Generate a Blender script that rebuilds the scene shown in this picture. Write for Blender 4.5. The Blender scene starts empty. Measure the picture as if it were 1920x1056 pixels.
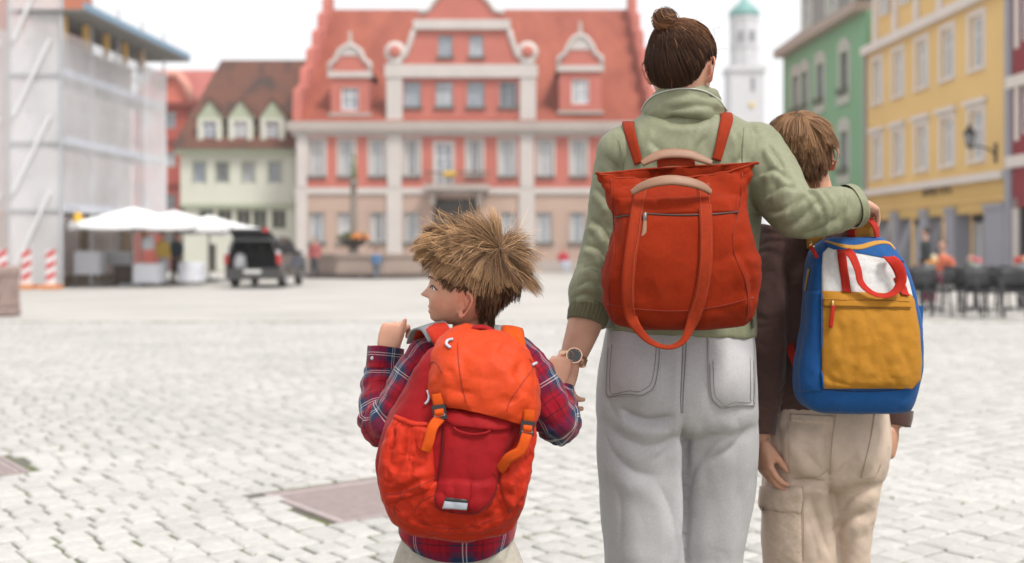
import bpy, bmesh, math, random
import numpy as np
from mathutils import Vector, Matrix
from mathutils.bvhtree import BVHTree

# ------------------------------------------------------------------ camera
scn = bpy.context.scene
FPX, CXP, HY, CAMZ = 2133.0, 960.0, 470.0, 1.13      # focal length and horizon in photograph pixels
cam_d = bpy.data.cameras.new('camera')
cam = bpy.data.objects.new('camera', cam_d)
scn.collection.objects.link(cam)
scn.camera = cam
cam.location = (0, 0, CAMZ)
cam.rotation_euler = (math.radians(90), 0, 0)
cam_d.sensor_width = 36
cam_d.lens = FPX / 1920 * 36
cam_d.shift_y = -(528 - HY) / 1920
cam_d.clip_start = 0.05
cam_d.clip_end = 2000
cam_d.dof.use_dof = True
cam_d.dof.focus_distance = 2.36
cam_d.dof.aperture_fstop = 2.6
# ------------------------------------------------------------------ sky, sun, exposure
world = bpy.data.worlds.new('World')
scn.world = world
world.use_nodes = True
wn = world.node_tree
wn.nodes.clear()
w_out = wn.nodes.new('ShaderNodeOutputWorld')
w_bg = wn.nodes.new('ShaderNodeBackground')
w_sky = wn.nodes.new('ShaderNodeTexSky')
w_sky.sky_type = 'NISHITA'
w_sky.sun_disc = False
SUN_EL, SUN_AZ = math.radians(58), math.radians(138)   # azimuth clockwise from +Y
w_sky.sun_elevation = SUN_EL
w_sky.sun_rotation = SUN_AZ
w_sky.dust_density = 6.0
w_hsv = wn.nodes.new('ShaderNodeHueSaturation')
w_hsv.inputs['Saturation'].default_value = 0.12
w_mix = wn.nodes.new('ShaderNodeMix')
w_mix.data_type = 'RGBA'
w_mix.inputs[0].default_value = 0.75                    # even cloud deck over the clear sky
w_mix.inputs[7].default_value = (8.4, 8.5, 8.7, 1)
w_bg.inputs['Strength'].default_value = 0.068
wn.links.new(w_sky.outputs[0], w_hsv.inputs['Color'])
wn.links.new(w_hsv.outputs[0], w_mix.inputs[6])
wn.links.new(w_mix.outputs[2], w_bg.inputs['Color'])
wn.links.new(w_bg.outputs[0], w_out.inputs[0])
sun_d = bpy.data.lights.new('sun', 'SUN')
sun_d.energy = 1.5
sun_d.angle = math.radians(14)
sun_d.color = (1.0, 0.96, 0.90)
sun = bpy.data.objects.new('sun', sun_d)
scn.collection.objects.link(sun)
_sd = Vector((math.sin(SUN_AZ) * math.cos(SUN_EL), math.cos(SUN_AZ) * math.cos(SUN_EL), math.sin(SUN_EL)))
sun.rotation_euler = _sd.to_track_quat('Z', 'Y').to_euler()
scn.view_settings.view_transform = 'Standard'
scn.view_settings.look = 'None'
scn.view_settings.gamma = 1.0
scn.view_settings.exposure = 1.15
scn.view_settings.use_curve_mapping = False
scn.cycles.use_denoising = True
scn.cycles.max_bounces = 6
scn.cycles.volume_bounces = 2
scn.cycles.transparent_max_bounces = 8

# ------------------------------------------------------------------ helpers
COL = scn.collection
random.seed(7)
RNG = np.random.default_rng(11)

def P(px, py, Y):
    """photograph pixel at a depth -> point in the square"""
    return Vector(((px - CXP) / FPX * Y, Y, CAMZ - (py - HY) / FPX * Y))

def lin(r, g, b, k=1.0):
    def c(v):
        v /= 255.0
        return v / 12.92 if v <= 0.04045 else ((v + 0.055) / 1.055) ** 2.4
    return (c(r) * k, c(g) * k, c(b) * k)

MATS = {}
def mat(name, col, rough=0.7, var=0.0, vscale=8.0, bump=0.0, bscale=60.0, metal=0.0, spec=0.5,
        sheen=0.0, trans=0.0, attr=None, sub=0.0, alpha=1.0, detail=4.0, bdetail=4.0, bdist=0.002, coat=0.0):
    if name in MATS:
        return MATS[name]
    m = bpy.data.materials.new(name)
    m.use_nodes = True
    nt = m.node_tree
    b = nt.nodes['Principled BSDF']
    b.inputs['Base Color'].default_value = (*col, 1)
    b.inputs['Roughness'].default_value = rough
    b.inputs['Metallic'].default_value = metal
    b.inputs['Specular IOR Level'].default_value = spec
    b.inputs['Sheen Weight'].default_value = sheen
    b.inputs['Transmission Weight'].default_value = trans
    b.inputs['Coat Weight'].default_value = coat
    if sub:
        b.inputs['Subsurface Weight'].default_value = sub
        b.inputs['Subsurface Radius'].default_value = (0.012, 0.005, 0.003)
        b.inputs['Subsurface Scale'].default_value = 1.0
    b.inputs['Alpha'].default_value = alpha
    src = None
    tc = None
    if var or bump:
        tc = nt.nodes.new('ShaderNodeTexCoord')
    if attr:
        a = nt.nodes.new('ShaderNodeAttribute')
        a.attribute_name = attr
        src = a.outputs['Color']
    if var:
        n = nt.nodes.new('ShaderNodeTexNoise')
        n.inputs['Scale'].default_value = vscale
        n.inputs['Detail'].default_value = detail
        nt.links.new(tc.outputs['Object'], n.inputs['Vector'])
        mr = nt.nodes.new('ShaderNodeMapRange')
        mr.inputs[1].default_value = 0.25
        mr.inputs[2].default_value = 0.75
        mr.inputs[3].default_value = 1 - var
        mr.inputs[4].default_value = 1 + var
        nt.links.new(n.outputs['Fac'], mr.inputs[0])
        mx = nt.nodes.new('ShaderNodeMix')
        mx.data_type = 'RGBA'
        mx.blend_type = 'MULTIPLY'
        mx.inputs[0].default_value = 1
        if src:
            nt.links.new(src, mx.inputs[6])
        else:
            mx.inputs[6].default_value = (*col, 1)
        nt.links.new(mr.outputs[0], mx.inputs[7])
        src = mx.outputs[2]
    if src:
        nt.links.new(src, b.inputs['Base Color'])
    if bump:
        n = nt.nodes.new('ShaderNodeTexNoise')
        n.inputs['Scale'].default_value = bscale
        n.inputs['Detail'].default_value = bdetail
        nt.links.new(tc.outputs['Object'], n.inputs['Vector'])
        bp = nt.nodes.new('ShaderNodeBump')
        bp.inputs['Strength'].default_value = bump
        bp.inputs['Distance'].default_value = bdist
        nt.links.new(n.outputs['Fac'], bp.inputs['Height'])
        nt.links.new(bp.outputs[0], b.inputs['Normal'])
    MATS[name] = m
    return m

def mesh_obj(name, V, F, m=None, parent=None, smooth=False, colors=None):
    me = bpy.data.meshes.new(name)
    V = np.asarray(V, dtype=np.float32)
    if isinstance(F, np.ndarray):
        n, k = F.shape
        me.vertices.add(len(V))
        me.vertices.foreach_set('co', V.ravel())
        me.loops.add(n * k)
        me.loops.foreach_set('vertex_index', F.astype(np.int32).ravel())
        me.polygons.add(n)
        me.polygons.foreach_set('loop_start', np.arange(0, n * k, k, dtype=np.int32))
        me.update(calc_edges=True)
    else:
        me.from_pydata(V.tolist(), [], F)
    me.validate()
    if smooth:
        me.polygons.foreach_set('use_smooth', np.ones(len(me.polygons), dtype=bool))
    if m:
        me.materials.append(m)
    if colors is not None:
        a = me.color_attributes.new('col', 'FLOAT_COLOR', 'POINT')
        c = np.ones((len(V), 4), dtype=np.float32)
        c[:, :3] = colors
        a.data.foreach_set('color', c.ravel())
    o = bpy.data.objects.new(name, me)
    COL.objects.link(o)
    if parent:
        o.parent = parent
        o.matrix_parent_inverse = parent.matrix_basis.inverted()
    return o

def empty(name, loc=(0, 0, 0)):
    o = bpy.data.objects.new(name, None)
    o.location = loc
    COL.objects.link(o)
    return o

def tag(o, label=None, cat=None, group=None, kind=None):
    if label: o['label'] = label
    if cat: o['category'] = cat
    if group: o['group'] = group
    if kind: o['kind'] = kind
    return o

class MB:
    """collects pieces into one mesh"""
    def __init__(s):
        s.V = []; s.F = []
    def add(s, V, F):
        o = len(s.V)
        s.V.extend([tuple(v) for v in V])
        s.F.extend([tuple(int(i) + o for i in f) for f in F])
        return s
    def box(s, a, b):
        (x0, y0, z0), (x1, y1, z1) = a, b
        V = [(x0,y0,z0),(x1,y0,z0),(x1,y1,z0),(x0,y1,z0),(x0,y0,z1),(x1,y0,z1),(x1,y1,z1),(x0,y1,z1)]
        return s.add(V, [(0,3,2,1),(4,5,6,7),(0,1,5,4),(1,2,6,5),(2,3,7,6),(3,0,4,7)])
    def prism(s, poly, ext):
        """poly: list of 3D points, extruded by ext"""
        n = len(poly)
        e = Vector(ext)
        V = [Vector(p) for p in poly] + [Vector(p) + e for p in poly]
        F = [tuple(range(n - 1, -1, -1)), tuple(range(n, 2 * n))]
        F += [(i, (i + 1) % n, n + (i + 1) % n, n + i) for i in range(n)]
        return s.add(V, F)
    def tube(s, pts, r, n=8, flat=1.0):
        V, F = tube(pts, r, n)
        return s.add(V, F)
    def lathe(s, prof, c=(0, 0, 0), n=16):
        V = []
        for (r, z) in prof:
            for k in range(n):
                a = 2 * math.pi * k / n
                V.append((c[0] + r * math.cos(a), c[1] + r * math.sin(a), c[2] + z))
        F = []
        for i in range(len(prof) - 1):
            for k in range(n):
                F.append((i*n+k, i*n+(k+1)%n, (i+1)*n+(k+1)%n, (i+1)*n+k))
        F.append(tuple(range(n - 1, -1, -1)))
        F.append(tuple(range((len(prof)-1)*n, len(prof)*n)))
        return s.add(V, F)
    def build(s, name, m, parent=None, smooth=False):
        return mesh_obj(name, s.V, s.F, m, parent, smooth)

def box(name, a, b, m, parent=None):
    return MB().box(a, b).build(name, m, parent)

def smooth_path(pts, n):
    """Catmull-Rom through points, resampled to n+1"""
    p = np.array([list(q) for q in pts], dtype=float)
    if len(p) == 2:
        return p[0] + (p[1] - p[0]) * np.linspace(0, 1, n + 1)[:, None]
    q = np.vstack([2 * p[0] - p[1], p, 2 * p[-1] - p[-2]])
    t = np.linspace(0, len(p) - 1, n + 1)
    i = np.minimum(t.astype(int), len(p) - 2)
    u = (t - i)[:, None]
    a, b, c, d = q[i], q[i + 1], q[i + 2], q[i + 3]
    return 0.5 * ((2*b) + (-a + c)*u + (2*a - 5*b + 4*c - d)*u**2 + (-a + 3*b - 3*c + d)*u**3)

def frames(p, up=None):
    """parallel transport frames along a path"""
    t = np.gradient(p, axis=0)
    t /= np.linalg.norm(t, axis=1)[:, None] + 1e-12
    u = np.array(up if up is not None else ((0, 0, 1) if abs(t[0][2]) < 0.9 else (0, 1, 0)), dtype=float)
    A = []; B = []
    a = u - t[0] * (u @ t[0]); a /= np.linalg.norm(a) + 1e-12
    for k in range(len(p)):
        a = a - t[k] * (a @ t[k]); a /= np.linalg.norm(a) + 1e-12
        A.append(a.copy()); B.append(np.cross(t[k], a))
    return t, np.array(A), np.array(B)

def tube(pts, r, n=12, up=None, steps=None, power=2.0, cap=True):
    """closed tube; r scalar, list of radii or list of (ra, rb) at the control points; ra is along `up`"""
    p0 = [list(q) for q in pts]
    steps = steps or max(1, len(p0) - 1)
    p = smooth_path(p0, steps) if steps != len(p0) - 1 or len(p0) > 2 else np.array(p0, dtype=float)
    if np.isscalar(r):
        R = np.full((steps + 1, 2), r, dtype=float)
    else:
        rr = np.array([(q, q) if np.isscalar(q) else q for q in r], dtype=float)
        R = smooth_path(np.hstack([rr, np.zeros((len(rr), 1))]), steps)[:, :2] if len(rr) > 1 else np.repeat(rr, steps + 1, 0)
        R = np.maximum(R, 1e-4)
    t, A, B = frames(p, up)
    a = np.linspace(0, 2 * np.pi, n, endpoint=False)
    ca, sa = np.cos(a), np.sin(a)
    if power != 2.0:
        ca = np.sign(ca) * np.abs(ca) ** (2 / power); sa = np.sign(sa) * np.abs(sa) ** (2 / power)
    V = p[:, None, :] + R[:, 0, None, None] * ca[None, :, None] * A[:, None, :] + R[:, 1, None, None] * sa[None, :, None] * B[:, None, :]
    m = len(p)
    V = V.reshape(-1, 3)
    F = []
    for i in range(m - 1):
        for k in range(n):
            F.append((i*n+k, i*n+(k+1)%n, (i+1)*n+(k+1)%n, (i+1)*n+k))
    if cap:
        F.append(tuple(range(n - 1, -1, -1)))
        F.append(tuple(range((m-1)*n, m*n)))
    return V, F

def ring_loft(rings, cap=True, close=False):
    """rings: (m, n, 3)"""
    R = np.asarray(rings, dtype=float)
    m, n = R.shape[:2]
    F = []
    for i in range(m - 1 + (1 if close else 0)):
        j = (i + 1) % m
        for k in range(n):
            F.append((i*n+k, i*n+(k+1)%n, j*n+(k+1)%n, j*n+k))
    if cap and not close:
        F.append(tuple(range(n - 1, -1, -1)))
        F.append(tuple(range((m-1)*n, m*n)))
    return R.reshape(-1, 3), F

def ellipsoid(c, r, n=20, m=14):
    V = []
    for i in range(m + 1):
        t = math.pi * i / m
        rr = max(math.sin(t), 0.02)
        for k in range(n):
            a = 2 * math.pi * k / n
            V.append((c[0] + r[0]*rr*math.cos(a), c[1] + r[1]*rr*math.sin(a), c[2] - r[2]*math.cos(t)))
    F = []
    for i in range(m):
        for k in range(n):
            F.append((i*n+k, i*n+(k+1)%n, (i+1)*n+(k+1)%n, (i+1)*n+k))
    F.append(tuple(range(n-1, -1, -1))); F.append(tuple(range(m*n, (m+1)*n)))
    return np.array(V), F

# ---- numpy gradient noise
_PERM = np.random.default_rng(3).permutation(256)
_GR = np.random.default_rng(5).normal(size=(256, 3))
_GR /= np.linalg.norm(_GR, axis=1)[:, None]
def noise3(p):
    p = np.asarray(p, dtype=float)
    i = np.floor(p).astype(int); f = p - i
    u = f * f * f * (f * (f * 6 - 15) + 10)
    out = 0
    for dx in (0, 1):
        for dy in (0, 1):
            for dz in (0, 1):
                h = _PERM[(_PERM[(_PERM[(i[:, 0] + dx) & 255] + i[:, 1] + dy) & 255] + i[:, 2] + dz) & 255]
                g = _GR[h]
                d = f - np.array([dx, dy, dz])
                w = (u[:, 0] if dx else 1 - u[:, 0]) * (u[:, 1] if dy else 1 - u[:, 1]) * (u[:, 2] if dz else 1 - u[:, 2])
                out = out + w * np.einsum('ij,ij->i', g, d)
    return out * 1.6
def fbm(p, o=3):
    s = 0; a = 1
    for k in range(o):
        s = s + a * noise3(p * 2**k + 17.3 * k); a *= 0.5
    return s
def folds(p, o=2):
    """cloth-like creases: rounded ridges, sharp valleys"""
    s = 0; a = 1
    for k in range(o):
        s = s + a * (np.abs(noise3(p * 1.9**k + 9.1 * k)) * 2 - 0.5); a *= 0.5
    return s

def tri_mesh(V, F):
    """arrays -> temp mesh object"""
    me = bpy.data.meshes.new('tmp')
    me.from_pydata(np.asarray(V).tolist(), [], [tuple(f) for f in F])
    me.update()
    return me

def remesh(parts, voxel, smooth=2):
    """union of closed shapes -> one continuous skin (V, F quads)"""
    V = []; F = []; o = 0
    for v, f in parts:
        V.append(np.asarray(v)); F += [tuple(int(i) + o for i in q) for q in f]; o += len(v)
    V = np.vstack(V)
    me = tri_mesh(V, F)
    bm = bmesh.new(); bm.from_mesh(me)
    bmesh.ops.recalc_face_normals(bm, faces=bm.faces)
    bm.to_mesh(me); bm.free()
    ob = bpy.data.objects.new('tmp', me)
    COL.objects.link(ob)
    md = ob.modifiers.new('r', 'REMESH')
    md.mode = 'VOXEL'; md.voxel_size = voxel; md.adaptivity = 0
    dg = bpy.context.evaluated_depsgraph_get()
    ev = ob.evaluated_get(dg).to_mesh()
    n = len(ev.vertices); W = np.empty(n * 3); ev.vertices.foreach_get('co', W); W = W.reshape(-1, 3)
    k = len(ev.polygons); L = np.empty(len(ev.loops), dtype=np.int32); ev.loops.foreach_get('vertex_index', L)
    Q = L.reshape(-1, 4).copy()
    ob.evaluated_get(dg).to_mesh_clear()
    bpy.data.objects.remove(ob); bpy.data.meshes.remove(me)
    W = smooth_mesh(W, Q, smooth)
    return W, Q

def smooth_mesh(W, Q, it, lam=0.6, mask=None):
    E = np.vstack([Q[:, [0, 1]], Q[:, [1, 2]], Q[:, [2, 3]], Q[:, [3, 0]]])
    n = len(W)
    deg = np.bincount(E[:, 0], minlength=n) + np.bincount(E[:, 1], minlength=n)
    deg = np.maximum(deg, 1)[:, None]
    for _ in range(it):
        S = np.zeros_like(W)
        for c in range(3):
            S[:, c] = np.bincount(E[:, 0], W[E[:, 1], c], n) + np.bincount(E[:, 1], W[E[:, 0], c], n)
        d = lam * (S / deg - W)
        W = W + (d if mask is None else d * mask[:, None])
    return W

def normals(V, Q):
    a = V[Q[:, 2]] - V[Q[:, 0]]; b = V[Q[:, 3]] - V[Q[:, 1]]
    fn = np.cross(a, b)
    N = np.zeros_like(V)
    for k in range(4):
        for c in range(3):
            N[:, c] += np.bincount(Q[:, k], fn[:, c], len(V))
    return N / (np.linalg.norm(N, axis=1)[:, None] + 1e-12)

def seg_dist(p, a, b):
    a = np.asarray(a, float); b = np.asarray(b, float)
    d = b - a
    t = np.clip(((p - a) @ d) / (d @ d), 0, 1)
    return np.linalg.norm(p - (a + t[:, None] * d), axis=1), t
# ================================================================== ground
def ground_mat():
    m = bpy.data.materials.new('sett_field')
    m.use_nodes = True
    nt = m.node_tree; N = nt.nodes; L = nt.links
    b = N['Principled BSDF']
    tc = N.new('ShaderNodeTexCoord')
    n1 = N.new('ShaderNodeTexNoise'); n1.inputs['Scale'].default_value = 0.35; n1.inputs['Detail'].default_value = 6
    n2 = N.new('ShaderNodeTexNoise'); n2.inputs['Scale'].default_value = 9; n2.inputs['Detail'].default_value = 5
    L.new(tc.outputs['Object'], n1.inputs['Vector']); L.new(tc.outputs['Object'], n2.inputs['Vector'])
    cr = N.new('ShaderNodeValToRGB')
    cr.color_ramp.elements[0].position = 0.3; cr.color_ramp.elements[0].color = (0.37, 0.353, 0.328, 1)
    cr.color_ramp.elements[1].position = 0.7; cr.color_ramp.elements[1].color = (0.46, 0.44, 0.412, 1)
    L.new(n1.outputs['Fac'], cr.inputs[0])
    mx = N.new('ShaderNodeMix'); mx.data_type = 'RGBA'; mx.blend_type = 'MULTIPLY'; mx.inputs[0].default_value = 1
    mr = N.new('ShaderNodeMapRange'); mr.inputs[3].default_value = 0.8; mr.inputs[4].default_value = 1.15
    L.new(n2.outputs['Fac'], mr.inputs[0])
    L.new(cr.outputs[0], mx.inputs[6]); L.new(mr.outputs[0], mx.inputs[7])
    L.new(mx.outputs[2], b.inputs['Base Color'])
    b.inputs['Roughness'].default_value = 0.75
    return m
ground = mesh_obj('ground', [(-250, -60, -0.022), (250, -60, -0.022), (250, 420, -0.022), (-250, 420, -0.022)], [(0, 1, 2, 3)], ground_mat())
tag(ground, kind='structure')

# joint sand with moss between the near setts
def joint_mat():
    m = bpy.data.materials.new('joint_sand_moss')
    m.use_nodes = True
    nt = m.node_tree; N = nt.nodes; L = nt.links
    b = N['Principled BSDF']
    tc = N.new('ShaderNodeTexCoord')
    n1 = N.new('ShaderNodeTexNoise'); n1.inputs['Scale'].default_value = 3.5; n1.inputs['Detail'].default_value = 6
    L.new(tc.outputs['Object'], n1.inputs['Vector'])
    cr = N.new('ShaderNodeValToRGB')
    cr.color_ramp.elements[0].position = 0.40; cr.color_ramp.elements[0].color = (0.12, 0.115, 0.10, 1)
    cr.color_ramp.elements[1].position = 0.62; cr.color_ramp.elements[1].color = (0.12, 0.135, 0.045, 1)
    L.new(n1.outputs['Fac'], cr.inputs[0]); L.new(cr.outputs[0], b.inputs['Base Color'])
    b.inputs['Roughness'].default_value = 0.95
    return m
GA = math.radians(38)
GU = np.array([math.cos(GA), math.sin(GA)]); GV = np.array([-math.sin(GA), math.cos(GA)])
YFAR = 18.0
joint = mesh_obj('joint_bed', [(-12, 1.0, -0.012), (12, 1.0, -0.012), (12, YFAR + .3, -0.012), (-12, YFAR + .3, -0.012)], [(0, 1, 2, 3)], joint_mat(), ground)

def sett_mat():
    m = bpy.data.materials.new('granite_sett')
    m.use_nodes = True
    nt = m.node_tree; N = nt.nodes; L = nt.links
    b = N['Principled BSDF']
    tc = N.new('ShaderNodeTexCoord')
    geo = N.new('ShaderNodeNewGeometry')
    n1 = N.new('ShaderNodeTexNoise'); n1.inputs['Scale'].default_value = 0.6; n1.inputs['Detail'].default_value = 5
    n2 = N.new('ShaderNodeTexNoise'); n2.inputs['Scale'].default_value = 240; n2.inputs['Detail'].default_value = 3
    n3 = N.new('ShaderNodeTexNoise'); n3.inputs['Scale'].default_value = 28; n3.inputs['Detail'].default_value = 4
    for n in (n1, n2, n3): L.new(geo.outputs['Position'], n.inputs['Vector'])
    cr = N.new('ShaderNodeValToRGB')
    cr.color_ramp.elements[0].position = 0.25; cr.color_ramp.elements[0].color = (0.40, 0.388, 0.366, 1)
    cr.color_ramp.elements[1].position = 0.75; cr.color_ramp.elements[1].color = (0.50, 0.485, 0.458, 1)
    L.new(n1.outputs['Fac'], cr.inputs[0])
    rnd = N.new('ShaderNodeMapRange'); rnd.inputs[3].default_value = 0.88; rnd.inputs[4].default_value = 1.07
    L.new(geo.outputs['Random Per Island'], rnd.inputs[0])
    oi = N.new('ShaderNodeObjectInfo')
    rn2 = N.new('ShaderNodeMapRange'); rn2.inputs[3].default_value = 0.90; rn2.inputs[4].default_value = 1.06
    L.new(oi.outputs['Random'], rn2.inputs[0])
    sp = N.new('ShaderNodeMapRange'); sp.inputs[1].default_value = 0.3; sp.inputs[2].default_value = 0.7; sp.inputs[3].default_value = 0.86; sp.inputs[4].default_value = 1.12
    L.new(n2.outputs['Fac'], sp.inputs[0])
    sp3 = N.new('ShaderNodeMapRange'); sp3.inputs[1].default_value = 0.3; sp3.inputs[2].default_value = 0.7; sp3.inputs[3].default_value = 0.90; sp3.inputs[4].default_value = 1.08
    L.new(n3.outputs['Fac'], sp3.inputs[0])
    src = cr.outputs[0]
    for f in (rnd, rn2, sp, sp3):
        mx = N.new('ShaderNodeMix'); mx.data_type = 'RGBA'; mx.blend_type = 'MULTIPLY'; mx.inputs[0].default_value = 1
        L.new(src, mx.inputs[6]); L.new(f.outputs[0], mx.inputs[7]); src = mx.outputs[2]
    L.new(src, b.inputs['Base Color'])
    b.inputs['Roughness'].default_value = 0.6
    bp = N.new('ShaderNodeBump'); bp.inputs['Strength'].default_value = 0.5; bp.inputs['Distance'].default_value = 0.004
    L.new(n3.outputs['Fac'], bp.inputs['Height']); L.new(bp.outputs[0], b.inputs['Normal'])
    return m
SETT = sett_mat()
def sett_shape(rng, lx, ly):
    """low stone: flat uneven top, chamfer, sides"""
    c = np.array([(-1, -1), (1, -1), (1, 1), (-1, 1)], float) * (lx / 2, ly / 2)
    c += rng.uniform(-0.006, 0.006, (4, 2))
    zt = rng.uniform(-0.004, 0.003) + rng.uniform(-0.002, 0.002, 4)
    V = [(*(c[i]), -0.03) for i in range(4)]
    V += [(*(c[i] * 0.985), zt[i] - 0.007) for i in range(4)]
    V += [(*(c[i] * 0.86), zt[i] + 0.0005) for i in range(4)]
    F = [(i, (i+1) % 4, 4+(i+1) % 4, 4+i) for i in range(4)] + [(4+i, 4+(i+1) % 4, 8+(i+1) % 4, 8+i) for i in range(4)] + [(8, 9, 10, 11)]
    return np.array(V), F
srng = np.random.default_rng(21)
SETT_MESH = []
for k in range(12):
    v, f = sett_shape(srng, 0.131, 0.119)
    me = bpy.data.meshes.new('paving_stone'); me.from_pydata(v.tolist(), [], f); me.materials.append(SETT)
    SETT_MESH.append(me)
# covers lying flush in the paving, in paving coordinates
def uv_of(px, py):
    q = P(px, py, FPX * CAMZ / (py - HY))
    return np.array([q.x, q.y]) @ np.array([GU, GV]).T
cov_a = uv_of(515, 928); cov_b = uv_of(650, 976)
COV1 = (cov_b[0] - 0.02, cov_b[0] + 0.80, cov_b[1], cov_a[1] + 0.02)
c2 = uv_of(42, 884)
COV2 = (c2[0] - 0.75, c2[0], c2[1], c2[1] + 0.6)
cells = []
row = 0
v = -30.0
while v < 34:
    h = 0.128
    # a gutter band of three straight rows runs past the children
    u = -30.0 + (row % 2) * 0.066 + srng.uniform(-0.02, 0.02)
    while u < 34:
        w = 0.141 + srng.uniform(-0.009, 0.009)
        uc, vc = u + w / 2, v + h / 2
        x, y = GU * uc + GV * vc
        if 3.2 < y < YFAR and abs(x) < 0.47 * y + 0.5:
            if not any(a - 0.05 < uc < b + 0.05 and c - 0.05 < vc < d + 0.05 for a, b, c, d in (COV1, COV2)):
                cells.append((x, y, w / 0.141))
        u += w
    v += h
    row += 1
def shown(x, y):
    px = CXP + FPX * x / y; py = HY + FPX * CAMZ / y
    hid = (700 < px < 1060 and py > 600) or (1115 < px < 1660 and py > 560)
    return (-20 < px < 1940) and py < 1075 and not hid
near = sorted([c for c in cells if shown(c[0], c[1])], key=lambda c: c[1])[:300]
ns = set(near)
for i, (x, y, s) in enumerate(near):
    o = bpy.data.objects.new('paving_stone', SETT_MESH[i % 12])
    o.location = (x, y, srng.uniform(-0.003, 0.002))
    o.rotation_euler = (0, 0, GA + srng.uniform(-0.04, 0.04) + (math.pi if srng.random() < .5 else 0))
    o.scale = (s, 1, 1)
    COL.objects.link(o)
    o.parent = ground
SV = []; SF = []
base = [sett_shape(srng, 0.131, 0.119) for _ in range(24)]
k0 = 0
for (x, y, s) in cells:
    if (x, y, s) in ns: continue
    v_, f_ = base[srng.integers(24)]
    a = GA + srng.uniform(-0.04, 0.04)
    ca, sa = math.cos(a), math.sin(a)
    q = v_ * (s, 1, 1)
    q = np.stack([q[:, 0]*ca - q[:, 1]*sa + x, q[:, 0]*sa + q[:, 1]*ca + y, q[:, 2] + srng.uniform(-0.003, 0.002)], 1)
    SV.append(q); SF.append(np.array(f_) + k0); k0 += len(q)
rest = mesh_obj('paving_stones', np.vstack(SV), np.vstack(SF), SETT, ground)
tag(rest, kind='stuff')

# moss and grass tufts in the joints
TV = []; TF = []; k0 = 0
for _ in range(2600):
    x, y, s = cells[srng.integers(len(cells))]
    if y > 9 or noise3(np.array([[x * 0.9, y * 0.9, 3.3]]))[0] < -0.05: continue
    e = srng.uniform(-0.5, 0.5) * 0.13
    if srng.random() < 0.6: bx_, by_ = GU * (0.07 * s) + GV * e
    else: bx_, by_ = GV * 0.064 + GU * e
    for _b in range(7):
        px_, py_ = x + bx_ + srng.uniform(-.008, .008), y + by_ + srng.uniform(-.008, .008)
        a = srng.uniform(0, 6.28); l = srng.uniform(.006, .016); w = .0028
        dx, dy = math.cos(a), math.sin(a)
        TV += [(px_ - dy*w, py_ + dx*w, -.012), (px_ + dy*w, py_ - dx*w, -.012), (px_ + dx*l*.8, py_ + dy*l*.8, -.008 + l)]
        TF.append((k0, k0+1, k0+2)); k0 += 3
moss = mesh_obj('joint_moss', TV, TF, mat('moss', (0.17, 0.19, 0.055), 0.9))
tag(moss, 'short green moss and grass growing in the paving joints', 'moss', kind='stuff')

# metal covers
def cover(name, C, label):
    u0, u1, v0, v1 = C
    ctr = GU * (u0+u1)/2 + GV * (v0+v1)/2
    root = empty(name, (ctr[0], ctr[1], 0)); root.rotation_euler = (0, 0, GA)
    tag(root, label, 'cover')
    hx, hy = (u1-u0)/2+.03, (v1-v0)/2+.03
    fm = mat('cover_iron', (0.34, 0.28, 0.27), 0.55, 0.15, 20, metal=0.2)
    pm = mat('cover_plate', (0.44, 0.37, 0.36), 0.5, 0.22, 5, bump=0.3, bscale=80)
    b = MB()
    for (a, c) in (((-hx, -hy, -.02), (hx, -hy+.03, .002)), ((-hx, hy-.03, -.02), (hx, hy, .002)), ((-hx, -hy+.03, -.02), (-hx+.03, hy-.03, .002)), ((hx-.03, -hy+.03, -.02), (hx, hy-.03, .002))):
        b.box(a, c)
    o = b.build('frame', fm); o.parent = root
    o = box('plate', (-hx+.034, -hy+.034, -.02), (hx-.034, hy-.034, -.003), pm); o.parent = root
    b = MB()
    n = int((2*hy-.1) / .028)
    for i in range(n):
        yy = -hy + .05 + i*.028
        b.box((-hx+.05, yy, -.0035), (hx-.05, yy+.012, .001))
    o = b.build('ribs', fm); o.parent = root; tag(o, kind='stuff')
    return root
cover('metal_cover', COV1, 'rust brown ribbed metal cover in the paving beside the orange rucksack')
cover('metal_cover', COV2, 'metal cover cut by the left picture edge, low in the paving')
# ================================================================== buildings
GLASS = mat('window_glass', (0.30, 0.33, 0.37), 0.08, 0.25, 1.2, spec=0.8)
GLASS_D = mat('window_glass_dark', (0.03, 0.032, 0.035), 0.1, spec=0.7)
GLASSES = [GLASS, mat('window_glass_pale', (.42, .44, .47), .1, .3, 1.5, spec=.8), mat('window_glass_blue', (.22, .27, .34), .06, .2, 1.2, spec=.9), mat('window_glass_deep', (.12, .135, .15), .06, .3, 1.2, spec=.9)]  # pane tones carry sky reflections and dark interiors as base colour
WHITE_F = mat('white_frame', (0.76, 0.75, 0.74), 0.5)
CURTAIN = mat('curtain', (0.50, 0.50, 0.50), 0.9)

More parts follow.
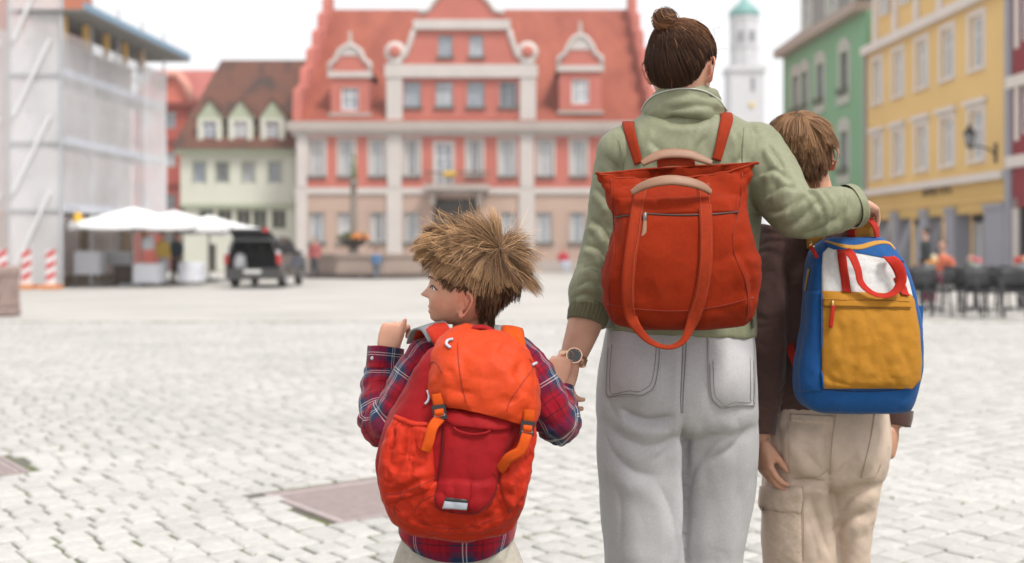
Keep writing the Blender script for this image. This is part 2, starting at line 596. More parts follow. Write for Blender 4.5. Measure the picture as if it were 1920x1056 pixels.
class Fac:
    """a facade: u along it, z up, d outwards"""
    def __init__(s, ox, oy, ang=0.0):
        s.O = Vector((ox, oy, 0)); s.U = Vector((math.cos(ang), math.sin(ang), 0)); s.N = Vector((math.sin(ang), -math.cos(ang), 0))
    def pt(s, u, z, d=0.0):
        q = s.O + s.U*u + s.N*d
        return (q.x, q.y, z)
    def boxm(s, mb, u0, u1, z0, z1, d0, d1):
        V = [s.pt(u0,z0,d1), s.pt(u1,z0,d1), s.pt(u1,z0,d0), s.pt(u0,z0,d0), s.pt(u0,z1,d1), s.pt(u1,z1,d1), s.pt(u1,z1,d0), s.pt(u0,z1,d0)]
        return mb.add(V, [(0,3,2,1),(4,5,6,7),(0,1,5,4),(1,2,6,5),(2,3,7,6),(3,0,4,7)])
    def box(s, name, u0, u1, z0, z1, d0, d1, m, parent):
        return s.boxm(MB(), u0, u1, z0, z1, d0, d1).build(name, m, parent)
    def poly(s, name, pts, d0, d1, m, parent):
        mb = MB()
        a = [s.pt(u, z, d1) for u, z in pts]
        mb.prism(a, s.N * (d0 - d1))
        return mb.build(name, m, parent)
    def wall(s, name, u0, u1, z0, z1, holes, m, parent, reveal=0.22, d=0.0):
        us = sorted({u0, u1, *[h[0] for h in holes], *[h[1] for h in holes]})
        zs = sorted({z0, z1, *[h[2] for h in holes], *[h[3] for h in holes]})
        mb = MB()
        for i in range(len(us)-1):
            for j in range(len(zs)-1):
                uc, zc = (us[i]+us[i+1])/2, (zs[j]+zs[j+1])/2
                if any(h[0] < uc < h[1] and h[2] < zc < h[3] for h in holes): continue
                mb.add([s.pt(us[i], zs[j], d), s.pt(us[i+1], zs[j], d), s.pt(us[i+1], zs[j+1], d), s.pt(us[i], zs[j+1], d)], [(0,1,2,3)])
        for (a, b, c, e) in holes:
            r = d - reveal
            mb.add([s.pt(a,c,d), s.pt(b,c,d), s.pt(b,e,d), s.pt(a,e,d), s.pt(a,c,r), s.pt(b,c,r), s.pt(b,e,r), s.pt(a,e,r)],
                   [(0,4,5,1),(1,5,6,2),(2,6,7,3),(3,7,4,0)])
        return mb.build(name, m, parent)
    def window(s, h, parent, fm=None, pm=None, reveal=0.18, cross=(1, 1), fw=0.07, trim=None, tw=0.12, sill=None, d=0.0, curtain=False):
        a, b, c, e = h
        fm = fm or WHITE_F; pm = pm or GLASS
        if pm is GLASS: pm = GLASSES[random.randrange(len(GLASSES))]
        mb = MB(); q = d - reveal
        s.boxm(mb, a, a+fw, c, e, q, q+.08); s.boxm(mb, b-fw, b, c, e, q, q+.08)
        s.boxm(mb, a+fw, b-fw, c, c+fw, q, q+.078); s.boxm(mb, a+fw, b-fw, e-fw, e, q, q+.078)
        for i in range(cross[0]):
            u = a + (b-a)*(i+1)/(cross[0]+1)
            s.boxm(mb, u-.03, u+.03, c+fw, e-fw, q, q+.07)
        for i in range(cross[1]):
            z = c + (e-c)*((i+1)/(cross[1]+1) if cross[1] > 1 else 0.66)
            s.boxm(mb, a+fw, b-fw, z-.025, z+.025, q, q+.06)
        w = mb.build('window', fm, parent)
        s.box('pane', a+fw*.5, b-fw*.5, c+fw*.5, e-fw*.5, q-.02, q+.02, pm, w)
        if curtain:
            s.box('curtain', a+fw, a+(b-a)*.33, c+fw, e-fw, q+.022, q+.034, CURTAIN, w)
            s.box('curtain', b-(b-a)*.33, b-fw, c+fw, e-fw, q+.022, q+.034, CURTAIN, w)
        if trim:
            t = MB(); s.boxm(t, a-tw, a, c-tw*.6, e+tw, d-.01, d+.04); s.boxm(t, b, b+tw, c-tw*.6, e+tw, d-.01, d+.04); s.boxm(t, a, b, e, e+tw, d-.01, d+.038)
            t.build('surround', trim, w)
        if sill:
            s.box('sill', a-.1, b+.1, c-.12, c, d-.02, d+.12, sill, w)
        return w
    def sides(s, u0, u1, z0, z1, depth, m, parent, name='wall'):
        """back and side walls behind the facade"""
        mb = MB()
        A, B, C, D = s.pt(u0,z0,0), s.pt(u1,z0,0), s.pt(u1,z0,-depth), s.pt(u0,z0,-depth)
        up = lambda q: (q[0], q[1], z1)
        mb.add([A, B, C, D, up(A), up(B), up(C), up(D)], [(1,2,6,5),(2,3,7,6),(3,0,4,7)])
        return mb.build(name, m, parent)

def tile_mat(name, c1, c2, c3=None, scale=1.0):
    m = bpy.data.materials.new(name); m.use_nodes = True
    nt = m.node_tree; N = nt.nodes; L = nt.links; b = N['Principled BSDF']
    tc = N.new('ShaderNodeTexCoord')
    n = N.new('ShaderNodeTexNoise'); n.inputs['Scale'].default_value = 0.55*scale; n.inputs['Detail'].default_value = 8; n.inputs['Roughness'].default_value = .65
    mp = N.new('ShaderNodeMapping'); mp.inputs['Scale'].default_value = (1.6, 0.5, 0.5)
    L.new(tc.outputs['Object'], mp.inputs['Vector']); L.new(mp.outputs[0], n.inputs['Vector'])
    cr = N.new('ShaderNodeValToRGB')
    cr.color_ramp.elements[0].position = .35; cr.color_ramp.elements[0].color = (*c1, 1)
    cr.color_ramp.elements[1].position = .68; cr.color_ramp.elements[1].color = (*c2, 1)
    if c3:
        e = cr.color_ramp.elements.new(.52); e.color = (*c3, 1)
    L.new(n.outputs['Fac'], cr.inputs[0])
    w = N.new('ShaderNodeTexWave'); w.bands_direction = 'Z'; w.inputs['Scale'].default_value = 1.6; w.inputs['Distortion'].default_value = .3
    L.new(tc.outputs['Object'], w.inputs['Vector'])
    w2 = N.new('ShaderNodeTexWave'); w2.bands_direction = 'X'; w2.inputs['Scale'].default_value = 1.7
    L.new(tc.outputs['Object'], w2.inputs['Vector'])
    ad = N.new('ShaderNodeMath'); ad.operation = 'ADD'; L.new(w.outputs['Fac'], ad.inputs[0]); L.new(w2.outputs['Fac'], ad.inputs[1])
    bp = N.new('ShaderNodeBump'); bp.inputs['Strength'].default_value = .6; bp.inputs['Distance'].default_value = .03
    L.new(ad.outputs[0], bp.inputs['Height']); L.new(bp.outputs[0], b.inputs['Normal'])
    L.new(cr.outputs[0], b.inputs['Base Color']); b.inputs['Roughness'].default_value = .8
    return m

def roof_poly(mb, quads):
    for q in quads: mb.add(q, [tuple(range(len(q)))])

# ------------------------------------------------------------ town hall
YT = 60.0; K = YT / FPX
def tx(px): return (px - CXP) * K
def tz(py): return CAMZ + (HY - py) * K
town = empty('town_hall', (tx(865), YT + 5, 0))
tag(town, 'red town hall with curved white trimmed gable, balcony and tiled roof', 'building')
RED = mat('red_plaster', lin(214, 126, 112, .70), .85, .10, .5)
BEIGE = mat('beige_plaster', lin(206, 178, 163, .70), .85, .08, .5)
TRIM = mat('white_stone_trim', lin(224, 216, 211, .70), .8, .06, 1)
CORN = mat('grey_cornice', lin(196, 184, 177, .70), .8, .06, 1)
SILLM = mat('dark_window_box', (0.10, 0.12, 0.11), .7)
TROOF = tile_mat('red_roof_tiles', lin(176, 84, 60, .50), lin(200, 106, 80, .56))
F0 = Fac(0, YT, 0)
UL, UR = tx(556), tx(1222)
hg = [(tx(c)-.42, tx(c)+.42, tz(454), tz(398)) for c in (594, 648, 709, 772, 951, 1020, 1083, 1146)]
hdoor = (tx(813), tx(895), 0.0, tz(372))
F0.wall('wall', UL, UR, 0, tz(364), hg + [hdoor], BEIGE, town)
for h in hg: F0.window(h, town, pm=GLASS, trim=BEIGE, sill=SILLM, fm=mat('grey_frame', (.42, .41, .40), .6), curtain=True)
d_ = F0.box('door', hdoor[0], hdoor[1], 0, tz(372), -.5, -.4, mat('dark_door', (.055, .045, .038), .5), town)
F0.box('handle', tx(850), tx(852), 1.0, 1.2, -.4, -.34, mat('brass', (.5, .35, .12), .35, metal=1), d_)
h1 = [(tx(c)-.40, tx(c)+.40, tz(330), tz(263)) for c in (594, 650, 708, 772, 890, 951, 1023, 1085, 1146)]
hb = (tx(832)-.45, tx(832)+.45, tz(348), tz(268))
F0.wall('wall', UL, UR, tz(352), tz(252), h1 + [hb], RED, town)
for h in h1: F0.window(h, town, trim=TRIM, sill=SILLM, fm=mat('grey_frame', (.42, .41, .40), .6), curtain=True)
F0.window(hb, town, trim=TRIM, cross=(1, 2))
F0.box('band', UL-.06, UR, tz(364), tz(352), -.05, .10, TRIM, town)
# cornices in steps
F0.box('cornice', UL-.25, UR+.1, tz(255), tz(246), -.05, .16, TRIM, town)
F0.box('cornice', UL-.45, UR+.1, tz(246), tz(229), -.05, .42, CORN, town)
for c, w in ((566, .30), (740, .40), (988, .40), (1210, .35)):
    F0.box('pilaster', tx(c)-w, tx(c)+w, tz(480), tz(364), -.02, .14, TRIM, town)
    F0.box('pilaster', tx(c)-w*.92, tx(c)+w*.92, tz(352), tz(255), -.02, .13, TRIM, town)
    F0.box('plinth', tx(c)-w-.06, tx(c)+w+.06, tz(512), tz(480), -.02, .20, CORN, town)
F0.box('base_course', UL, tx(813), 0, tz(488), -.02, .07, CORN, town)
F0.box('base_course', tx(895), UR, 0, tz(488), -.02, .07, CORN, town)
# balcony
F0.box('balcony_slab', tx(797), tx(918), tz(358), tz(348), 0.1, 1.1, CORN, town)
bal = MB()
RAIL = mat('rail_brown', (.16, .085, .06), .6)
for i in range(25):
    u = tx(799) + (tx(916)-tx(799))*i/24
    F0.boxm(bal, u-.018, u+.018, tz(348), tz(327), 1.02, 1.055)
F0.boxm(bal, tx(797), tx(918), tz(327), tz(324), 1.0, 1.08)
bal.build('balcony_rail', RAIL, town)
for u in (tx(812), tx(900)): F0.box('bracket', u-.15, u+.15, tz(385), tz(358), .0, .75, CORN, town)
for k in range(4):
    V, F = ellipsoid((tx(838)+k*.14, YT-1.1, tz(330)+.05*(k % 2)), (.16, .13, .14), 8, 6)
    V = V + RNG.normal(0, .025, V.shape); mesh_obj('flower_box', V, F, mat('yellow_flowers', (.62, .40, .06), .8), town)
# gable above the cornice
hs2 = [(tx(c)-.46, tx(c)+.46, tz(200), tz(153)) for c in (773, 833, 892, 953)]
F0.wall('wall', tx(728), tx(1003), tz(229), tz(146), hs2, RED, town)
for h in hs2: F0.window(h, town, sill=SILLM, trim=RED, fm=mat('blue_grey_frame', (.30, .34, .38), .6))
for c in (740, 990):
    F0.box('pilaster', tx(c)-.42, tx(c)+.42, tz(228), tz(146), -.02, .16, TRIM, town)
F0.box('cornice', tx(722), tx(1008), tz(146), tz(122), -.3, .22, TRIM, town)
hs3 = [(tx(c)-.38, tx(c)+.38, tz(106), tz(66)) for c in (835, 893)]
F0.wall('wall', tx(800), tx(930), tz(122), tz(56), hs3, RED, town)
for h in hs3: F0.window(h, town, sill=SILLM, fm=mat('blue_grey_frame', (.30, .34, .38), .6), cross=(1, 0))
def curve_side(pts, sgn, c=865):
    return [(tx(c + sgn * (p[0])), tz(p[1])) for p in pts]
sh = [(65, 122), (122, 122), (118, 112), (104, 104), (98, 88), (92, 70), (88, 56), (65, 56)]
for sgn in (1, -1):
    F0.poly('gable_wing', curve_side(sh, sgn), -.3, 0.0, RED, town)
    ed = [(122, 122), (119, 112), (105, 104), (99, 88), (93, 70), (89, 56)]
    mb = MB(); mb.tube([F0.pt(*q, .02) for q in curve_side(ed, sgn)], .15, 8); mb.build('scroll_trim', TRIM, town, True)
    # scroll ball on the pilaster
    cx_ = 865 + sgn * 124
    mb = MB(); mb.add(*ellipsoid(F0.pt(tx(cx_), tz(98), -.05), (.58, .3, .58), 18, 12))
    F0.boxm(mb, tx(cx_)-.36, tx(cx_)+.36, tz(122), tz(112), -.25, .2)
    mb.build('scroll', TRIM, town, True)
    mb = MB(); mb.add(*ellipsoid(F0.pt(tx(cx_), tz(98), .22), (.33, .12, .33), 14, 8)); mb.build('scroll_eye', RED, town, True)
F0.box('cornice', tx(775), tx(957), tz(56), tz(38), -.3, .2, TRIM, town)
top = [(-82, 38), (-80, 24), (-62, 20), (-50, 2), (-30, -16), (0, -24), (30, -16), (50, 2), (62, 20), (80, 24), (82, 38)]
F0.poly('gable_top', [(tx(865+a), tz(b)) for a, b in top], -.3, .0, RED, town)
mb = MB(); mb.tube([F0.pt(tx(865+a), tz(b), .02) for a, b in top[1:-1]], .13, 8); mb.build('scroll_trim', TRIM, town, True)
# roof, ridge behind
YR, ZR = 71.0, CAMZ + (HY - 18) / FPX * 71.0
rb = MB()
e0, e1 = tz(229), None
XL, XR = UL - .1, UR + .05
roof_poly(rb, [[(XL, YT-.3, e0), (XR, YT-.3, e0), (XR, YR, ZR), (XL, YR, ZR)], [(XL, YR, ZR), (XR, YR, ZR), (XR, 2*YR-YT, e0), (XL, 2*YR-YT, e0)]])
trf = rb.build('roof', TROOF, town)
F0.sides(UL, UR, 0, e0, 2*(YR-YT), BEIGE, town)
for X, nm in ((UL, 'gable_wall'), (UR, 'gable_wall')):
    mb = MB(); mb.prism([(X-.0, YT+.05, e0), (X, 2*YR-YT, e0), (X, YR, ZR)], (.35 if X < 0 else -.35, 0, 0)); mb.build(nm, RED, town)
# stepped parapets along the gable ends
def rpt(t): return YT-.2 + (YR-YT+.2)*t, e0 + (ZR-e0)*t
for X in (UL-.18, UR-.22):
    for i in range(6):
        y0, z0 = rpt(i/6); y1, z1 = rpt((i+1)/6)
        mb = MB(); mb.prism([(X, y0, z0-.2), (X, y1, z1-.2), (X, y1, z1+.5), (X, y1-.3, z1+.75), (X, y0+.2, z1+.35), (X, y0, z0+.35)], (.45, 0, 0)); mb.build('parapet', RED, town)
        mb = MB(); mb.tube([(X+.22, y0+.1, z0+.45), (X+.22, y0+.25, z1+.42), (X+.22, y1-.25, z1+.8), (X+.22, y1, z1+.6)], .10, 6); mb.build('parapet_coping', RED, town, True)
# dormers
def dormer(cx, yb, yt, hw, wy0, wy1):
    Yd = YT + 0.2
    k = Yd/FPX
    X = (cx-CXP)*k; zb = CAMZ+(HY-yb)*k; zt = CAMZ+(HY-yt)*k
    F = Fac(X, Yd, 0)
    zc = zb + (zt-zb)*.52
    h = (-.46, .46, CAMZ+(HY-wy1)*k, CAMZ+(HY-wy0)*k)
    w = F.wall('dormer', -hw, hw, zb, zc, [h], RED, town)
    F.window(h, w, trim=None, fm=WHITE_F, cross=(1, 1))
    sl = MB(); sl.add([F.pt(-hw, zb), F.pt(-hw, zc), F.pt(-hw, zc, -3.2), F.pt(-hw, zb, -1)], [(0,1,2,3)]); sl.add([F.pt(hw, zb), F.pt(hw, zc), F.pt(hw, zc, -3.2), F.pt(hw, zb, -1)], [(3,2,1,0)])
    sl.build('cheek', RED, w)
    F.box('ledge', -hw-.12, hw+.12, zb-.18, zb, -.2, .12, CORN, w)
    F.box('ledge', -hw-.14, hw+.14, zc, zc+.3, -.4, .14, TRIM, w)
    g = [(-hw-.05, zc+.3), (-hw-.02, zc+.75), (-hw*.72, zc+.95), (-hw*.55, zc+1.4), (-hw*.3, zt-.15), (0, zt), (hw*.3, zt-.15), (hw*.55, zc+1.4), (hw*.72, zc+.95), (hw+.02, zc+.75), (hw+.05, zc+.3)]
    F.poly('dormer_gable', g, -.3, .0, RED, w)
    mb = MB(); mb.tube([F.pt(a, b, .03) for a, b in g], .13, 8); mb.build('scroll_trim', TRIM, w, True)
    F.poly('dormer_cap', [(-hw*.62, zc+1.15), (-hw*.52, zc+1.5), (-hw*.25, zt-.1), (hw*.25, zt-.1), (hw*.52, zc+1.5), (hw*.62, zc+1.15)], .0, .05, TRIM, w)
    mb = MB(); mb.lathe([(.10, 0), (.16, .1), (.1, .3), (.06, .75), (.01, .8)], F.pt(0, zt-.02, -.1), 8); mb.build('finial', CORN, w, True)
    rr = MB(); zr = zc+1.2
    roof_poly(rr, [[F.pt(-hw-.15, zc+.3, .0), F.pt(0, zr, .0), F.pt(0, zr, -5.2), F.pt(-hw-.15, zc+.3, -3.6)], [F.pt(0, zr, .0), F.pt(hw+.15, zc+.3, .0), F.pt(hw+.15, zc+.3, -3.6), F.pt(0, zr, -5.2)]])
    rr.build('dormer_roof', TROOF, w)
dormer(656, 212, 84, 1.02, 164, 207)
dormer(1088, 208, 66, 1.10, 148, 195)

# ------------------------------------------------------------ pale green house left of the town hall
YG = 62.0; KG = YG/FPX
def gx(px): return (px-CXP)*KG
def gz(py): return CAMZ+(HY-py)*KG
gh = empty('pale_green_house', (gx(445), YG+3, 0))
tag(gh, 'pale green house with brown tiled roof and three pointed dormers', 'building')
PG = mat('pale_green_plaster', lin(222, 222, 208, .74), .85, .04, .6)
PG2 = mat('green_trim', lin(190, 198, 172, .70), .8, .05, .6)
BROOF = tile_mat('brown_roof_tiles', lin(84, 62, 54, .48), lin(112, 76, 62, .5), lin(134, 80, 60, .52), 1.4)
F1 = Fac(0, YG, 0)
g0, g1 = gx(338), gx(553)
hw_ = [(gx(c)-.33, gx(c)+.33, gz(343), gz(304)) for c in (374, 417, 466, 515)]
F1.wall('wall', g0, g1, gz(386), gz(278), hw_, PG, gh)
for h in hw_: F1.window(h, gh, fm=mat('grey_frame2', (.34, .34, .33), .6), trim=PG2, tw=.08, cross=(1, 1))
hl = [(gx(c)-.40, gx(c)+.40, gz(430), gz(392)) for c in (385, 420, 455, 486, 522)]
hdo = (gx(388), gx(404), 0, gz(458))
F1.wall('wall', g0+.15, g1, 0, gz(388), hl + [hdo], PG, gh, d=-.12)
for h in hl: F1.window(h, gh, fm=PG2, pm=GLASS_D, d=-.12, cross=(1, 0))
F1.box('door', hdo[0], hdo[1], 0, gz(458), -.4, -.34, mat('dark_door', (.055, .045, .038), .5), gh)
F1.box('band', g0, g1, gz(388), gz(382), -.15, .12, PG2, gh)
F1.box('eaves', g0-.2, g1, gz(290), gz(278), -.1, .35, PG2, gh)
YGR = 68.0; ZGR = CAMZ+(HY-113)/FPX*YGR
rb = MB(); ez = gz(280)
xl = g0-.35; xrl = (415-CXP)/FPX*YGR
roof_poly(rb, [[(xl, YG-.5, ez), (g1+2.5, YG-.5, ez), (g1+2.5, YGR, ZGR), (xrl, YGR, ZGR)], [(xrl, YGR, ZGR), (g1+2.5, YGR, ZGR), (g1+2.5, 2*YGR-YG, ez), (xl, 2*YGR-YG, ez)], [(xl, YG-.5, ez), (xrl, YGR, ZGR), (xl, 2*YGR-YG, ez)]])
rb.build('roof', BROOF, gh)
F1.sides(g0, g1, 0, ez, 2*(YGR-YG), PG, gh)
for c in (393, 451, 511):
    Yd = YG+.1; k = Yd/FPX; X = (c-CXP)*k
    zb = CAMZ+(HY-268)*k; zs = CAMZ+(HY-222)*k; zt = CAMZ+(HY-188)*k; hw = 23*k
    F = Fac(X, Yd, 0)
    hh = (-.38, .38, zb+.15, zs-.15)
    w = F.wall('dormer', -hw, hw, zb, zs, [hh], PG, gh)
    F.window(hh, w, trim=PG, cross=(1, 1))
    F.poly('dormer_gable', [(-hw-.1, zs), (0, zt), (hw+.1, zs)], -.2, .0, PG2, w)
    mb = MB(); mb.add([F.pt(hw, zb), F.pt(hw, zs), F.pt(hw, zs, -2.2), F.pt(hw, zb, -.5)], [(0,1,2,3)]); mb.add([F.pt(-hw, zb), F.pt(-hw, zs), F.pt(-hw, zs, -2.2), F.pt(-hw, zb, -.5)], [(0,1,2,3)]); mb.build('cheek', PG2, w)
    mb = MB(); roof_poly(mb, [[F.pt(-hw-.15, zs-.1, .1), F.pt(0, zt+.08, .1), F.pt(0, zt+.08, -3.2), F.pt(-hw-.15, zs-.1, -2.4)], [F.pt(0, zt+.08, .1), F.pt(hw+.15, zs-.1, .1), F.pt(hw+.15, zs-.1, -2.4), F.pt(0, zt+.08, -3.2)]]); mb.build('dormer_roof', BROOF, w)

# ------------------------------------------------------------ narrow red house behind the scaffold
YH = 68.0; KH = YH/FPX
rh = empty('narrow_red_house', ((340-CXP)*KH, YH+3, 0))
tag(rh, 'narrow red house between the scaffolding and the pale green house', 'building')
RED2 = mat('brick_red_plaster', lin(196, 98, 86, .70), .85, .06, .6)
F2 = Fac(0, YH, 0)
def hx(px): return (px-CXP)*KH
def hz(py): return CAMZ+(HY-py)*KH
hr = [(hx(c)-.42, hx(c)+.42, hz(b), hz(a)) for c in (276, 316, 366) for a, b in ((209, 241), (284, 313), (364, 393), (440, 468))]
F2.wall('wall', hx(250), hx(400), 0, hz(196), hr, RED2, rh)
for h in hr: F2.window(h, rh, fm=mat('grey_frame2', (.34, .34, .33), .6))
F2.box('cornice', hx(248), hx(402), hz(201), hz(193), -.1, .35, mat('dark_red_trim', lin(160, 76, 66, .6), .8), rh)
for zz in (262, 345): F2.box('band', hx(250), hx(400), hz(zz+8), hz(zz), -.05, .1, mat('dark_red_trim', lin(160, 76, 66, .6), .8), rh)
F2.sides(hx(250), hx(400), 0, hz(196), 10, RED2, rh)
rb = MB(); zr = CAMZ+(HY-132)/FPX*73
roof_poly(rb, [[(hx(245), YH-.3, hz(194)), (hx(405), YH-.3, hz(194)), (hx(405), 73, zr), (hx(245), 73, zr)], [(hx(245), 73, zr), (hx(405), 73, zr), (hx(405), 79, hz(194)), (hx(245), 79, hz(194))]])
rb.build('roof', tile_mat('rose_roof_tiles', lin(186, 98, 90, .62), lin(205, 120, 110, .66)), rh)
F3 = Fac(hx(322), YH-.02, 0)
gw = 30*KH
F3.poly('gable', [(-gw, hz(194)), (-gw*.95, hz(165)), (-gw*.6, hz(150)), (0, hz(136)), (gw*.6, hz(150)), (gw*.95, hz(165)), (gw, hz(194))], -.3, .0, mat('salmon', lin(226, 128, 108, .72), .8), rh)
mb = MB(); mb.tube([F3.pt(gw*1.4, hz(194), .1), F3.pt(gw*.95, hz(160), .1), F3.pt(gw*.4, hz(140), .1), F3.pt(-gw*.4, hz(140), .1), F3.pt(-gw*.95, hz(165), .1)], .28, 8); mb.build('gable_trim', mat('pale_salmon', lin(236, 168, 150, .72), .8), rh, True)

# ------------------------------------------------------------ right hand row: yellow, green and red houses
AR = math.atan2(1, -0.0516)
OX, OY = 16.9, 38.9
# u runs towards the camera side so that the outward normal faces the square (-x)
FR = Fac(OX, OY, AR - math.pi)
def ru(Y): return -(Y-OY)/math.sin(AR)
def pu(px):
    t = (px-CXP)/FPX
    Y = (OX + 0.0516*OY)/(t + 0.0516)
    return ru(Y), Y
def rz(px, py):
    return CAMZ + (HY-py)/FPX*pu(px)[1]
yh = empty('yellow_house', (OX+4, 45, 0))
tag(yh, 'yellow corner cafe house with grey stone pillars at street level', 'building')
YEL = mat('yellow_plaster', lin(238, 200, 132, .84), .85, .05, .5)
YEL2 = mat('yellow_frieze', lin(232, 192, 116, .74), .8, .05, .5)
YTR = mat('cream_trim', lin(232, 222, 214, .84), .8, .04, .8)
GREYS = mat('grey_stone', lin(186, 186, 196, .62), .75, .07, .8)
u_l, u_r = ru(52.0), ru(38.9)
wu = [pu(c)[0] for c in (1645, 1684, 1728, 1776, 1831)]
zA0, zA1 = rz(1831, 128), rz(1831, 30)
zB0, zB1 = rz(1831, 300), rz(1831, 208)
hy_ = [(u-.50, u+.50, a, b) for u in wu for a, b in ((zA0, zA1), (zB0, zB1))]
ztop = 10.02; zmid = rz(1750, 339)
FR.wall('wall', u_l, u_r, zmid, ztop, hy_, YEL, yh)
for h in hy_: FR.window(h, yh, trim=YTR, tw=.22, cross=(1, 1), sill=YTR, fw=.11, curtain=True)
for u in wu: FR.box('lintel', u-.85, u+.85, zB1+.24, zB1+.42, -.02, .16, YTR, yh)
FR.box('cornice', u_l, u_r, ztop, ztop+.35, -.2, .32, YTR, yh)
FR.box('band', u_l, u_r, zmid-.28, zmid, -.1, .22, YTR, yh)
zfr = rz(1800, 402)
FR.box('frieze', u_l, u_r, zfr, zmid-.28, -.5, .02, YEL2, yh)
FR.box('frieze_moulding', u_l, u_r, zfr+.42, zfr+.5, .0, .07, YEL, yh)
for px, hw in ((1642, .3), (1680, .33), (1735, .36), (1785, .40), (1868, .72)):
    u = pu(px)[0]
    FR.box('pillar', u-hw, u+hw, 0, zfr+.28, -.55, .10, GREYS, yh)
    FR.box('pillar_cap', u-hw-.05, u+hw+.05, zfr+.10, zfr+.28, -.5, .16, GREYS, yh)
    FR.box('pillar_base', u-hw-.06, u+hw+.06, 0, .35, -.5, .18, GREYS, yh)
pil = [pu(px)[0] for px in (1642, 1680, 1735, 1785, 1868)]
for a, b in zip(pil[:-1], pil[1:]):
    g = FR.box('shop_window', a+.2, b-.2, .35, zfr, -.75, -.7, GLASS_D, yh)
    mb = MB()
    FR.boxm(mb, (a+b)/2-.04, (a+b)/2+.04, .35, zfr, -.7, -.62); FR.boxm(mb, a+.2, b-.2, 2.3, 2.38, -.7, -.63)
    mb.build('frame', mat('anthracite', (.05, .05, .055), .5), g)
    mb = MB(); FR.boxm(mb, a+.35, a+.35+(b-a)*.22, .5, zfr-.3, -.69, -.66); mb.build('curtain', CURTAIN, g)
FR.sides(u_l, u_r, 0, ztop, 10, YEL, yh)
# attic storey: mansard gable with white ribs
att = FR.poly('attic', [(u_l+.2, ztop+.35), (u_l+.5, ztop+4.8), (u_r-.5, ztop+4.8), (u_r-.2, ztop+.35)], -.6, -.12, YEL, yh)
for k in range(6):
    u = u_l + .9 + (u_r-u_l-1.8)*k/5
    FR.box('rib', u-.2, u+.2, ztop+.35, ztop+4.7, -.12, .02, YTR, yh)
for k in range(5):
    u = u_l + .9 + (u_r-u_l-1.8)*(k+.5)/5
    h = (u-.42, u+.42, ztop+1.5, ztop+3.0)
    FR.window(h, yh, trim=YTR, reveal=.12, cross=(1, 1), d=.02)
# name on the frieze; too soft in the photograph to read more than its strokes
us = pu(1758)[0]
M = Matrix((( FR.U.x, 0, FR.N.x, 0), (FR.U.y, 0, FR.N.y, 0), (0, 1, 0, 0), (0, 0, 0, 1)))
for k, ch in enumerate('AMBERG'):
    tcu = bpy.data.curves.new('letter', 'FONT'); tcu.body = ch; tcu.size = .50; tcu.extrude = .02; tcu.align_x = 'CENTER'; tcu.resolution_u = 2
    tob = bpy.data.objects.new('letter', tcu); COL.objects.link(tob)
    me = bpy.data.meshes.new_from_object(tob.evaluated_get(bpy.context.evaluated_depsgraph_get()))
    bpy.data.objects.remove(tob)
    me.materials.clear(); me.materials.append(mat('sign_letter_brown', (.12, .075, .035), .6))
    me.transform(Matrix.Translation(FR.pt(us + (k-2.5)*.46, rz(1758, 366), .05)) @ M)
    lo = bpy.data.objects.new('letter', me); COL.objects.link(lo); lo.parent = yh; lo.matrix_parent_inverse = yh.matrix_basis.inverted()
FR.box('downpipe', u_l-.07, u_l+.07, 0, ztop, .02, .16, mat('zinc', (.36, .38, .42), .4, metal=.5), yh)

gn = empty('green_house', (OX+3, 58, 0))
tag(gn, 'green house with arched pale window surrounds and grey roof dormers', 'building')
GRN = mat('green_plaster', lin(132, 178, 140, .84), .85, .05, .5)
GTR = mat('pale_green_trim', lin(206, 208, 196, .74), .8, .05, .8)
ZG = 12.15
g_l, g_r = ru(65.2), ru(52.15)
gw_ = [pu(c)[0] for c in (1492, 1509, 1538, 1583)]
hg_ = []
for u in gw_:
    for a, b in ((8.75, 10.75), (4.9, 6.9), (1.0, 2.9)):
        hg_.append((u-.55, u+.55, a, b))
FR.wall('wall', g_l, g_r, 0, ZG, hg_, GRN, gn)
for h in hg_:
    w = FR.window(h, gn, trim=GTR, tw=.3, fm=mat('rose_frame', lin(186, 172, 170, .6), .6), sill=None)
    u = (h[0]+h[1])/2
    FR.poly('arch', [(u-.85, h[3]+.3), (u-.6, h[3]+.55), (u, h[3]+.68), (u+.6, h[3]+.55), (u+.85, h[3]+.3)], -.02, .07, GTR, w)
    FR.box('flower_box', u-.6, u+.6, h[2]-.05, h[2]+.25, .02, .25, mat('box_plants', (.12, .14, .10), .9, .4, 5), w)
    FR.box('sill', u-.85, u+.85, h[2]-.55, h[2]-.1, -.02, .1, GTR, w)
FR.box('band', g_l, g_r, 3.6, 3.85, -.05, .12, GTR, gn)
FR.box('eaves', g_l-.1, g_r, ZG, ZG+.45, -.3, .55, mat('eaves_tan', lin(202, 184, 168, .66), .8), gn)
FR.sides(g_l, g_r, 0, ZG, 10, GRN, gn)
GROOF = tile_mat('grey_roof_tiles', (.17, .16, .155), (.27, .25, .24))
mb = MB(); roof_poly(mb, [[FR.pt(g_l-.1, ZG+.45, .5), FR.pt(g_r, ZG+.45, .5), FR.pt(g_r, ZG+4.2, -4.5), FR.pt(g_l-.1, ZG+4.2, -4.5)], [FR.pt(g_l-.1, ZG+4.2, -4.5), FR.pt(g_r, ZG+4.2, -4.5), FR.pt(g_r, ZG+.45, -10), FR.pt(g_l-.1, ZG+.45, -10)]]); mb.build('roof', GROOF, gn)
mb = MB(); mb.add([FR.pt(g_l-.02, ZG+.2, .4), FR.pt(g_l-.02, ZG+4.1, -4.5), FR.pt(g_l-.02, ZG+.2, -10)], [(0,1,2)]); mb.build('gable_wall', mat('verdigris_cladding', lin(152, 176, 172, .6), .6), gn)
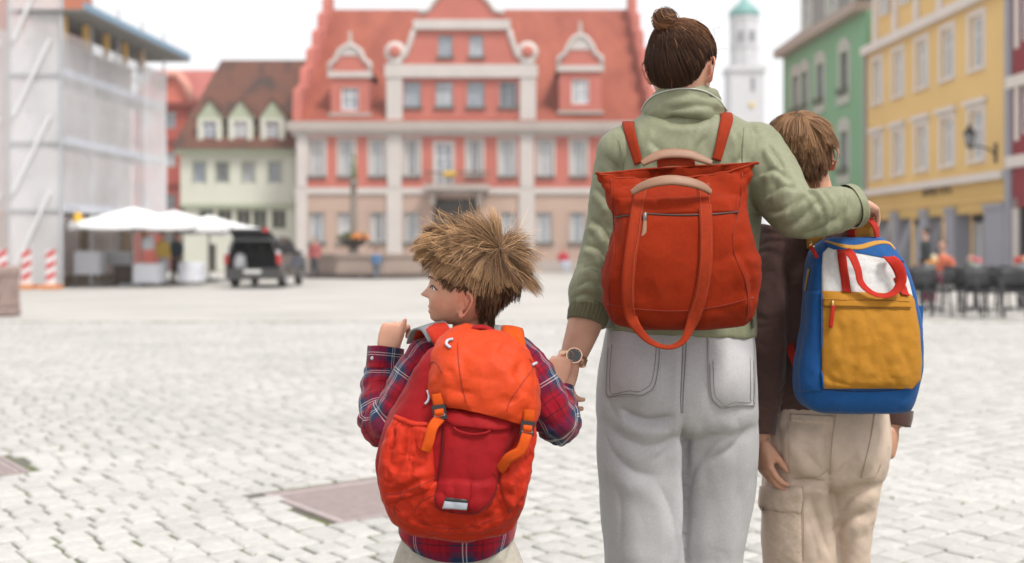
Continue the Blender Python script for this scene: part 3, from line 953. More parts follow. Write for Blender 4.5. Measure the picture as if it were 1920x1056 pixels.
for u in (g_l+4.0, g_l+8.0, g_l+11.6):
    h = (u-.5, u+.5, ZG+1.2, ZG+2.6)
    w = FR.wall('dormer', u-1.0, u+1.0, ZG+.5, ZG+2.9, [h], GTR, gn, d=-.1)
    FR.window(h, w, d=-.1)
    FR.poly('dormer_gable', [(u-1.2, ZG+2.9), (u, ZG+3.9), (u+1.2, ZG+2.9)], -.5, -.05, GTR, w)
    mb = MB(); mb.add([FR.pt(u-1, ZG+.5, -.1), FR.pt(u-1, ZG+2.9, -.1), FR.pt(u-1, ZG+2.9, -3)], [(0,1,2)]); mb.add([FR.pt(u+1, ZG+.5, -.1), FR.pt(u+1, ZG+2.9, -.1), FR.pt(u+1, ZG+2.9, -3)], [(0,1,2)])
    mb.add([FR.pt(u-1.2, ZG+2.9, 0), FR.pt(u, ZG+3.95, 0), FR.pt(u, ZG+3.95, -4.3), FR.pt(u-1.2, ZG+2.9, -3)], [(0,1,2,3)]); mb.add([FR.pt(u+1.2, ZG+2.9, 0), FR.pt(u, ZG+3.95, 0), FR.pt(u, ZG+3.95, -4.3), FR.pt(u+1.2, ZG+2.9, -3)], [(0,1,2,3)]); mb.build('dormer_roof', GROOF, w)

rd = empty('dark_red_house', (OX+4, 34, 0))
tag(rd, 'dark red house with white trim cut by the right picture edge', 'building')
DRED = mat('dark_red_plaster', lin(160, 58, 66, .70), .85, .05, .5)
r_l, r_r = ru(38.75), ru(29.5)
hd_ = [(u-.55, u+.55, a, b) for u in (r_l+1.3, r_l+3.5, r_l+5.7, r_l+7.9) for a, b in ((rz(1905, 82), rz(1905, -10)), (rz(1905, 255), rz(1905, 160)))]
hs_ = [(u-.7, u+.7, .5, 2.9) for u in (r_l+1.3, r_l+3.5, r_l+5.7, r_l+7.9)]
FR.wall('wall', r_l, r_r, rz(1905, 390), 10.6, hd_, DRED, rd)
FR.wall('wall', r_l, r_r, 0, rz(1905, 390), hs_, YTR, rd)
for h in hd_: FR.window(h, rd, trim=YTR, tw=.28)
for h in hs_: FR.window(h, rd, fm=mat('anthracite', (.05, .05, .055), .5), pm=GLASS_D, cross=(1, 0))
for py in (150, 300): FR.box('band', r_l, r_r, rz(1905, py+14), rz(1905, py-8), -.02, .12, YTR, rd)
FR.box('corner_strip', r_l-.1, r_l+.28, 0, 10.6, .0, .1, GREYS, rd)
FR.box('eaves', r_l, r_r, 10.6, 11.0, -.3, .5, YTR, rd)
FR.sides(r_l, r_r, 0, 10.6, 10, DRED, rd)
mb = MB(); roof_poly(mb, [[FR.pt(r_l, 11, .4), FR.pt(r_r, 11, .4), FR.pt(r_r, 15, -5), FR.pt(r_l, 15, -5)], [FR.pt(r_l, 15, -5), FR.pt(r_r, 15, -5), FR.pt(r_r, 11, -10), FR.pt(r_l, 11, -10)]]); mb.build('roof', TROOF, rd)

# ------------------------------------------------------------ church tower far behind
YC = 165.0; KC = YC/FPX
def cz(py): return CAMZ+(HY-py)*KC
CX0 = (1395-CXP)*KC
ct = empty('church_tower', (CX0, YC, 0))
tag(ct, 'pale church tower with green onion dome above the street', 'tower')
CW = mat('tower_plaster', lin(226, 225, 228, .66), .85, .04, .2)
CWD = mat('tower_opening', (.22, .22, .24), .8)
def octo(mb, r, z0, z1, r1=None):
    mb.lathe([(r, z0), (r1 or r, z1)], (CX0, YC, 0), 8)
hwl = 31*KC
mb = MB(); mb.box((CX0-hwl, YC-hwl, 0), (CX0+hwl, YC+hwl, cz(138))); mb.build('shaft', CW, ct)
mb = MB(); mb.box((CX0-hwl-.3, YC-hwl-.3, cz(138)), (CX0+hwl+.3, YC+hwl+.3, cz(128))); mb.build('cornice', CW, ct)
mb = MB(); octo(mb, 26.5*KC, cz(128), cz(36)); mb.build('belfry', CW, ct)
for za, zb in ((92, 88), (40, 33)):
    mb = MB(); octo(mb, 28*KC, cz(za), cz(zb)); mb.build('moulding', CW, ct)
mb = MB(); mb.lathe([(27*KC, cz(33)), (29*KC, cz(28)), (27*KC, cz(22)), (20*KC, cz(14)), (10*KC, cz(6)), (4*KC, cz(-2)), (2*KC, cz(-16)), (.2*KC, cz(-34))], (CX0, YC, 0), 16); mb.build('onion_dome', mat('verdigris', lin(120, 178, 172, .66), .6, .1, .3), ct, True)
for dx in (-10, 10):
    mb = MB(); mb.box((CX0+(dx-5)*KC, YC-26*KC, cz(80)), (CX0+(dx+5)*KC, YC-20*KC, cz(62))); mb.build('belfry_opening', CWD, ct)
mb = MB(); mb.box((CX0+6*KC, YC-hwl-.05, cz(176)), (CX0+14*KC, YC-hwl+.3, cz(150))); mb.build('slit_window', CWD, ct)
mb = MB(); V, F = ellipsoid((CX0+8*KC, YC-hwl-.1, cz(201)), (5.5*KC, .15, 5.5*KC), 16, 8); mb.add(V, F); mb.build('clock_face', mat('gold_clock', (.62, .45, .12), .5), ct, True)

# ------------------------------------------------------------ scaffolded house on the left
SX, SY = -13.6, 34.4
ANS = math.atan2(1, .065)
FS = Fac(SX, SY, ANS)     # u into depth, outward normal faces +x (the square)
sb = empty('scaffolded_house', (SX-4, SY+4, 0))
tag(sb, 'corner house behind scaffolding, pale walls with orange top storey', 'building')
PALE = mat('pale_pink_plaster', lin(236, 222, 218, .80), .85, .06, .6)
ORG = mat('orange_plaster', lin(226, 142, 112, .70), .85, .08, .6)
LEN = 8.6
hh = [(u-.45, u+.45, a, a+1.5) for u in (2.6, 4.4, 6.2, 7.8) for a in (3.6, 6.0)]
FS.wall('wall', .9, LEN, 2.6, 8.0, hh, PALE, sb, d=-1.35)
for h in hh: FS.window(h, sb, d=-1.35)
hsf = [(2.2, 4.2, .3, 2.3), (5.0, 7.4, .3, 2.3)]
FS.wall('wall', .9, LEN, 0, 2.6, hsf, mat('brown_shopfront', (.28, .20, .13), .7, .15, 1), sb, d=-1.3)
for h in hsf: FS.window(h, sb, d=-1.3, pm=GLASS, fm=mat('rail_brown', (.16, .085, .06), .6), cross=(1, 0))
FS.wall('wall', .9, 5.2, 8.0, 11.5, [(2.0, 2.8, 8.8, 10.2), (3.6, 4.4, 8.8, 10.2)], ORG, sb, d=-1.35)
for h in [(2.0, 2.8, 8.8, 10.2), (3.6, 4.4, 8.8, 10.2)]: FS.window(h, sb, d=-1.35, fm=mat('timber_yellow', (.60, .38, .12), .7))
mb = MB(); A = [FS.pt(.9, 0, -1.36), FS.pt(.9, 0, -9), FS.pt(LEN, 0, -9), FS.pt(LEN, 0, -1.36)]
mb.prism([A[0], A[1], A[2], A[3]], (0, 0, 8.0)); mb.build('wall', PALE, sb)
mb = MB(); A = [FS.pt(.9, 8, -1.36), FS.pt(.9, 8, -9), FS.pt(5.2, 8, -9), FS.pt(5.2, 8, -1.36)]
mb.prism(A, (0, 0, 3.4)); mb.build('wall', ORG, sb)

sc = empty('scaffold', (SX, SY+4, 0))
tag(sc, 'scaffolding hung with white netting around the corner house', 'scaffold')
STEEL = mat('scaffold_steel', (.50, .51, .53), .4, metal=.6)
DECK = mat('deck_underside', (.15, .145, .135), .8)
BLUEE = mat('toe_board_blue', lin(150, 186, 214, .62), .6)
PLK = mat('toe_board_pale', lin(205, 214, 232, .66), .6)
levels = [2.35, 4.4, 6.45]
for u in np.linspace(0, LEN-.3, 5):
    for d in (0.0, -1.0):
        mb = MB(); mb.tube([FS.pt(u, 0, d), FS.pt(u, 9.3, d)], .035, 6); mb.build('standard', STEEL, sc)
for z in levels:
    for d in (0.0, -1.0):
        mb = MB(); mb.tube([FS.pt(-.1, z+1.0, d), FS.pt(LEN, z+1.0, d)], .028, 6); mb.build('ledger', STEEL, sc)
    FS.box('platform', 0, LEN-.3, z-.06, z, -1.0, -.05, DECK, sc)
    FS.box('toe_board', 0, LEN-.3, z, z+.22, -.045, -.02, PLK, sc)
# roof-edge catch deck with yellow bearers
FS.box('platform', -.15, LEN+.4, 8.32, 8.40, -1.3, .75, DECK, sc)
FS.box('toe_board', -.15, LEN+.4, 8.40, 8.60, .72, .76, BLUEE, sc)
YB = mat('timber_yellow', (.60, .38, .12), .7)
for u in np.linspace(.3, LEN-2.2, 5):
    mb = MB(); FS.boxm(mb, u-.09, u+.12, 7.55, 8.3, -.16, -.02); mb.build('bearer', YB, sc)
# end bay: frame and diagonal braces
FE = Fac(SX, SY-.02, 0)
for u in (-1.6, -.02):
    mb = MB(); mb.tube([FE.pt(u, 0, .03), FE.pt(u, 11.5, .03)], .04, 6); mb.build('standard', STEEL, sc)
BRC = mat('white_brace', (.68, .68, .69), .5)
for i, (z0, z1) in enumerate(((.5, 2.9), (2.9, 5.2), (5.2, 7.5), (7.5, 9.9))):
    mb = MB(); mb.tube([FE.pt(-1.45, z0, .06), FE.pt(-.35, z1, .06)], .06, 8); mb.build('brace', BRC, sc)
    mb = MB(); mb.tube([FE.pt(-3.1, z0, -.3), FE.pt(-2.0, z1, -.3)], .06, 8); mb.build('brace', BRC, sc)
for z in (2.35, 4.4, 6.45, 8.4):
    mb = MB(); mb.tube([FE.pt(-1.65, z, .03), FE.pt(.05, z, .03)], .035, 6); mb.build('transom', STEEL, sc)
def net_mat(name, a):
    m = bpy.data.materials.new(name); m.use_nodes = True
    nt = m.node_tree; N = nt.nodes; L = nt.links
    b = N['Principled BSDF']; b.inputs['Base Color'].default_value = (.86, .86, .88, 1); b.inputs['Roughness'].default_value = .8
    b.inputs['Transmission Weight'].default_value = 0
    tr = N.new('ShaderNodeBsdfTransparent'); tl = N.new('ShaderNodeBsdfTranslucent'); tl.inputs[0].default_value = (.86, .86, .88, 1)
    m1 = N.new('ShaderNodeMixShader'); m1.inputs[0].default_value = .4
    L.new(b.outputs[0], m1.inputs[1]); L.new(tl.outputs[0], m1.inputs[2])
    m2 = N.new('ShaderNodeMixShader')
    tc = N.new('ShaderNodeTexCoord'); nz = N.new('ShaderNodeTexNoise'); nz.inputs['Scale'].default_value = .7; nz.inputs['Detail'].default_value = 3
    L.new(tc.outputs['Object'], nz.inputs['Vector'])
    mr = N.new('ShaderNodeMapRange'); mr.inputs[1].default_value = .3; mr.inputs[2].default_value = .7; mr.inputs[3].default_value = a-.08; mr.inputs[4].default_value = a+.08
    L.new(nz.outputs['Fac'], mr.inputs[0]); L.new(mr.outputs[0], m2.inputs[0])
    L.new(tr.outputs[0], m2.inputs[1]); L.new(m1.outputs[0], m2.inputs[2])
    L.new(m2.outputs[0], N['Material Output'].inputs[0])
    return m
def net(name, pf, u0, u1, z0, z1, nu, nz, m, amp=.05):
    V = []; F = []
    for j in range(nz+1):
        for i in range(nu+1):
            u = u0+(u1-u0)*i/nu; z = z0+(z1-z0)*j/nz
            V.append((u, z))
    V = np.array(V)
    w = amp*fbm(np.stack([V[:, 0]*1.3, V[:, 1]*.45, np.zeros(len(V))], 1), 3)
    V3 = [pf(a, b, w[k]) for k, (a, b) in enumerate(V)]
    F = [(j*(nu+1)+i, j*(nu+1)+i+1, (j+1)*(nu+1)+i+1, (j+1)*(nu+1)+i) for j in range(nz) for i in range(nu)]
    return mesh_obj(name, V3, F, m, sc, True)
NETM = net_mat('netting_thin', .52); NETD = net_mat('netting_dense', .78)
for z0, z1 in ((2.3, 4.35), (4.35, 6.4), (6.4, 7.75)):
    net('netting', lambda u, z, w: FS.pt(u, z, .06+w), 0, LEN-2.4, z0, z1, 24, 8, NETM)
    net('netting', lambda u, z, w: FS.pt(u, z, .07+w), LEN-2.4, LEN-.2, z0, z1, 10, 8, NETD)
for z0, z1 in ((2.35, 4.4), (4.4, 6.45), (6.45, 8.4), (8.4, 11.3)):
    net('netting', lambda u, z, w: FE.pt(u, z, -.02+w), -1.6, 0, z0, z1, 10, 10, NETD, .03)
net('netting', lambda u, z, w: FE.pt(u, z, -.02+w), -1.6, 0, 0.1, 2.35, 10, 8, NETD, .03)
for z0, z1 in ((2.35, 4.4), (4.4, 6.45), (6.45, 9.4)):
    net('netting', lambda u, z, w: FE.pt(u, z, -.5+w), -5.5, -1.66, z0, z1, 20, 8, NETM, .04)
# ================================================================== things in the square
def cylinder(mb, c, r, h, n=16, axis='z'):
    V = []
    for s in (0, 1):
        for k in range(n):
            a = 2*math.pi*k/n
            if axis == 'z': V.append((c[0]+r*math.cos(a), c[1]+r*math.sin(a), c[2]+s*h))
            else: V.append((c[0]+s*h, c[1]+r*math.cos(a), c[2]+r*math.sin(a)))
    F = [(k, (k+1) % n, n+(k+1) % n, n+k) for k in range(n)] + [tuple(range(n-1, -1, -1)), tuple(range(n, 2*n))]
    mb.add(V, F); return mb

# ---- dark estate car with raised tailgate
car_x, car_y = (474-CXP)/FPX*34.4, 34.4
car = empty('parked_car', (car_x, car_y+2.1, 0))
tag(car, 'dark grey estate car with its tailgate raised beside the parasols', 'car')
PAINT = mat('dark_car_paint', (.018, .017, .019), .3, coat=.7, spec=.5)
PAINT2 = mat('car_trim_black', (.012, .012, .013), .5)
CGL = mat('car_glass', (.03, .033, .036), .05, spec=.8)
def cq(x, y, z): return (car_x+x, car_y+y, z)
prof = [(.02, .42), (.0, .60), (.03, .92), (.10, 1.02), (.32, 1.46), (.65, 1.54), (1.3, 1.56), (2.1, 1.52), (2.55, 1.36), (3.05, 1.04), (3.6, .98), (4.15, .86), (4.32, .62), (4.28, .32)]
def arch(c, r=.36, z=.30):
    return [(c+r*math.cos(a), max(z, .31+r*math.sin(a))) for a in np.linspace(0, math.pi, 9)]
low = [(3.90, .30)] + arch(3.50) + [(1.20, .30)] + arch(.82) + [(.40, .30)]
poly = prof + low
W2 = .84
for sx in (-1, 1):
    mb = MB(); x0 = sx*W2; mb.prism([cq(x0, a, b) for a, b in poly], (-sx*.07, 0, 0)); mb.build('side_panel', PAINT, car)
    for y0, y1, z0, z1, z2, z3 in ((.42, 1.18, 1.04, 1.04, 1.47, 1.44), (1.26, 2.05, 1.04, 1.04, 1.47, 1.44), (2.12, 2.85, 1.04, 1.04, 1.10, 1.42)):
        mb = MB(); mb.prism([cq(sx*(W2+.004), y0, z0), cq(sx*(W2+.004), y1, z1), cq(sx*(W2+.004), y1-.06, z2), cq(sx*(W2+.004), y0+.12, z3)], (-sx*.02, 0, 0)); mb.build('side_window', CGL, car)
    mb = MB(); mb.tube([cq(sx*(W2+.01), .9, .98), cq(sx*(W2+.01), 1.1, .98)], .015, 6); mb.build('door_handle', PAINT2, car)
    # tail light
    mb = MB(); mb.box(cq(sx*.80-.07, -.03, .72), cq(sx*.80+.05, .14, 1.02)); mb.build('tail_light', mat('red_lens', (.45, .02, .02), .2, coat=.5), car)
    mb = MB(); mb.box(cq(sx*.80-.06, -.028, 1.025), cq(sx*.80+.045, .12, 1.13)); mb.build('reverse_light', mat('clear_lens', (.6, .6, .6), .2), car)
    mb = MB(); V, F = ellipsoid(cq(sx*.95, 2.72, 1.08), (.10, .05, .07), 10, 8); mb.add(V, F); mb.build('wing_mirror', PAINT, car, True)
    for yc in (.82, 3.50):
        mb = MB(); R = []
        for (r, x) in ((.20, .0), (.29, .0), (.325, .03), (.33, .10), (.325, .17), (.29, .20), (.20, .20)):
            R.append([cq(sx*(W2-.01)-sx*x, yc+r*math.cos(a), .33+r*math.sin(a)) for a in np.linspace(0, 2*math.pi, 24, endpoint=False)])
        V, F = ring_loft(np.array(R)); w = mesh_obj('wheel', V, F, mat('tyre', (.02, .02, .02), .8), car, True)
        mb = MB(); cylinder(mb, cq(sx*(W2-.005)-(.02 if sx > 0 else -.0), yc, .33), .19, .02, 20, 'x'); mb.build('rim', mat('alloy', (.45, .45, .46), .3, metal=.9), w)
mb = MB()
top = [(.32, 1.46), (.65, 1.54), (1.3, 1.56), (2.1, 1.52)]
for (a, b), (c, d) in zip(top[:-1], top[1:]):
    mb.prism([cq(-W2+.07, a, b), cq(W2-.07, a, b), cq(W2-.07, c, d), cq(-W2+.07, c, d)], (0, 0, -.05))
mb.build('roof', PAINT, car)
mb = MB(); mb.prism([cq(-W2+.07, 2.1, 1.51), cq(W2-.07, 2.1, 1.51), cq(W2-.07, 3.05, 1.03), cq(-W2+.07, 3.05, 1.03)], (0, .02, -.03)); mb.build('windscreen', CGL, car)
mb = MB(); mb.prism([cq(-W2+.07, 3.05, 1.03), cq(W2-.07, 3.05, 1.03), cq(W2-.07, 4.15, .86), cq(-W2+.07, 4.15, .86)], (0, 0, -.06)); mb.build('bonnet', PAINT, car)
mb = MB(); mb.box(cq(-W2+.07, 4.15, .32), cq(W2-.07, 4.3, .84)); mb.build('front_bumper', PAINT, car)
mb = MB(); mb.box(cq(-W2+.07, .05, .34), cq(W2-.07, 4.2, .42)); mb.build('floor', PAINT2, car)
mb = MB(); mb.box(cq(-W2+.07, 1.05, .42), cq(W2-.07, 1.2, 1.12)); mb.build('seat_back', mat('car_seat', (.02, .02, .022), .9), car)
for dx in (-.42, 0, .42):
    mb = MB(); V, F = ellipsoid(cq(dx, 1.12, 1.22), (.13, .06, .10), 10, 8); mb.add(V, F); mb.build('headrest', mat('car_seat', (.02, .02, .022), .9), car, True)
mb = MB(); mb.box(cq(-W2+.02, -.06, .26), cq(W2-.02, .10, .60)); mb.build('rear_bumper', mat('bumper_grey', (.045, .042, .042), .5), car)
mb = MB(); mb.box(cq(-.26, -.07, .44), cq(.26, -.062, .55)); mb.build('number_plate', mat('plate_white', (.6, .6, .58), .4), car)
tg = MB(); tg.prism([cq(-W2+.08, .30, 1.47), cq(W2-.08, .30, 1.47), cq(W2-.12, -.55, 1.72), cq(-W2+.12, -.55, 1.72)], (0, .02, .07)); tgo = tg.build('tailgate', PAINT, car)
mb = MB(); mb.prism([cq(-.6, .2, 1.49), cq(.6, .2, 1.49), cq(.56, -.22, 1.615), cq(-.56, -.22, 1.615)], (0, 0, -.01)); mb.build('rear_window', CGL, tgo)
mb = MB(); mb.box(cq(.52, -.57, 1.69), cq(.72, -.5, 1.80)); mb.build('tail_light', mat('red_lens', (.45, .02, .02), .2, coat=.5), tgo)
for sx in (-1, 1):
    mb = MB(); mb.tube([cq(sx*.70, .12, 1.10), cq(sx*.68, -.15, 1.58)], .012, 6); mb.build('gas_strut', mat('steel', (.5, .5, .5), .3, metal=1), car)
for ch in car.children_recursive:      # sides lean in towards the roof
    for v in ch.data.vertices:
        if v.co.z > .95:
            v.co.x = car_x + (v.co.x-car_x)*(1-.30*(v.co.z-.95)*(1 if v.co.z < 1.6 else .8))
sk_ = empty('white_sack', cq(-.45, .3, .42)); tag(sk_, 'white sack standing in the open boot of the dark car', 'sack')
V, F = ellipsoid(cq(-.45, .28, .74), (.20, .16, .30), 20, 14); V = V + .03*fbm(V*6)[:, None]*(V-np.array(cq(-.45, .28, .74)))/.2
mesh_obj('cloth', V, F, mat('sack_white', (.6, .6, .62), .8), sk_, True)

# ---- big white parasols
def parasol(px, Y, half, z0, z1, label):
    X = (px-CXP)/FPX*Y
    r = empty('market_parasol', (X, Y, 0)); tag(r, label, 'parasol', 'white parasols over the stalls')
    n = 8; V = []; F = []
    rings = ((.03, 0), (.35, .42), (.7, .78), (1.0, 1.0))
    for s, h in rings:
        for k in range(n*4):
            a = 2*math.pi*k/(n*4)
            sq = 1/max(abs(math.cos(a)), abs(math.sin(a)))
            rad = half*s*(.55*sq+.45*1.12)
            sag = .05*s*math.sin(a*n/2)**2
            V.append((X+rad*math.cos(a+math.pi/8), Y+rad*math.sin(a+math.pi/8), z1-(z1-z0)*h**1.1-sag))
    m_ = n*4
    for k in range(m_):   # valance
        v = V[3*m_+k]; V.append((X+(v[0]-X)*1.003, Y+(v[1]-Y)*1.003, v[2]-.18-.02*(k % 2)))
    for i in range(4):
        for k in range(m_): F.append((i*m_+k, i*m_+(k+1) % m_, (i+1)*m_+(k+1) % m_, (i+1)*m_+k))
    cm = mat('parasol_cloth', (.80, .80, .81), .8)
    mesh_obj('canopy', V, F, cm, r, False)
    mb = MB(); mb.tube([(X, Y, 0), (X, Y, z1+.05)], .04, 8); mb.build('pole', mat('pole_grey', (.30, .30, .31), .5), r)
    mb = MB(); mb.box((X-.35, Y-.35, 0), (X+.35, Y+.35, .08)); mb.build('base', mat('pole_grey', (.30, .30, .31), .5), r)
    for k in range(8):
        a = 2*math.pi*k/8+math.pi/8
        mb = MB(); mb.tube([(X, Y, z1-.1), (X+half*.98*math.cos(a), Y+half*.98*math.sin(a), z0+.02)], .014, 5); mb.build('rib', mat('rib_dark', (.06, .06, .065), .6), r)
    return r
parasol(250, 36.0, 1.85, 2.00, 2.50, 'large white parasol nearest the scaffold corner')
parasol(326, 39.5, 1.9, 2.00, 2.52, 'middle white parasol between the scaffold and the dark car')
parasol(392, 43.0, 1.8, 1.96, 2.45, 'farthest white parasol, just behind the dark car roof')
def stall(px, Y, w, d, h, label, drop=.55):
    X = (px-CXP)/FPX*Y
    r = empty('covered_table', (X, Y, 0)); tag(r, label, 'table', 'cloth covered stall tables')
    n = 40; a = np.linspace(0, 2*np.pi, n, endpoint=False)
    pw = 5
    ca = np.sign(np.cos(a))*np.abs(np.cos(a))**(2/pw); sa = np.sign(np.sin(a))*np.abs(np.sin(a))**(2/pw)
    R = []
    for s, z in ((.05, h), (.7, h), (.98, h), (1.0, h-.02), (1.02, h-.2), (1.04, h-drop)):
        wv = 1 + (.03*np.sin(a*11) if z < h-.1 else 0)
        R.append(np.stack([X+w/2*s*ca*wv, Y+d/2*s*sa*wv, np.full(n, z)], 1))
    V, F = ring_loft(np.array(R), cap=False); F.append(tuple(range(n)))
    mesh_obj('cloth', V, F, mat('table_cloth_white', (.66, .67, .72), .8), r, True)
    for dx in (-.42, .42):
        for dy in (-.4, .4):
            mb = MB(); mb.tube([(X+dx*w, Y+dy*d, 0), (X+dx*w, Y+dy*d, h-.03)], .02, 6); mb.build('leg', mat('pole_grey', (.30, .30, .31), .5), r)
stall(170, 36.5, .85, .8, 1.12, 'white cloth table left of the brown tub, under the parasol', .75)
stall(224, 38.0, .80, .7, 1.10, 'white cloth table standing behind the brown tub', .45)
stall(280, 36.0, .85, .8, .72, 'low white cloth table right of the brown tub', .6)
stall(360, 37.0, .75, .8, .75, 'white cloth table nearest the dark car', .62)
def tub(px, Y, w, h, label):
    X = (px-CXP)/FPX*Y
    r = empty('wooden_tub', (X, Y, 0)); tag(r, label, 'tub')
    n = 14
    wm = mat('tub_brown', (.115, .075, .06), .8, .2, 8)
    for k in range(n):
        a0, a1 = 2*math.pi*k/n, 2*math.pi*(k+1)/n-.02
        mb = MB(); mb.prism([(X+w/2*.92*math.cos(a0), Y+w/2*.92*math.sin(a0), 0), (X+w/2*.92*math.cos(a1), Y+w/2*.92*math.sin(a1), 0), (X+w/2*.84*math.cos(a1), Y+w/2*.84*math.sin(a1), 0), (X+w/2*.84*math.cos(a0), Y+w/2*.84*math.sin(a0), 0)], (0, 0, h)); mb.build('stave', wm, r)
    for z in (.12*h/.6, .45*h/.6):
        mb = MB(); mb.lathe([(w/2*.93, z), (w/2*.95, z+.01), (w/2*.95, z+.05), (w/2*.93, z+.06)], (X, Y, 0), 20); mb.build('hoop', mat('iron_dark', (.05, .045, .04), .6), r)
    mb = MB(); mb.lathe([(w/2*.84, h-.06), (.01, h-.04)], (X, Y, 0), 16); mb.build('soil', mat('soil', (.06, .045, .03), .95), r)
tub(231, 37.0, .62, .66, 'dark brown wooden tub under the white parasol')
# hanging shop signs
def shop_sign(px, py, Y, w, h, label, m):
    c = P(px, py, Y)
    r = empty('hanging_sign', c); tag(r, label, 'sign')
    mb = MB(); V, F = ellipsoid(c, (w/2, .04, h/2), 20, 12); mb.add(V, F); mb.build('sign_board', m, r, True)
    mb = MB(); mb.tube([c+Vector((0, 0, h/2)), c+Vector((0, 0, h/2+.12)), c+Vector((-w*1.6, .1, h/2+.14))], .015, 6); mb.build('bracket', mat('iron_dark', (.05, .045, .04), .6), r)
shop_sign(146, 411, 34.6, .28, .44, 'yellow oval sign hanging at the scaffold corner', mat('sign_yellow', (.70, .40, .03), .6))
shop_sign(270, 436, 40.0, .24, .42, 'orange sign under the parasol edge', mat('sign_orange', (.68, .30, .05), .6))

# ---- red and white warning beacons
def beacon(px, Y, w, h, label):
    X = (px-CXP)/FPX*Y
    r = empty('warning_beacon', (X, Y, 0)); tag(r, label, 'beacon', 'red and white beacons at the scaffold foot')
    mb = MB(); mb.box((X-w/2, Y, .12), (X+w/2, Y+.05, .12+h)); mb.build('board', mat('beacon_white', (.66, .66, .67), .5), r)
    n = 3
    for k in range(n):
        z = .12 + h*(.10+k*.32)
        mb = MB(); mb.prism([(X-w/2, Y-.004, z), (X+w/2, Y-.004, z+.16), (X+w/2, Y-.004, z+.32), (X-w/2, Y-.004, z+.16)], (0, .003, 0)); mb.build('red_stripe', mat('beacon_red', (.50, .03, .03), .5), r)
    mb = MB(); mb.box((X-.28, Y-.2, 0), (X+.28, Y+.25, .12)); mb.build('foot', mat('foot_orange', (.62, .22, .06), .7), r)
beacon(95, 33.6, .28, 1.02, 'warning beacon right of the pair at the scaffold foot')
beacon(49, 33.6, .28, 1.02, 'warning beacon left of the pair at the scaffold foot')
beacon(4, 32.6, .28, 1.02, 'warning beacon cut by the left picture edge')
# ---- stone post at the left edge
sx0 = P(10, 590, 20.0)
so = empty('stone_post', (sx0.x, 20, 0)); tag(so, 'brown grey stone post cut by the left picture edge', 'post')
ST = mat('brown_stone', lin(176, 152, 144, .62), .8, .2, 5, bump=.4, bscale=20, bdist=.01)
mb = MB(); mb.lathe([(.27, 0), (.28, .08), (.25, .12), (.245, .66), (.27, .70), (.27, .80), (.20, .86)], (sx0.x, 20, 0), 8); mb.build('shaft', ST, so)
mb = MB(); mb.lathe([(.255, .14), (.262, .17), (.262, .22), (.255, .25)], (sx0.x, 20, 0), 8); mb.build('moulding', ST, so)

# ---- fountain
fc_ = Vector(((690-CXP)/FPX*48.5, 48.5, 0))
fo = empty('fountain', fc_); tag(fo, 'stone fountain basin with flower hung column before the town hall', 'fountain')
FST = mat('fountain_stone', lin(192, 172, 160, .58), .8, .12, 2)
FSD = mat('fountain_base', lin(120, 104, 96, .5), .85, .15, 2)
rb_ = 2.55
for k in range(8):
    a0, a1 = math.pi/8+k*math.pi/4, math.pi/8+(k+1)*math.pi/4
    q = lambda r, a, z: (fc_.x+r*math.cos(a), fc_.y+r*math.sin(a), z)
    mb = MB(); mb.prism([q(rb_, a0, .18), q(rb_, a1-.01, .18), q(rb_-.25, a1-.01, .18), q(rb_-.25, a0, .18)], (0, 0, .68)); mb.build('basin_slab', FST, fo)
    mb = MB(); mb.prism([q(rb_+.08, a0, .86), q(rb_+.08, a1-.005, .86), q(rb_-.3, a1-.005, .86), q(rb_-.3, a0, .86)], (0, 0, .14)); mb.build('rim', FST, fo)
mb = MB(); mb.lathe([(rb_+.25, 0), (rb_+.25, .16), (.1, .17)], fc_, 8); mb.build('step', FSD, fo)
mb = MB(); mb.lathe([(rb_-.26, .68), (.1, .681)], fc_, 16); mb.build('water', mat('basin_water', (.05, .07, .07), .05, spec=.6), fo)
cx_ = Vector(((663-CXP)/FPX*48.5, 48.5, 0))
mb = MB(); mb.lathe([(.34, .2), (.34, .9), (.26, .98), (.20, 1.1), (.18, 1.7), (.15, 3.2), (.14, 3.9), (.22, 4.0), (.22, 4.1), (.12, 4.14)], cx_, 14); mb.build('column', mat('column_stone', lin(176, 162, 150, .55), .8, .1, 3), fo, True)
mb = MB(); mb.tube([cx_+Vector((0, 0, 4.1)), cx_+Vector((.02, 0, 4.45)), cx_+Vector((-.02, 0, 4.8)), cx_+Vector((0, 0, 5.05))], [.11, .15, .11, .08], 10); V, F = ellipsoid(cx_+Vector((0, 0, 5.15)), (.09, .09, .12), 10, 8); mb.add(V, F); mb.build('figure', mat('bronze_green', lin(150, 158, 120, .5), .7), fo, True)
mb = MB(); mb.lathe([(.1, 1.25), (.45, 1.38), (.62, 1.62), (.60, 1.64), (.1, 1.6)], cx_, 16); mb.build('flower_bowl', mat('bowl_brown', (.09, .065, .05), .8), fo, True)
rf = np.random.default_rng(5)
for k in range(22):
    a = rf.uniform(0, 6.28); r = rf.uniform(.2, .72)
    c = cx_+Vector((r*math.cos(a), r*math.sin(a), 1.68+rf.uniform(-.12, .16)))
    V, F = ellipsoid(c, (.13, .13, .10), 8, 6); V = V+rf.normal(0, .022, V.shape)
    cm = [mat('flowers_red', (.50, .07, .05), .8), mat('flowers_orange', (.60, .20, .04), .8), mat('flower_leaves', (.09, .10, .035), .85), mat('flower_leaves', (.09, .10, .035), .85)]
    mm = cm[2+k % 2] if k % 2 else (cm[0] if c.x < cx_.x else cm[1])
    mesh_obj('flower_clump', V, F, mm, fo, False)

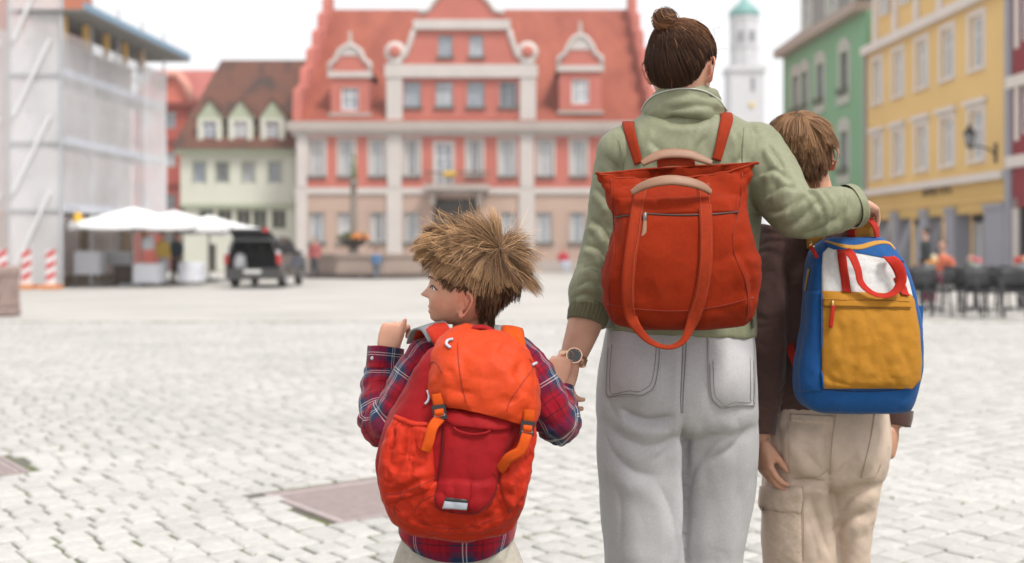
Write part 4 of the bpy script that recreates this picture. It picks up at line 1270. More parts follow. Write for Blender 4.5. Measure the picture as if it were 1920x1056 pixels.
# ---- cafe terrace
RAT = mat('dark_rattan', (.022, .022, .024), .6, .2, 60)
DKM = mat('dark_metal', (.03, .03, .033), .4, metal=.4)
def cafe_chair():
    r = empty('cafe_chair', (0, 0, 0))
    mb = MB(); mb.box((-.23, -.22, .41), (.23, .22, .46)); mb.build('seat', RAT, r)
    R = []
    for z, h in ((.46, .0), (.60, .02), (.74, .04), (.82, .05)):
        R.append([(x, .20+h-.04*abs(x/.23)**2 + o, z) for x, o in ((-.24, -.02), (-.12, 0), (0, .01), (.12, 0), (.24, -.02), (.24, .02), (.12, .04), (0, .05), (-.12, .04), (-.24, .02))])
    V, F = ring_loft(np.array(R)); mesh_obj('backrest', V, F, RAT, r, True)
    for sx in (-1, 1):
        for sy in (-1, 1):
            mb = MB(); mb.tube([(sx*.20, sy*.19, .42), (sx*.22, sy*.23, 0)], .017, 6); mb.build('leg', DKM, r)
        mb = MB(); mb.tube([(sx*.235, .20, .66), (sx*.25, -.10, .65), (sx*.24, -.18, .44)], .018, 6); mb.build('armrest', RAT, r)
    return r
def cafe_table():
    r = empty('cafe_table', (0, 0, 0))
    mb = MB(); mb.box((-.38, -.38, .70), (.38, .38, .735)); mb.build('table_top', mat('slate_top', (.06, .06, .065), .5), r)
    mb = MB(); mb.tube([(0, 0, .03), (0, 0, .70)], .035, 8); mb.build('column', DKM, r)
    for a in range(4):
        mb = MB(); mb.tube([(0, 0, .06), (.30*math.cos(a*1.5708+.785), .30*math.sin(a*1.5708+.785), .012)], .02, 6); mb.build('foot', DKM, r)
    return r
def copy_tree(o, parent=None):
    c = o.copy(); COL.objects.link(c)
    if parent: c.parent = parent
    for ch in list(o.children): copy_tree(ch, c)
    return c
chair0, table0 = cafe_chair(), cafe_table()
chairs = [(1706, 20.6, 170, 'dark wicker chair just right of the blue backpack'), (1748, 19.6, 20, 'dark wicker chair before the table with orange flowers'), (1800, 20.2, -60, 'dark wicker chair between the two flower tables'), (1846, 19.2, 15, 'nearest dark wicker chair, right of the middle flower table foot'),
          (1902, 19.4, -15, 'dark wicker chair cut by the right picture edge, front row'), (1722, 23.4, 190, 'dark wicker chair behind the orange flowers table'), (1786, 23.6, 175, 'dark wicker chair behind the gap of the flower tables'), (1838, 23.2, 185, 'dark wicker chair behind the pink flowers table'), (1892, 23.4, 170, 'dark wicker chair in the back row beside the stone pillar'), (1880, 21.4, 90, 'dark wicker chair turned sideways at the right end table')]
for i, (px, Y, rot, lab) in enumerate(chairs):
    c = chair0 if i == 0 else copy_tree(chair0)
    c.location = ((px-CXP)/FPX*Y, Y, 0); c.rotation_euler = (0, 0, math.radians(rot))
    tag(c, lab, 'chair', 'dark wicker chairs on the cafe terrace')
tabs = [(1744, 21.6, 'small dark cafe table carrying orange flowers'), (1828, 21.4, 'small dark cafe table carrying pink flowers'), (1916, 21.6, 'dark cafe table cut by the right picture edge')]
for i, (px, Y, lab) in enumerate(tabs):
    t = table0 if i == 0 else copy_tree(table0)
    X = (px-CXP)/FPX*Y
    t.location = (X, Y, 0); t.rotation_euler = (0, 0, .1*i)
    tag(t, lab, 'table', 'small tables on the cafe terrace')
    f = empty('flower_pot', (X, Y, .735)); tag(f, ['pale pot of orange flowers on a cafe table', 'pale pot of pink and yellow flowers on a cafe table', 'pot of red flowers at the right picture edge'][i], 'flower pot')
    mb = MB(); mb.lathe([(.07, .735), (.10, .86), (.11, .88), (.09, .87)], (X, Y, 0), 14); mb.build('pot', mat('pot_pale', (.50, .55, .55), .6), f, True)
    for k in range(9):
        a = rf.uniform(0, 6.28); V, F = ellipsoid((X+.09*math.cos(a), Y+.09*math.sin(a), .93+rf.uniform(-.04, .08)), (.05, .05, .045), 8, 6); V = V+rf.normal(0, .008, V.shape)
        mm = [mat('bloom_orange', (.62, .25, .05), .8), mat('bloom_pink', (.60, .18, .20), .8), mat('flowers_red', (.50, .07, .05), .8)][i] if k % 3 else mat('bloom_cream', (.6, .52, .36), .8)
        mesh_obj('bloom', V, F, mm, f, False)

# ---- wall lantern on the yellow house
ul, Yl = pu(1868)
lan = empty('wall_lantern', FR.pt(ul, rz(1868, 285), 0)); tag(lan, 'black iron wall lantern on a scrolled arm, yellow house', 'lamp')
IRN = mat('black_iron', (.02, .02, .022), .5)
zl = rz(1868, 282)
mb = MB(); mb.tube([FR.pt(ul, zl-.2, 0), FR.pt(ul, zl+.05, .25), FR.pt(ul, zl+.15, .7), FR.pt(ul, zl+.05, .95)], .035, 8); mb.build('arm', IRN, lan, True)
mb = MB(); FR.boxm(mb, ul-.08, ul+.08, zl-.45, zl+.25, 0.0, .05); mb.build('wall_plate', IRN, lan)
lc = FR.pt(ul, 0, .95)
mb = MB(); mb.lathe([(.03, zl+.05), (.10, zl+.10), (.13, zl+.16)], (lc[0], lc[1], 0), 6); mb.build('base', IRN, lan)
mb = MB(); mb.lathe([(.13, zl+.16), (.20, zl+.56)], (lc[0], lc[1], 0), 6); mb.build('glass', mat('lantern_glass', (.30, .31, .32), .1, spec=.7), lan)
mb = MB(); mb.lathe([(.25, zl+.56), (.22, zl+.62), (.09, zl+.78), (.05, zl+.86), (.02, zl+.95)], (lc[0], lc[1], 0), 6); mb.build('cap', IRN, lan)
for k in range(6):
    a = 2*math.pi*k/6; mb = MB(); mb.tube([(lc[0]+.132*math.cos(a), lc[1]+.132*math.sin(a), zl+.16), (lc[0]+.203*math.cos(a), lc[1]+.203*math.sin(a), zl+.56)], .012, 5); mb.build('bar', IRN, lan)

# ---- people far off
def far_person(px, Y, face, top_c, leg_c, hair_c, label, seated=False, z0=0.0, h=1.7, rnd=0):
    X = (px-CXP)/FPX*Y
    r = empty('person', (X, Y, z0)); tag(r, label, 'person')
    s = h/1.7; M = Matrix.Translation((X, Y, z0)) @ Matrix.Rotation(math.radians(face), 4, 'Z')
    T = lambda q: [tuple(M @ Vector((a*s, b*s, c*s))) for a, b, c in q]
    zz = -.42 if seated else 0
    hip = .90+zz
    def limbs(g, arms, legs_, body_, head_):
        out = []
        if body_: out.append(tube(T([(0, 0, hip), (0, 0, hip+.25), (0, 0, hip+.45), (0, 0, hip+.56)]), [(.10+g, .15+g), (.10+g, .14+g), (.11+g, .19+g), (.06+g, .10+g)], 14, steps=10, up=M.to_3x3() @ Vector((0, 1, 0))))
        for sx in (-1, 1):
            if arms:
                e = [(sx*.19, 0, hip+.48), (sx*.25, -.02, hip+.22), (sx*.18, .20, hip+.16)] if seated else [(sx*.19, 0, hip+.48), (sx*.24, -.02, hip+.22), (sx*.22, .10, hip+.0)]
                if not g: e.append((e[-1][0]*.9, e[-1][1]+.1, e[-1][2]-.04))
                out.append(tube(T(e), [.055+g, .045+g, .035+g]+([.03] if not g else []), 10, steps=10))
            if legs_:
                e = [(sx*.09, 0, hip+.02), (sx*.11, .42, hip+.02), (sx*.11, .45, .06)] if seated else [(sx*.09, 0, hip), (sx*.10, .04, .48), (sx*.10, -.02+.12*sx*rnd, .07)]
                out.append(tube(T(e), [.085+g, .065+g, .05+g], 10, steps=12))
                out.append(tube(T([(e[2][0], e[2][1]-.04, .05), (e[2][0], e[2][1]+.16, .04)]), [.045, .035], 8))
        if head_:
            out.append(tube(T([(0, 0, hip+.5), (0, .01, hip+.68)]), [.055, .05], 10))
            c = T([(0, .02, hip+.76)])[0]; out.append(ellipsoid(c, (.078*s, .095*s, .115*s), 16, 12))
        return out
    V, Q = remesh(limbs(0, True, True, True, True), .014, 2); mesh_obj('body', V, Q, mat('far_skin', (.50, .29, .21), .6), r, True)
    V, Q = remesh(limbs(.018, True, False, True, False), .014, 2); mesh_obj('top', V, Q, mat('top_%02d' % (rnd*7+int(top_c[0]*90)), top_c, .85), r, True)
    V, Q = remesh(limbs(.018, False, True, False, False), .014, 2); mesh_obj('trousers', V, Q, mat('legs_%02d' % (rnd*7+int(leg_c[2]*90)), leg_c, .85), r, True)
    c = Vector(T([(0, -.012, hip+.80)])[0]); V, F = ellipsoid(c, (.088*s, .10*s, .095*s), 16, 12); V = V+RNG.normal(0, .004, V.shape)
    mesh_obj('hair', V, F, mat('hair_%02d' % int(hair_c[0]*200), hair_c, .7), r, True)
far_person(1736, 27.0, 60, (.015, .02, .022), (.05, .05, .06), (.03, .02, .015), 'person in black standing behind the terrace chairs', rnd=1, h=1.6)
far_person(1768, 25.0, 120, (.55, .14, .07), (.25, .03, .08), (.10, .05, .03), 'person in orange top seated on the cafe terrace', seated=True, rnd=2)
far_person(1056, 57.5, 200, (.45, .03, .05), (.45, .50, .60), (.05, .03, .02), 'person in red sitting at the foot of the town hall', seated=True, rnd=3)
far_person(706, 45.4, 20, (.07, .15, .28), (.10, .11, .13), (.08, .05, .03), 'child in blue jacket by the fountain rim', rnd=1, h=1.15)
far_person(590, 45.5, 160, (.38, .10, .10), (.05, .05, .06), (.05, .03, .02), 'person in dull red beside the front of the dark car', rnd=2, h=1.62)
far_person(306, 37.5, -120, (.62, .42, .08), (.50, .50, .52), (.06, .04, .03), 'stall keeper in yellow top under the parasols', rnd=3)
far_person(331, 38.5, 150, (.03, .05, .07), (.06, .04, .035), (.03, .02, .015), 'person in dark clothes standing under the parasols', rnd=1)
# ================================================================== figure tools
def hit(bvh, px, py, default=None):
    o = Vector((0, 0, CAMZ)); d = Vector(((px-CXP)/FPX, 1.0, (HY-py)/FPX)).normalized()
    loc, nor, i, dist = bvh.ray_cast(o, d)
    if loc is None:
        return (P(px, py, default) if default else None), Vector((0, -1, 0))
    if nor.dot(d) > 0: nor = -nor
    return loc, nor

def bvh_of(*obs):
    V = []; F = []; o = 0
    for ob in obs:
        me = ob.data
        mw = ob.matrix_parent_inverse if ob.parent else None
        V += [v.co.copy() for v in me.vertices]
        F += [tuple(i+o for i in p.vertices) for p in me.polygons]
        o = len(V)
    return BVHTree.FromPolygons(V, F)

def rows_interp(rows, nv):
    r = np.array(rows, float)
    n = len(r)
    t = np.linspace(0, n-1, nv+1)
    return smooth_path(r, nv) if n > 2 else r[0] + (r[1]-r[0])*np.linspace(0, 1, nv+1)[:, None]

def patch(name, rows, bvh, m, parent, off=.003, bulge=0.0, nu=16, nv=16, default=None, smooth=True, wr=0.0, slope=0.0, even=False, blur=2, cr=()):
    """a sheet of cloth laid on a surface. rows: (py, xl, xr) or (yl, xl, yr, xr) in photograph pixels, top to bottom"""
    r = np.array(rows, float)
    if r.shape[1] == 3: r = np.stack([r[:, 0], r[:, 1], r[:, 0], r[:, 2]], 1)
    R = smooth_path(r, nv) if (len(r) > 2 and not even) else np.stack([np.interp(np.linspace(0, len(r)-1, nv+1), np.arange(len(r)), r[:, k]) for k in range(4)], 1)
    L = np.zeros((nv+1, nu+1, 3)); Nn = np.zeros((nv+1, nu+1, 3))
    for j in range(nv+1):
        for i in range(nu+1):
            s = i/nu
            py = R[j, 0]+(R[j, 2]-R[j, 0])*s; px = R[j, 1]+(R[j, 3]-R[j, 1])*s
            a, b = hit(bvh, px, py, default)
            if a is None: a, b = Vector((np.nan,)*3), Vector((0, -1, 0))
            L[j, i] = a; Nn[j, i] = b
    # fill misses from neighbours' depth
    bad = np.isnan(L[:, :, 0])
    if bad.any():
        Ym = np.nanmean(L[:, :, 1])
        for j, i in zip(*np.where(bad)):
            s = i/nu
            q = P(R[j, 1]+(R[j, 3]-R[j, 1])*s, R[j, 0]+(R[j, 2]-R[j, 0])*s, Ym)
            L[j, i] = q
    for _ in range(blur):   # soften the normals and surface so the sheet bridges small creases
        Q = Nn.copy(); Q[1:-1] += Nn[:-2]+Nn[2:]; Q[:, 1:-1] += Nn[:, :-2]+Nn[:, 2:]; Nn = Q/(np.linalg.norm(Q, axis=2)[..., None]+1e-9)
    S = np.linspace(-1, 1, nu+1)[None, :]; T = np.linspace(-1, 1, nv+1)[:, None]
    b = bulge*(1-S**4)*(1-T**4)
    if wr:
        b = b + wr*folds((L*38).reshape(-1, 3)).reshape(nv+1, nu+1)*(1-S**6)*(1-T**6)
    for ln_, w_, dp in cr:
        b = b + crease(L.reshape(-1, 3), Nn.reshape(-1, 3), ln_, w_, dp).reshape(nv+1, nu+1)*np.clip((1-S**8)*(1-T**8)*1.5, 0, 1)
    top = L + Nn*(off+b)[..., None]
    # rim going down into the surface
    V = top.reshape(-1, 3).tolist(); w = nu+1
    F = [(j*w+i, (j+1)*w+i, (j+1)*w+i+1, j*w+i+1) for j in range(nv) for i in range(nu)]
    edge = [(0, i) for i in range(nu)] + [(j, nu) for j in range(nv)] + [(nv, i) for i in range(nu, 0, -1)] + [(j, 0) for j in range(nv, 0, -1)]
    k0 = len(V)
    for (j, i) in edge: V.append((L[j, i] - Nn[j, i]*.004).tolist())
    n = len(edge)
    for k in range(n):
        a = edge[k][0]*w+edge[k][1]; c = edge[(k+1) % n][0]*w+edge[(k+1) % n][1]
        F.append((a, c, k0+(k+1) % n, k0+k))
    return mesh_obj(name, V, F, m, parent, smooth)

def crease(V, N_, pts, w, depth, asym=.55):
    """a sharp fold line given in photograph pixels, pressed into the side of the cloth that faces back"""
    pxx = CXP + V[:, 0]/V[:, 1]*FPX; pyy = HY + (CAMZ-V[:, 2])/V[:, 1]*FPX
    back = np.clip((-N_[:, 1])*2, 0, 1)
    q = smooth_path([(a, b, 0) for a, b in pts], 24)[:, :2]
    dd = np.full(len(V), 1e9); sg = np.zeros(len(V)); tt = np.zeros(len(V))
    for k in range(len(q)-1):
        a = q[k]; b = q[k+1]; ab = b-a
        t = np.clip(((pxx-a[0])*ab[0]+(pyy-a[1])*ab[1])/(ab@ab), 0, 1)
        ex, ey = pxx-(a[0]+t*ab[0]), pyy-(a[1]+t*ab[1])
        e = np.hypot(ex, ey)
        m_ = e < dd
        dd[m_] = e[m_]; sg[m_] = (ab[0]*ey-ab[1]*ex)[m_]; tt[m_] = (k+t[m_])/(len(q)-1)
    env = np.clip(np.minimum(tt, 1-tt)*5, .15, 1)
    s = dd/w
    return env*back*depth*(-np.exp(-s*1.3) + asym*np.exp(-((dd*np.sign(sg)-2.4*w)/(1.9*w))**2))

def ribbon(name, pts, width, m, parent, thick=.0025, steps=40, nrm=None, bvh=None, off=.002, twist=None, n_across=4):
    """webbing. pts: 3D points, or (px, py) laid on bvh; width in metres (number or list); nrm: facing direction"""
    if bvh is not None:
        q = smooth_path([(a, b, 0) for a, b in pts], steps)
        C = []; Nn = []
        for a in q:
            l, n = hit(bvh, a[0], a[1])
            if l is None:
                l = Vector(C[-1]) if C else P(a[0], a[1], 2.4); n = Vector(Nn[-1]) if Nn else Vector((0, -1, 0))
            C.append(l + n*off); Nn.append(n)
        C = np.array([list(c) for c in C]); Nn = np.array([list(c) for c in Nn])
        for _ in range(6):
            C[1:-1] = (C[:-2]+2*C[1:-1]+C[2:])/4
            Nn[1:-1] = Nn[:-2]+2*Nn[1:-1]+Nn[2:]; Nn /= np.linalg.norm(Nn, axis=1)[:, None]
    else:
        C = smooth_path(pts, steps)
        if nrm is None: nrm = [(0, -1, 0)]
        nn = np.array([list(x) for x in nrm], float)
        Nn = nn.repeat(len(C), 0) if len(nn) == 1 else smooth_path(nn, steps)
        Nn = Nn/np.linalg.norm(Nn, axis=1)[:, None]
    t = np.gradient(C, axis=0); t /= np.linalg.norm(t, axis=1)[:, None]+1e-9
    B = np.cross(t, Nn); B /= np.linalg.norm(B, axis=1)[:, None]+1e-9
    Nn = np.cross(B, t)
    w = np.full(len(C), width) if np.isscalar(width) else np.interp(np.linspace(0, 1, len(C)), np.linspace(0, 1, len(width)), width)
    s = np.linspace(-.5, .5, n_across+1)
    V = []
    for k in range(len(C)):
        up = [C[k] + B[k]*w[k]*a + Nn[k]*(thick*(1-.25*(2*a)**2)) for a in s]
        dn = [C[k] + B[k]*w[k]*a for a in s[::-1]]
        V += up + dn
    R = np.array(V).reshape(len(C), -1, 3)
    V, F = ring_loft(R)
    return mesh_obj(name, V, F, m, parent, True)

def cord(name, pts, r, m, parent, steps=24, bvh=None, off=.001, n=6):
    if bvh is not None:
        q = smooth_path([(a, b, 0) for a, b in pts], steps)
        C = []
        for a in q:
            l, nn = hit(bvh, a[0], a[1])
            if l is None: continue
            C.append(list(l + nn*off))
        if len(C) < 3: return None
        C = np.array(C)
        for _ in range(2): C[1:-1] = (C[:-2]+2*C[1:-1]+C[2:])/4
    else:
        C = smooth_path(pts, steps)
    V, F = tube(C, r, n, steps=len(C)-1)
    return mesh_obj(name, V, F, m, parent, True)

def px_rings(rows, n=48, power=2.6):
    """closed body from rows (py, xl, xr, y_near, y_far[, power]) in photograph pixels"""
    R = []
    a = np.linspace(0, 2*np.pi, n, endpoint=False)
    for r in rows:
        py, xl, xr, yn, yf = r[:5]; pw = r[5] if len(r) > 5 else power
        ym = (yn+yf)/2
        A, B = P(xl, py, ym), P(xr, py, ym)
        cx, hw, hd = (A.x+B.x)/2, (B.x-A.x)/2, (yf-yn)/2
        ca = np.sign(np.cos(a))*np.abs(np.cos(a))**(2/pw); sa = np.sign(np.sin(a))*np.abs(np.sin(a))**(2/pw)
        R.append(np.stack([cx+hw*ca, ym+hd*sa, np.full(n, A.z)], 1))
    return np.array(R)

def dense(R, m):
    """interpolate a stack of rings to m+1 rings"""
    k, n = R.shape[:2]
    return smooth_path(R.reshape(k, -1), m).reshape(m+1, n, 3)

def hand(W, d, nrm, L, thumb, curls, thumb_dir=(.55, .75, .25), thumb_curl=.25, spread=.06, wid=1.0, tl=1.0):
    """palm, four unequal fingers and a thumb as closed tubes. d: towards the fingers, nrm: out of the palm, thumb: +1/-1 side"""
    W = np.array(W, float); d = np.array(d, float); d /= np.linalg.norm(d)
    nrm = np.array(nrm, float); nrm -= d*(nrm @ d); nrm /= np.linalg.norm(nrm)
    t = np.cross(d, nrm)*thumb
    out = []
    out.append(tube([W - d*.10*L, W + d*.04*L, W+d*.20*L, W+d*.40*L, W+d*.53*L, W+d*.57*L],
                    [(.085*L, .13*L), (.082*L, .145*L*wid), (.092*L, .20*L*wid), (.082*L, .225*L*wid), (.06*L, .215*L*wid), (.03*L, .17*L*wid)], 20, up=nrm, steps=18, power=2.6))
    base = [(.17, .53, .41), (.058, .555, .46), (-.057, .54, .42), (-.162, .49, .33)]
    for i, (o, b, l) in enumerate(base):
        c = curls[i]
        p = W + d*b*L*.93 + t*o*L*wid + nrm*(-.005*L)
        ang = 0
        fan = (o/.17)*spread
        f0 = d + t*fan; f0 /= np.linalg.norm(f0)
        pts = [p - f0*.10*L]; pts.append(p.copy())
        for s, cc in zip((.46, .30, .24), c):
            ang += cc
            dirn = f0*math.cos(ang) + nrm*math.sin(ang)
            p = p + dirn*s*l*L
            pts.append(p.copy())
        r0 = .054*L*(1 if i < 3 else .86)
        out.append(tube(pts, [r0, r0*1.02, r0*.94, r0*.86, r0*.55], 12, steps=14))
        out.append(ellipsoid(pts[-1] - dirn*.012*L, (r0*.78,)*3, 10, 8))
        out.append(ellipsoid(pts[1] - nrm*.01*L, (r0*1.05,)*3, 10, 8))
    td = np.array(thumb_dir, float)
    q = W + d*.14*L + t*.13*L*wid + nrm*.02*L
    v = d*td[0] + t*td[1] + nrm*td[2]; v /= np.linalg.norm(v)
    bend = d*.9 + nrm*.35 - t*.15
    p1 = q + v*.20*L*tl; v2 = v*(1-thumb_curl) + bend*thumb_curl; v2 /= np.linalg.norm(v2)
    p2 = p1 + v2*.18*L*tl; v3 = v2*(1-thumb_curl) + bend*thumb_curl; v3 /= np.linalg.norm(v3)
    p3 = p2 + v3*.15*L*tl
    out.append(tube([q - v*.08*L, q, p1, p2, p3], [.07*L, .085*L, .066*L, .06*L, .035*L], 12, steps=14))
    out.append(ellipsoid(p3 - v3*.015*L, (.044*L,)*3, 10, 8))
    return out

def head_parts(H, f):
    """head in local metres: x right, y face, z up; origin at the middle of the skull height"""
    ez, nz_, mz, rz_ = f['eye'], f['nose'], f['mouth'], f['ear']
    zk = [-.5, -.485, -.45, -.4, -.32, -.22, -.1, 0, .1, .2, .3, .38, .44, .48, .5]
    wk = [.04, .10, .155, .20, .25, .29, .32, .338, .345, .338, .31, .265, .205, .12, .03]
    fk = [.25, .31, .345, .36, .365, .37, .372, .372, .385, .40, .385, .33, .25, .13, .03]
    bk = [.0, -.05, -.10, -.16, -.25, -.34, -.42, -.46, -.48, -.475, -.44, -.37, -.28, -.15, -.03]
    z = np.linspace(-.5, .5, 110)
    w, yf, yb = np.interp(z, zk, wk), np.interp(z, zk, fk), np.interp(z, zk, bk)
    yb = yb*(1+(f.get('occ', 1.0)-1)*np.clip((.15-z)/.25, 0, 1))
    ker = np.array([1, 2, 3, 2, 1])/9.
    for arr in (w, yf, yb):
        arr[2:-2] = np.convolve(arr, ker, 'valid')
    n = 120
    a = np.linspace(0, 2*np.pi, n, endpoint=False)
    # crowd samples towards the face
    a = a - .35*np.sin(a - np.pi/2)*0
    R = np.zeros((len(z), n, 3))
    for k in range(len(z)):
        s, c = np.sin(a), np.cos(a)                # c>0 front
        pw = 2.25
        x = w[k]*np.sign(s)*np.abs(s)**(2/pw)
        y = np.where(c > 0, yf[k], -yb[k])*np.sign(c)*np.abs(c)**(2/pw)
        zz = z[k]
        fr = np.clip(c*1.6, 0, 1)
        # nose: ridge from brow to tip
        t = (ez + .03 - zz)/(ez + .03 - nz_)
        ridge = 0.0
        if 0 <= t <= 1: ridge = f['nose_p']*(.18 + .82*t**1.5)
        elif t > 1: ridge = f['nose_p']*max(0, 1 - ((t-1)/.30)**2)
        elif t > -.5: ridge = f['nose_p']*.18*(1+t/.5)
        nw = .045 + .035*max(0, min(t, 1.1))
        y = y + fr*ridge*np.exp(-(x/nw)**2)
        wing = np.exp(-((np.abs(x)-.05)/.03)**2 - ((zz-nz_)/.04)**2)
        y = y + fr*.022*wing
        # eye sockets, brow, lids
        y = y - fr*.040*np.exp(-((np.abs(x)-.155)/.085)**2 - ((zz-ez)/.06)**2)
        y = y + fr*.022*np.exp(-((np.abs(x)-.155)/.075)**2 - ((zz-ez)/.035)**2)
        y = y + fr*.016*np.exp(-((np.abs(x)-.15)/.11)**2 - ((zz-ez-.10)/.035)**2)
        # cheeks, lips, chin
        y = y + fr*f.get('cheek', .022)*np.exp(-((np.abs(x)-.19)/.11)**2 - ((zz-mz-.06)/.085)**2)
        lipw = np.exp(-(x/.115)**2)
        y = y + fr*lipw*(.030*np.exp(-((zz-mz-.022)/.020)**2) + .030*np.exp(-((zz-mz+.028)/.022)**2) - .022*np.exp(-((zz-mz)/.008)**2))
        y = y - fr*.012*np.exp(-(x/.10)**2 - ((zz-mz+.065)/.02)**2)
        y = y + fr*.028*np.exp(-(x/.10)**2 - ((zz+.43)/.05)**2)
        R[k, :, 0] = x; R[k, :, 1] = y; R[k, :, 2] = zz
    parts = [ring_loft(R*H)]
    for sx in (-1, 1):
        # ear: curved shell with rolled rim, inner fold, tragus and lobe
        e = f.get('ear_s', 1.0)
        out = np.array([sx*.80, -.60, 0]); out /= np.linalg.norm(out)
        bk_ = np.array([sx*.55, -.83, 0]); bk_ /= np.linalg.norm(bk_)
        up = np.array([0, -.12, 1.]); up /= np.linalg.norm(up)
        c0 = np.array([sx*np.interp(rz_, zk, wk)*.97, .015, rz_])
        O = [(-.010, .055, -.01), (.005, .105, .02), (.045, .140, .035), (.090, .128, .045), (.118, .080, .05), (.116, .020, .048), (.095, -.040, .04), (.068, -.085, .03), (.038, -.125, .02), (.008, -.128, .005), (-.008, -.090, -.01)]
        O = smooth_path(O, 30)*e
        rim = np.array([c0 + bk_*a + up*b + out*(c+.018) for a, b, c in O])
        root = np.array([c0 + bk_*(a*.05-.02) + up*(b*.92) - out*.06 for a, b, c in O])
        mid = np.array([c0 + bk_*(a*.62) + up*(b*.80) + out*(c*.15-.030) for a, b, c in O])
        th = .017*e
        R = [[root[k]-out*th, mid[k]-out*th*1.2, rim[k]-out*th, rim[k]+out*th, mid[k]+out*th*.4, root[k]+out*th] for k in range(len(O))]
        parts.append(ring_loft(np.array(R)*H))
        parts.append(xf([ellipsoid((0, 0, 0), (.024*H*e, .030*H*e, .036*H*e), 12, 8)], Matrix.Translation((c0+bk_*.028*e-up*.098*e+out*.004)*H))[0])
        parts.append(tube(rim[::3]*H, [.012*H, .016*H*e, .018*H*e, .018*H*e, .017*H*e, .015*H*e, .015*H*e, .018*H*e, .022*H*e, .022*H*e, .016*H*e], 10, steps=30))
        parts.append(tube(np.array([c0+bk_*.03*e+up*.085*e+out*.012, c0+bk_*.072*e+up*.055*e+out*.022, c0+bk_*.075*e+out*.024, c0+bk_*.05*e-up*.05*e+out*.016])*H, [.010*H, .013*H, .013*H, .011*H], 8, steps=12))
        parts.append(tube(np.array([c0-bk_*.005+up*.03*e, c0+bk_*.008-up*.005*e+out*.016, c0-up*.045*e])*H, [.010*H, .016*H, .012*H], 8, steps=8))
    return parts

def xf(parts, M):
    M = np.array(M)
    return [((np.asarray(v) @ M[:3, :3].T) + M[:3, 3], f) for v, f in parts]

def head_matrix(c, yaw=0, pitch=0, roll=0):
    return Matrix.Translation(c) @ Matrix.Rotation(math.radians(yaw), 4, 'Z') @ Matrix.Rotation(math.radians(roll), 4, 'Y') @ Matrix.Rotation(math.radians(pitch), 4, 'X')

def to_local(V, M):
    Mi = np.array(M.inverted())
    return V @ Mi[:3, :3].T + Mi[:3, 3]

def scalp_mask(q, low=0.0, nape=0.0):
    """q: local / H"""
    ys = [-.6, -.5, -.3, -.16, -.08, .02, .12, .25, .40]
    zs = [-.34, -.34, -.30, -.12, .02, .0, .05, .22, .29]
    return q[:, 2] > np.interp(q[:, 1], ys, zs) + low + nape*np.clip((-.10-q[:, 1])/.1, 0, 1)

SKIN = None
def skin_mat():
    m = mat('skin', (.5, .3, .2), .46, .10, 26, bump=.15, bscale=500, attr='col', sub=.12, spec=.35, bdist=.0006)
    return m

def skin_colors(V, M, H, f, tone, hair, low=0.0, nape=0.0):
    q = to_local(V, M)/H
    C = np.tile(np.array(tone), (len(V), 1))
    fz = np.abs(noise3(V*30))[:, None]
    C = C*(1 + .10*(fz-.3))
    inhead = (np.abs(q[:, 2]) < .56) & (np.abs(q[:, 0]) < .5) & (np.abs(q[:, 1]) < .56)
    def blend(mask, col):
        nonlocal C
        C = C*(1-mask[:, None]) + np.array(col)*mask[:, None]
    front = inhead & (q[:, 1] > .2)
    lip = np.exp(-((q[:, 0])/.10)**4 - ((q[:, 2]-f['mouth'])/.042)**4)*front
    blend(lip*.75, (.50, .17, .14))
    cheek = np.exp(-((np.abs(q[:, 0])-.2)/.11)**2 - ((q[:, 2]-f['mouth']-.1)/.11)**2)*front
    blend(cheek*.45, (tone[0]*1.0, tone[1]*.72, tone[2]*.68))
    hwz = np.interp(f['ear'], [-.4, -.32, -.22, -.1, 0, .1], [.20, .25, .29, .32, .338, .345])
    earm = inhead & (np.abs(q[:, 0]) > hwz+.004) & (np.abs(q[:, 2]-f['ear']) < .165) & (q[:, 1] < .045) & (q[:, 1] > -.16)
    ear = earm.astype(float)
    blend(ear*.5, (tone[0]*1.0, tone[1]*.62, tone[2]*.55))
    sm = (inhead & scalp_mask(q, low, nape) & ~earm).astype(float)
    blend(sm, hair)
    return C

def strand_mesh(name, paths, rad, cols, m, parent, centre=None):
    """paths (n, k, 3), rad (n, k), cols (n, k, 3): each hair a narrow tapering blade lying on the hair below it"""
    n, k = paths.shape[:2]
    t = np.gradient(paths, axis=1); t /= np.linalg.norm(t, axis=2)[..., None]+1e-9
    c = paths[:, 0].mean(0) if centre is None else np.array(centre)
    o = paths - c + .35*np.linalg.norm(paths-c, axis=2)[..., None]*np.random.default_rng(1).normal(0, 1, (n, 1, 3))
    A = np.cross(t, o); A /= np.linalg.norm(A, axis=2)[..., None]+1e-9
    V = np.stack([paths - rad[..., None]*A, paths + rad[..., None]*A], 2)
    idx = np.arange(n*k*2).reshape(n, k, 2)
    F = np.stack([idx[:, :-1, 0], idx[:, :-1, 1], idx[:, 1:, 1], idx[:, 1:, 0]], -1).reshape(-1, 4)
    C = np.repeat(cols[:, :, None, :], 2, 2).reshape(-1, 3)
    return mesh_obj(name, V.reshape(-1, 3), F, m, parent, True, C)

HAIRM = mat('hair', (.2, .1, .05), .55, attr='col', spec=.18)

def cloth_bump_obj(V, Q, name, m, parent):
    return mesh_obj(name, V, Q, m, parent, True)

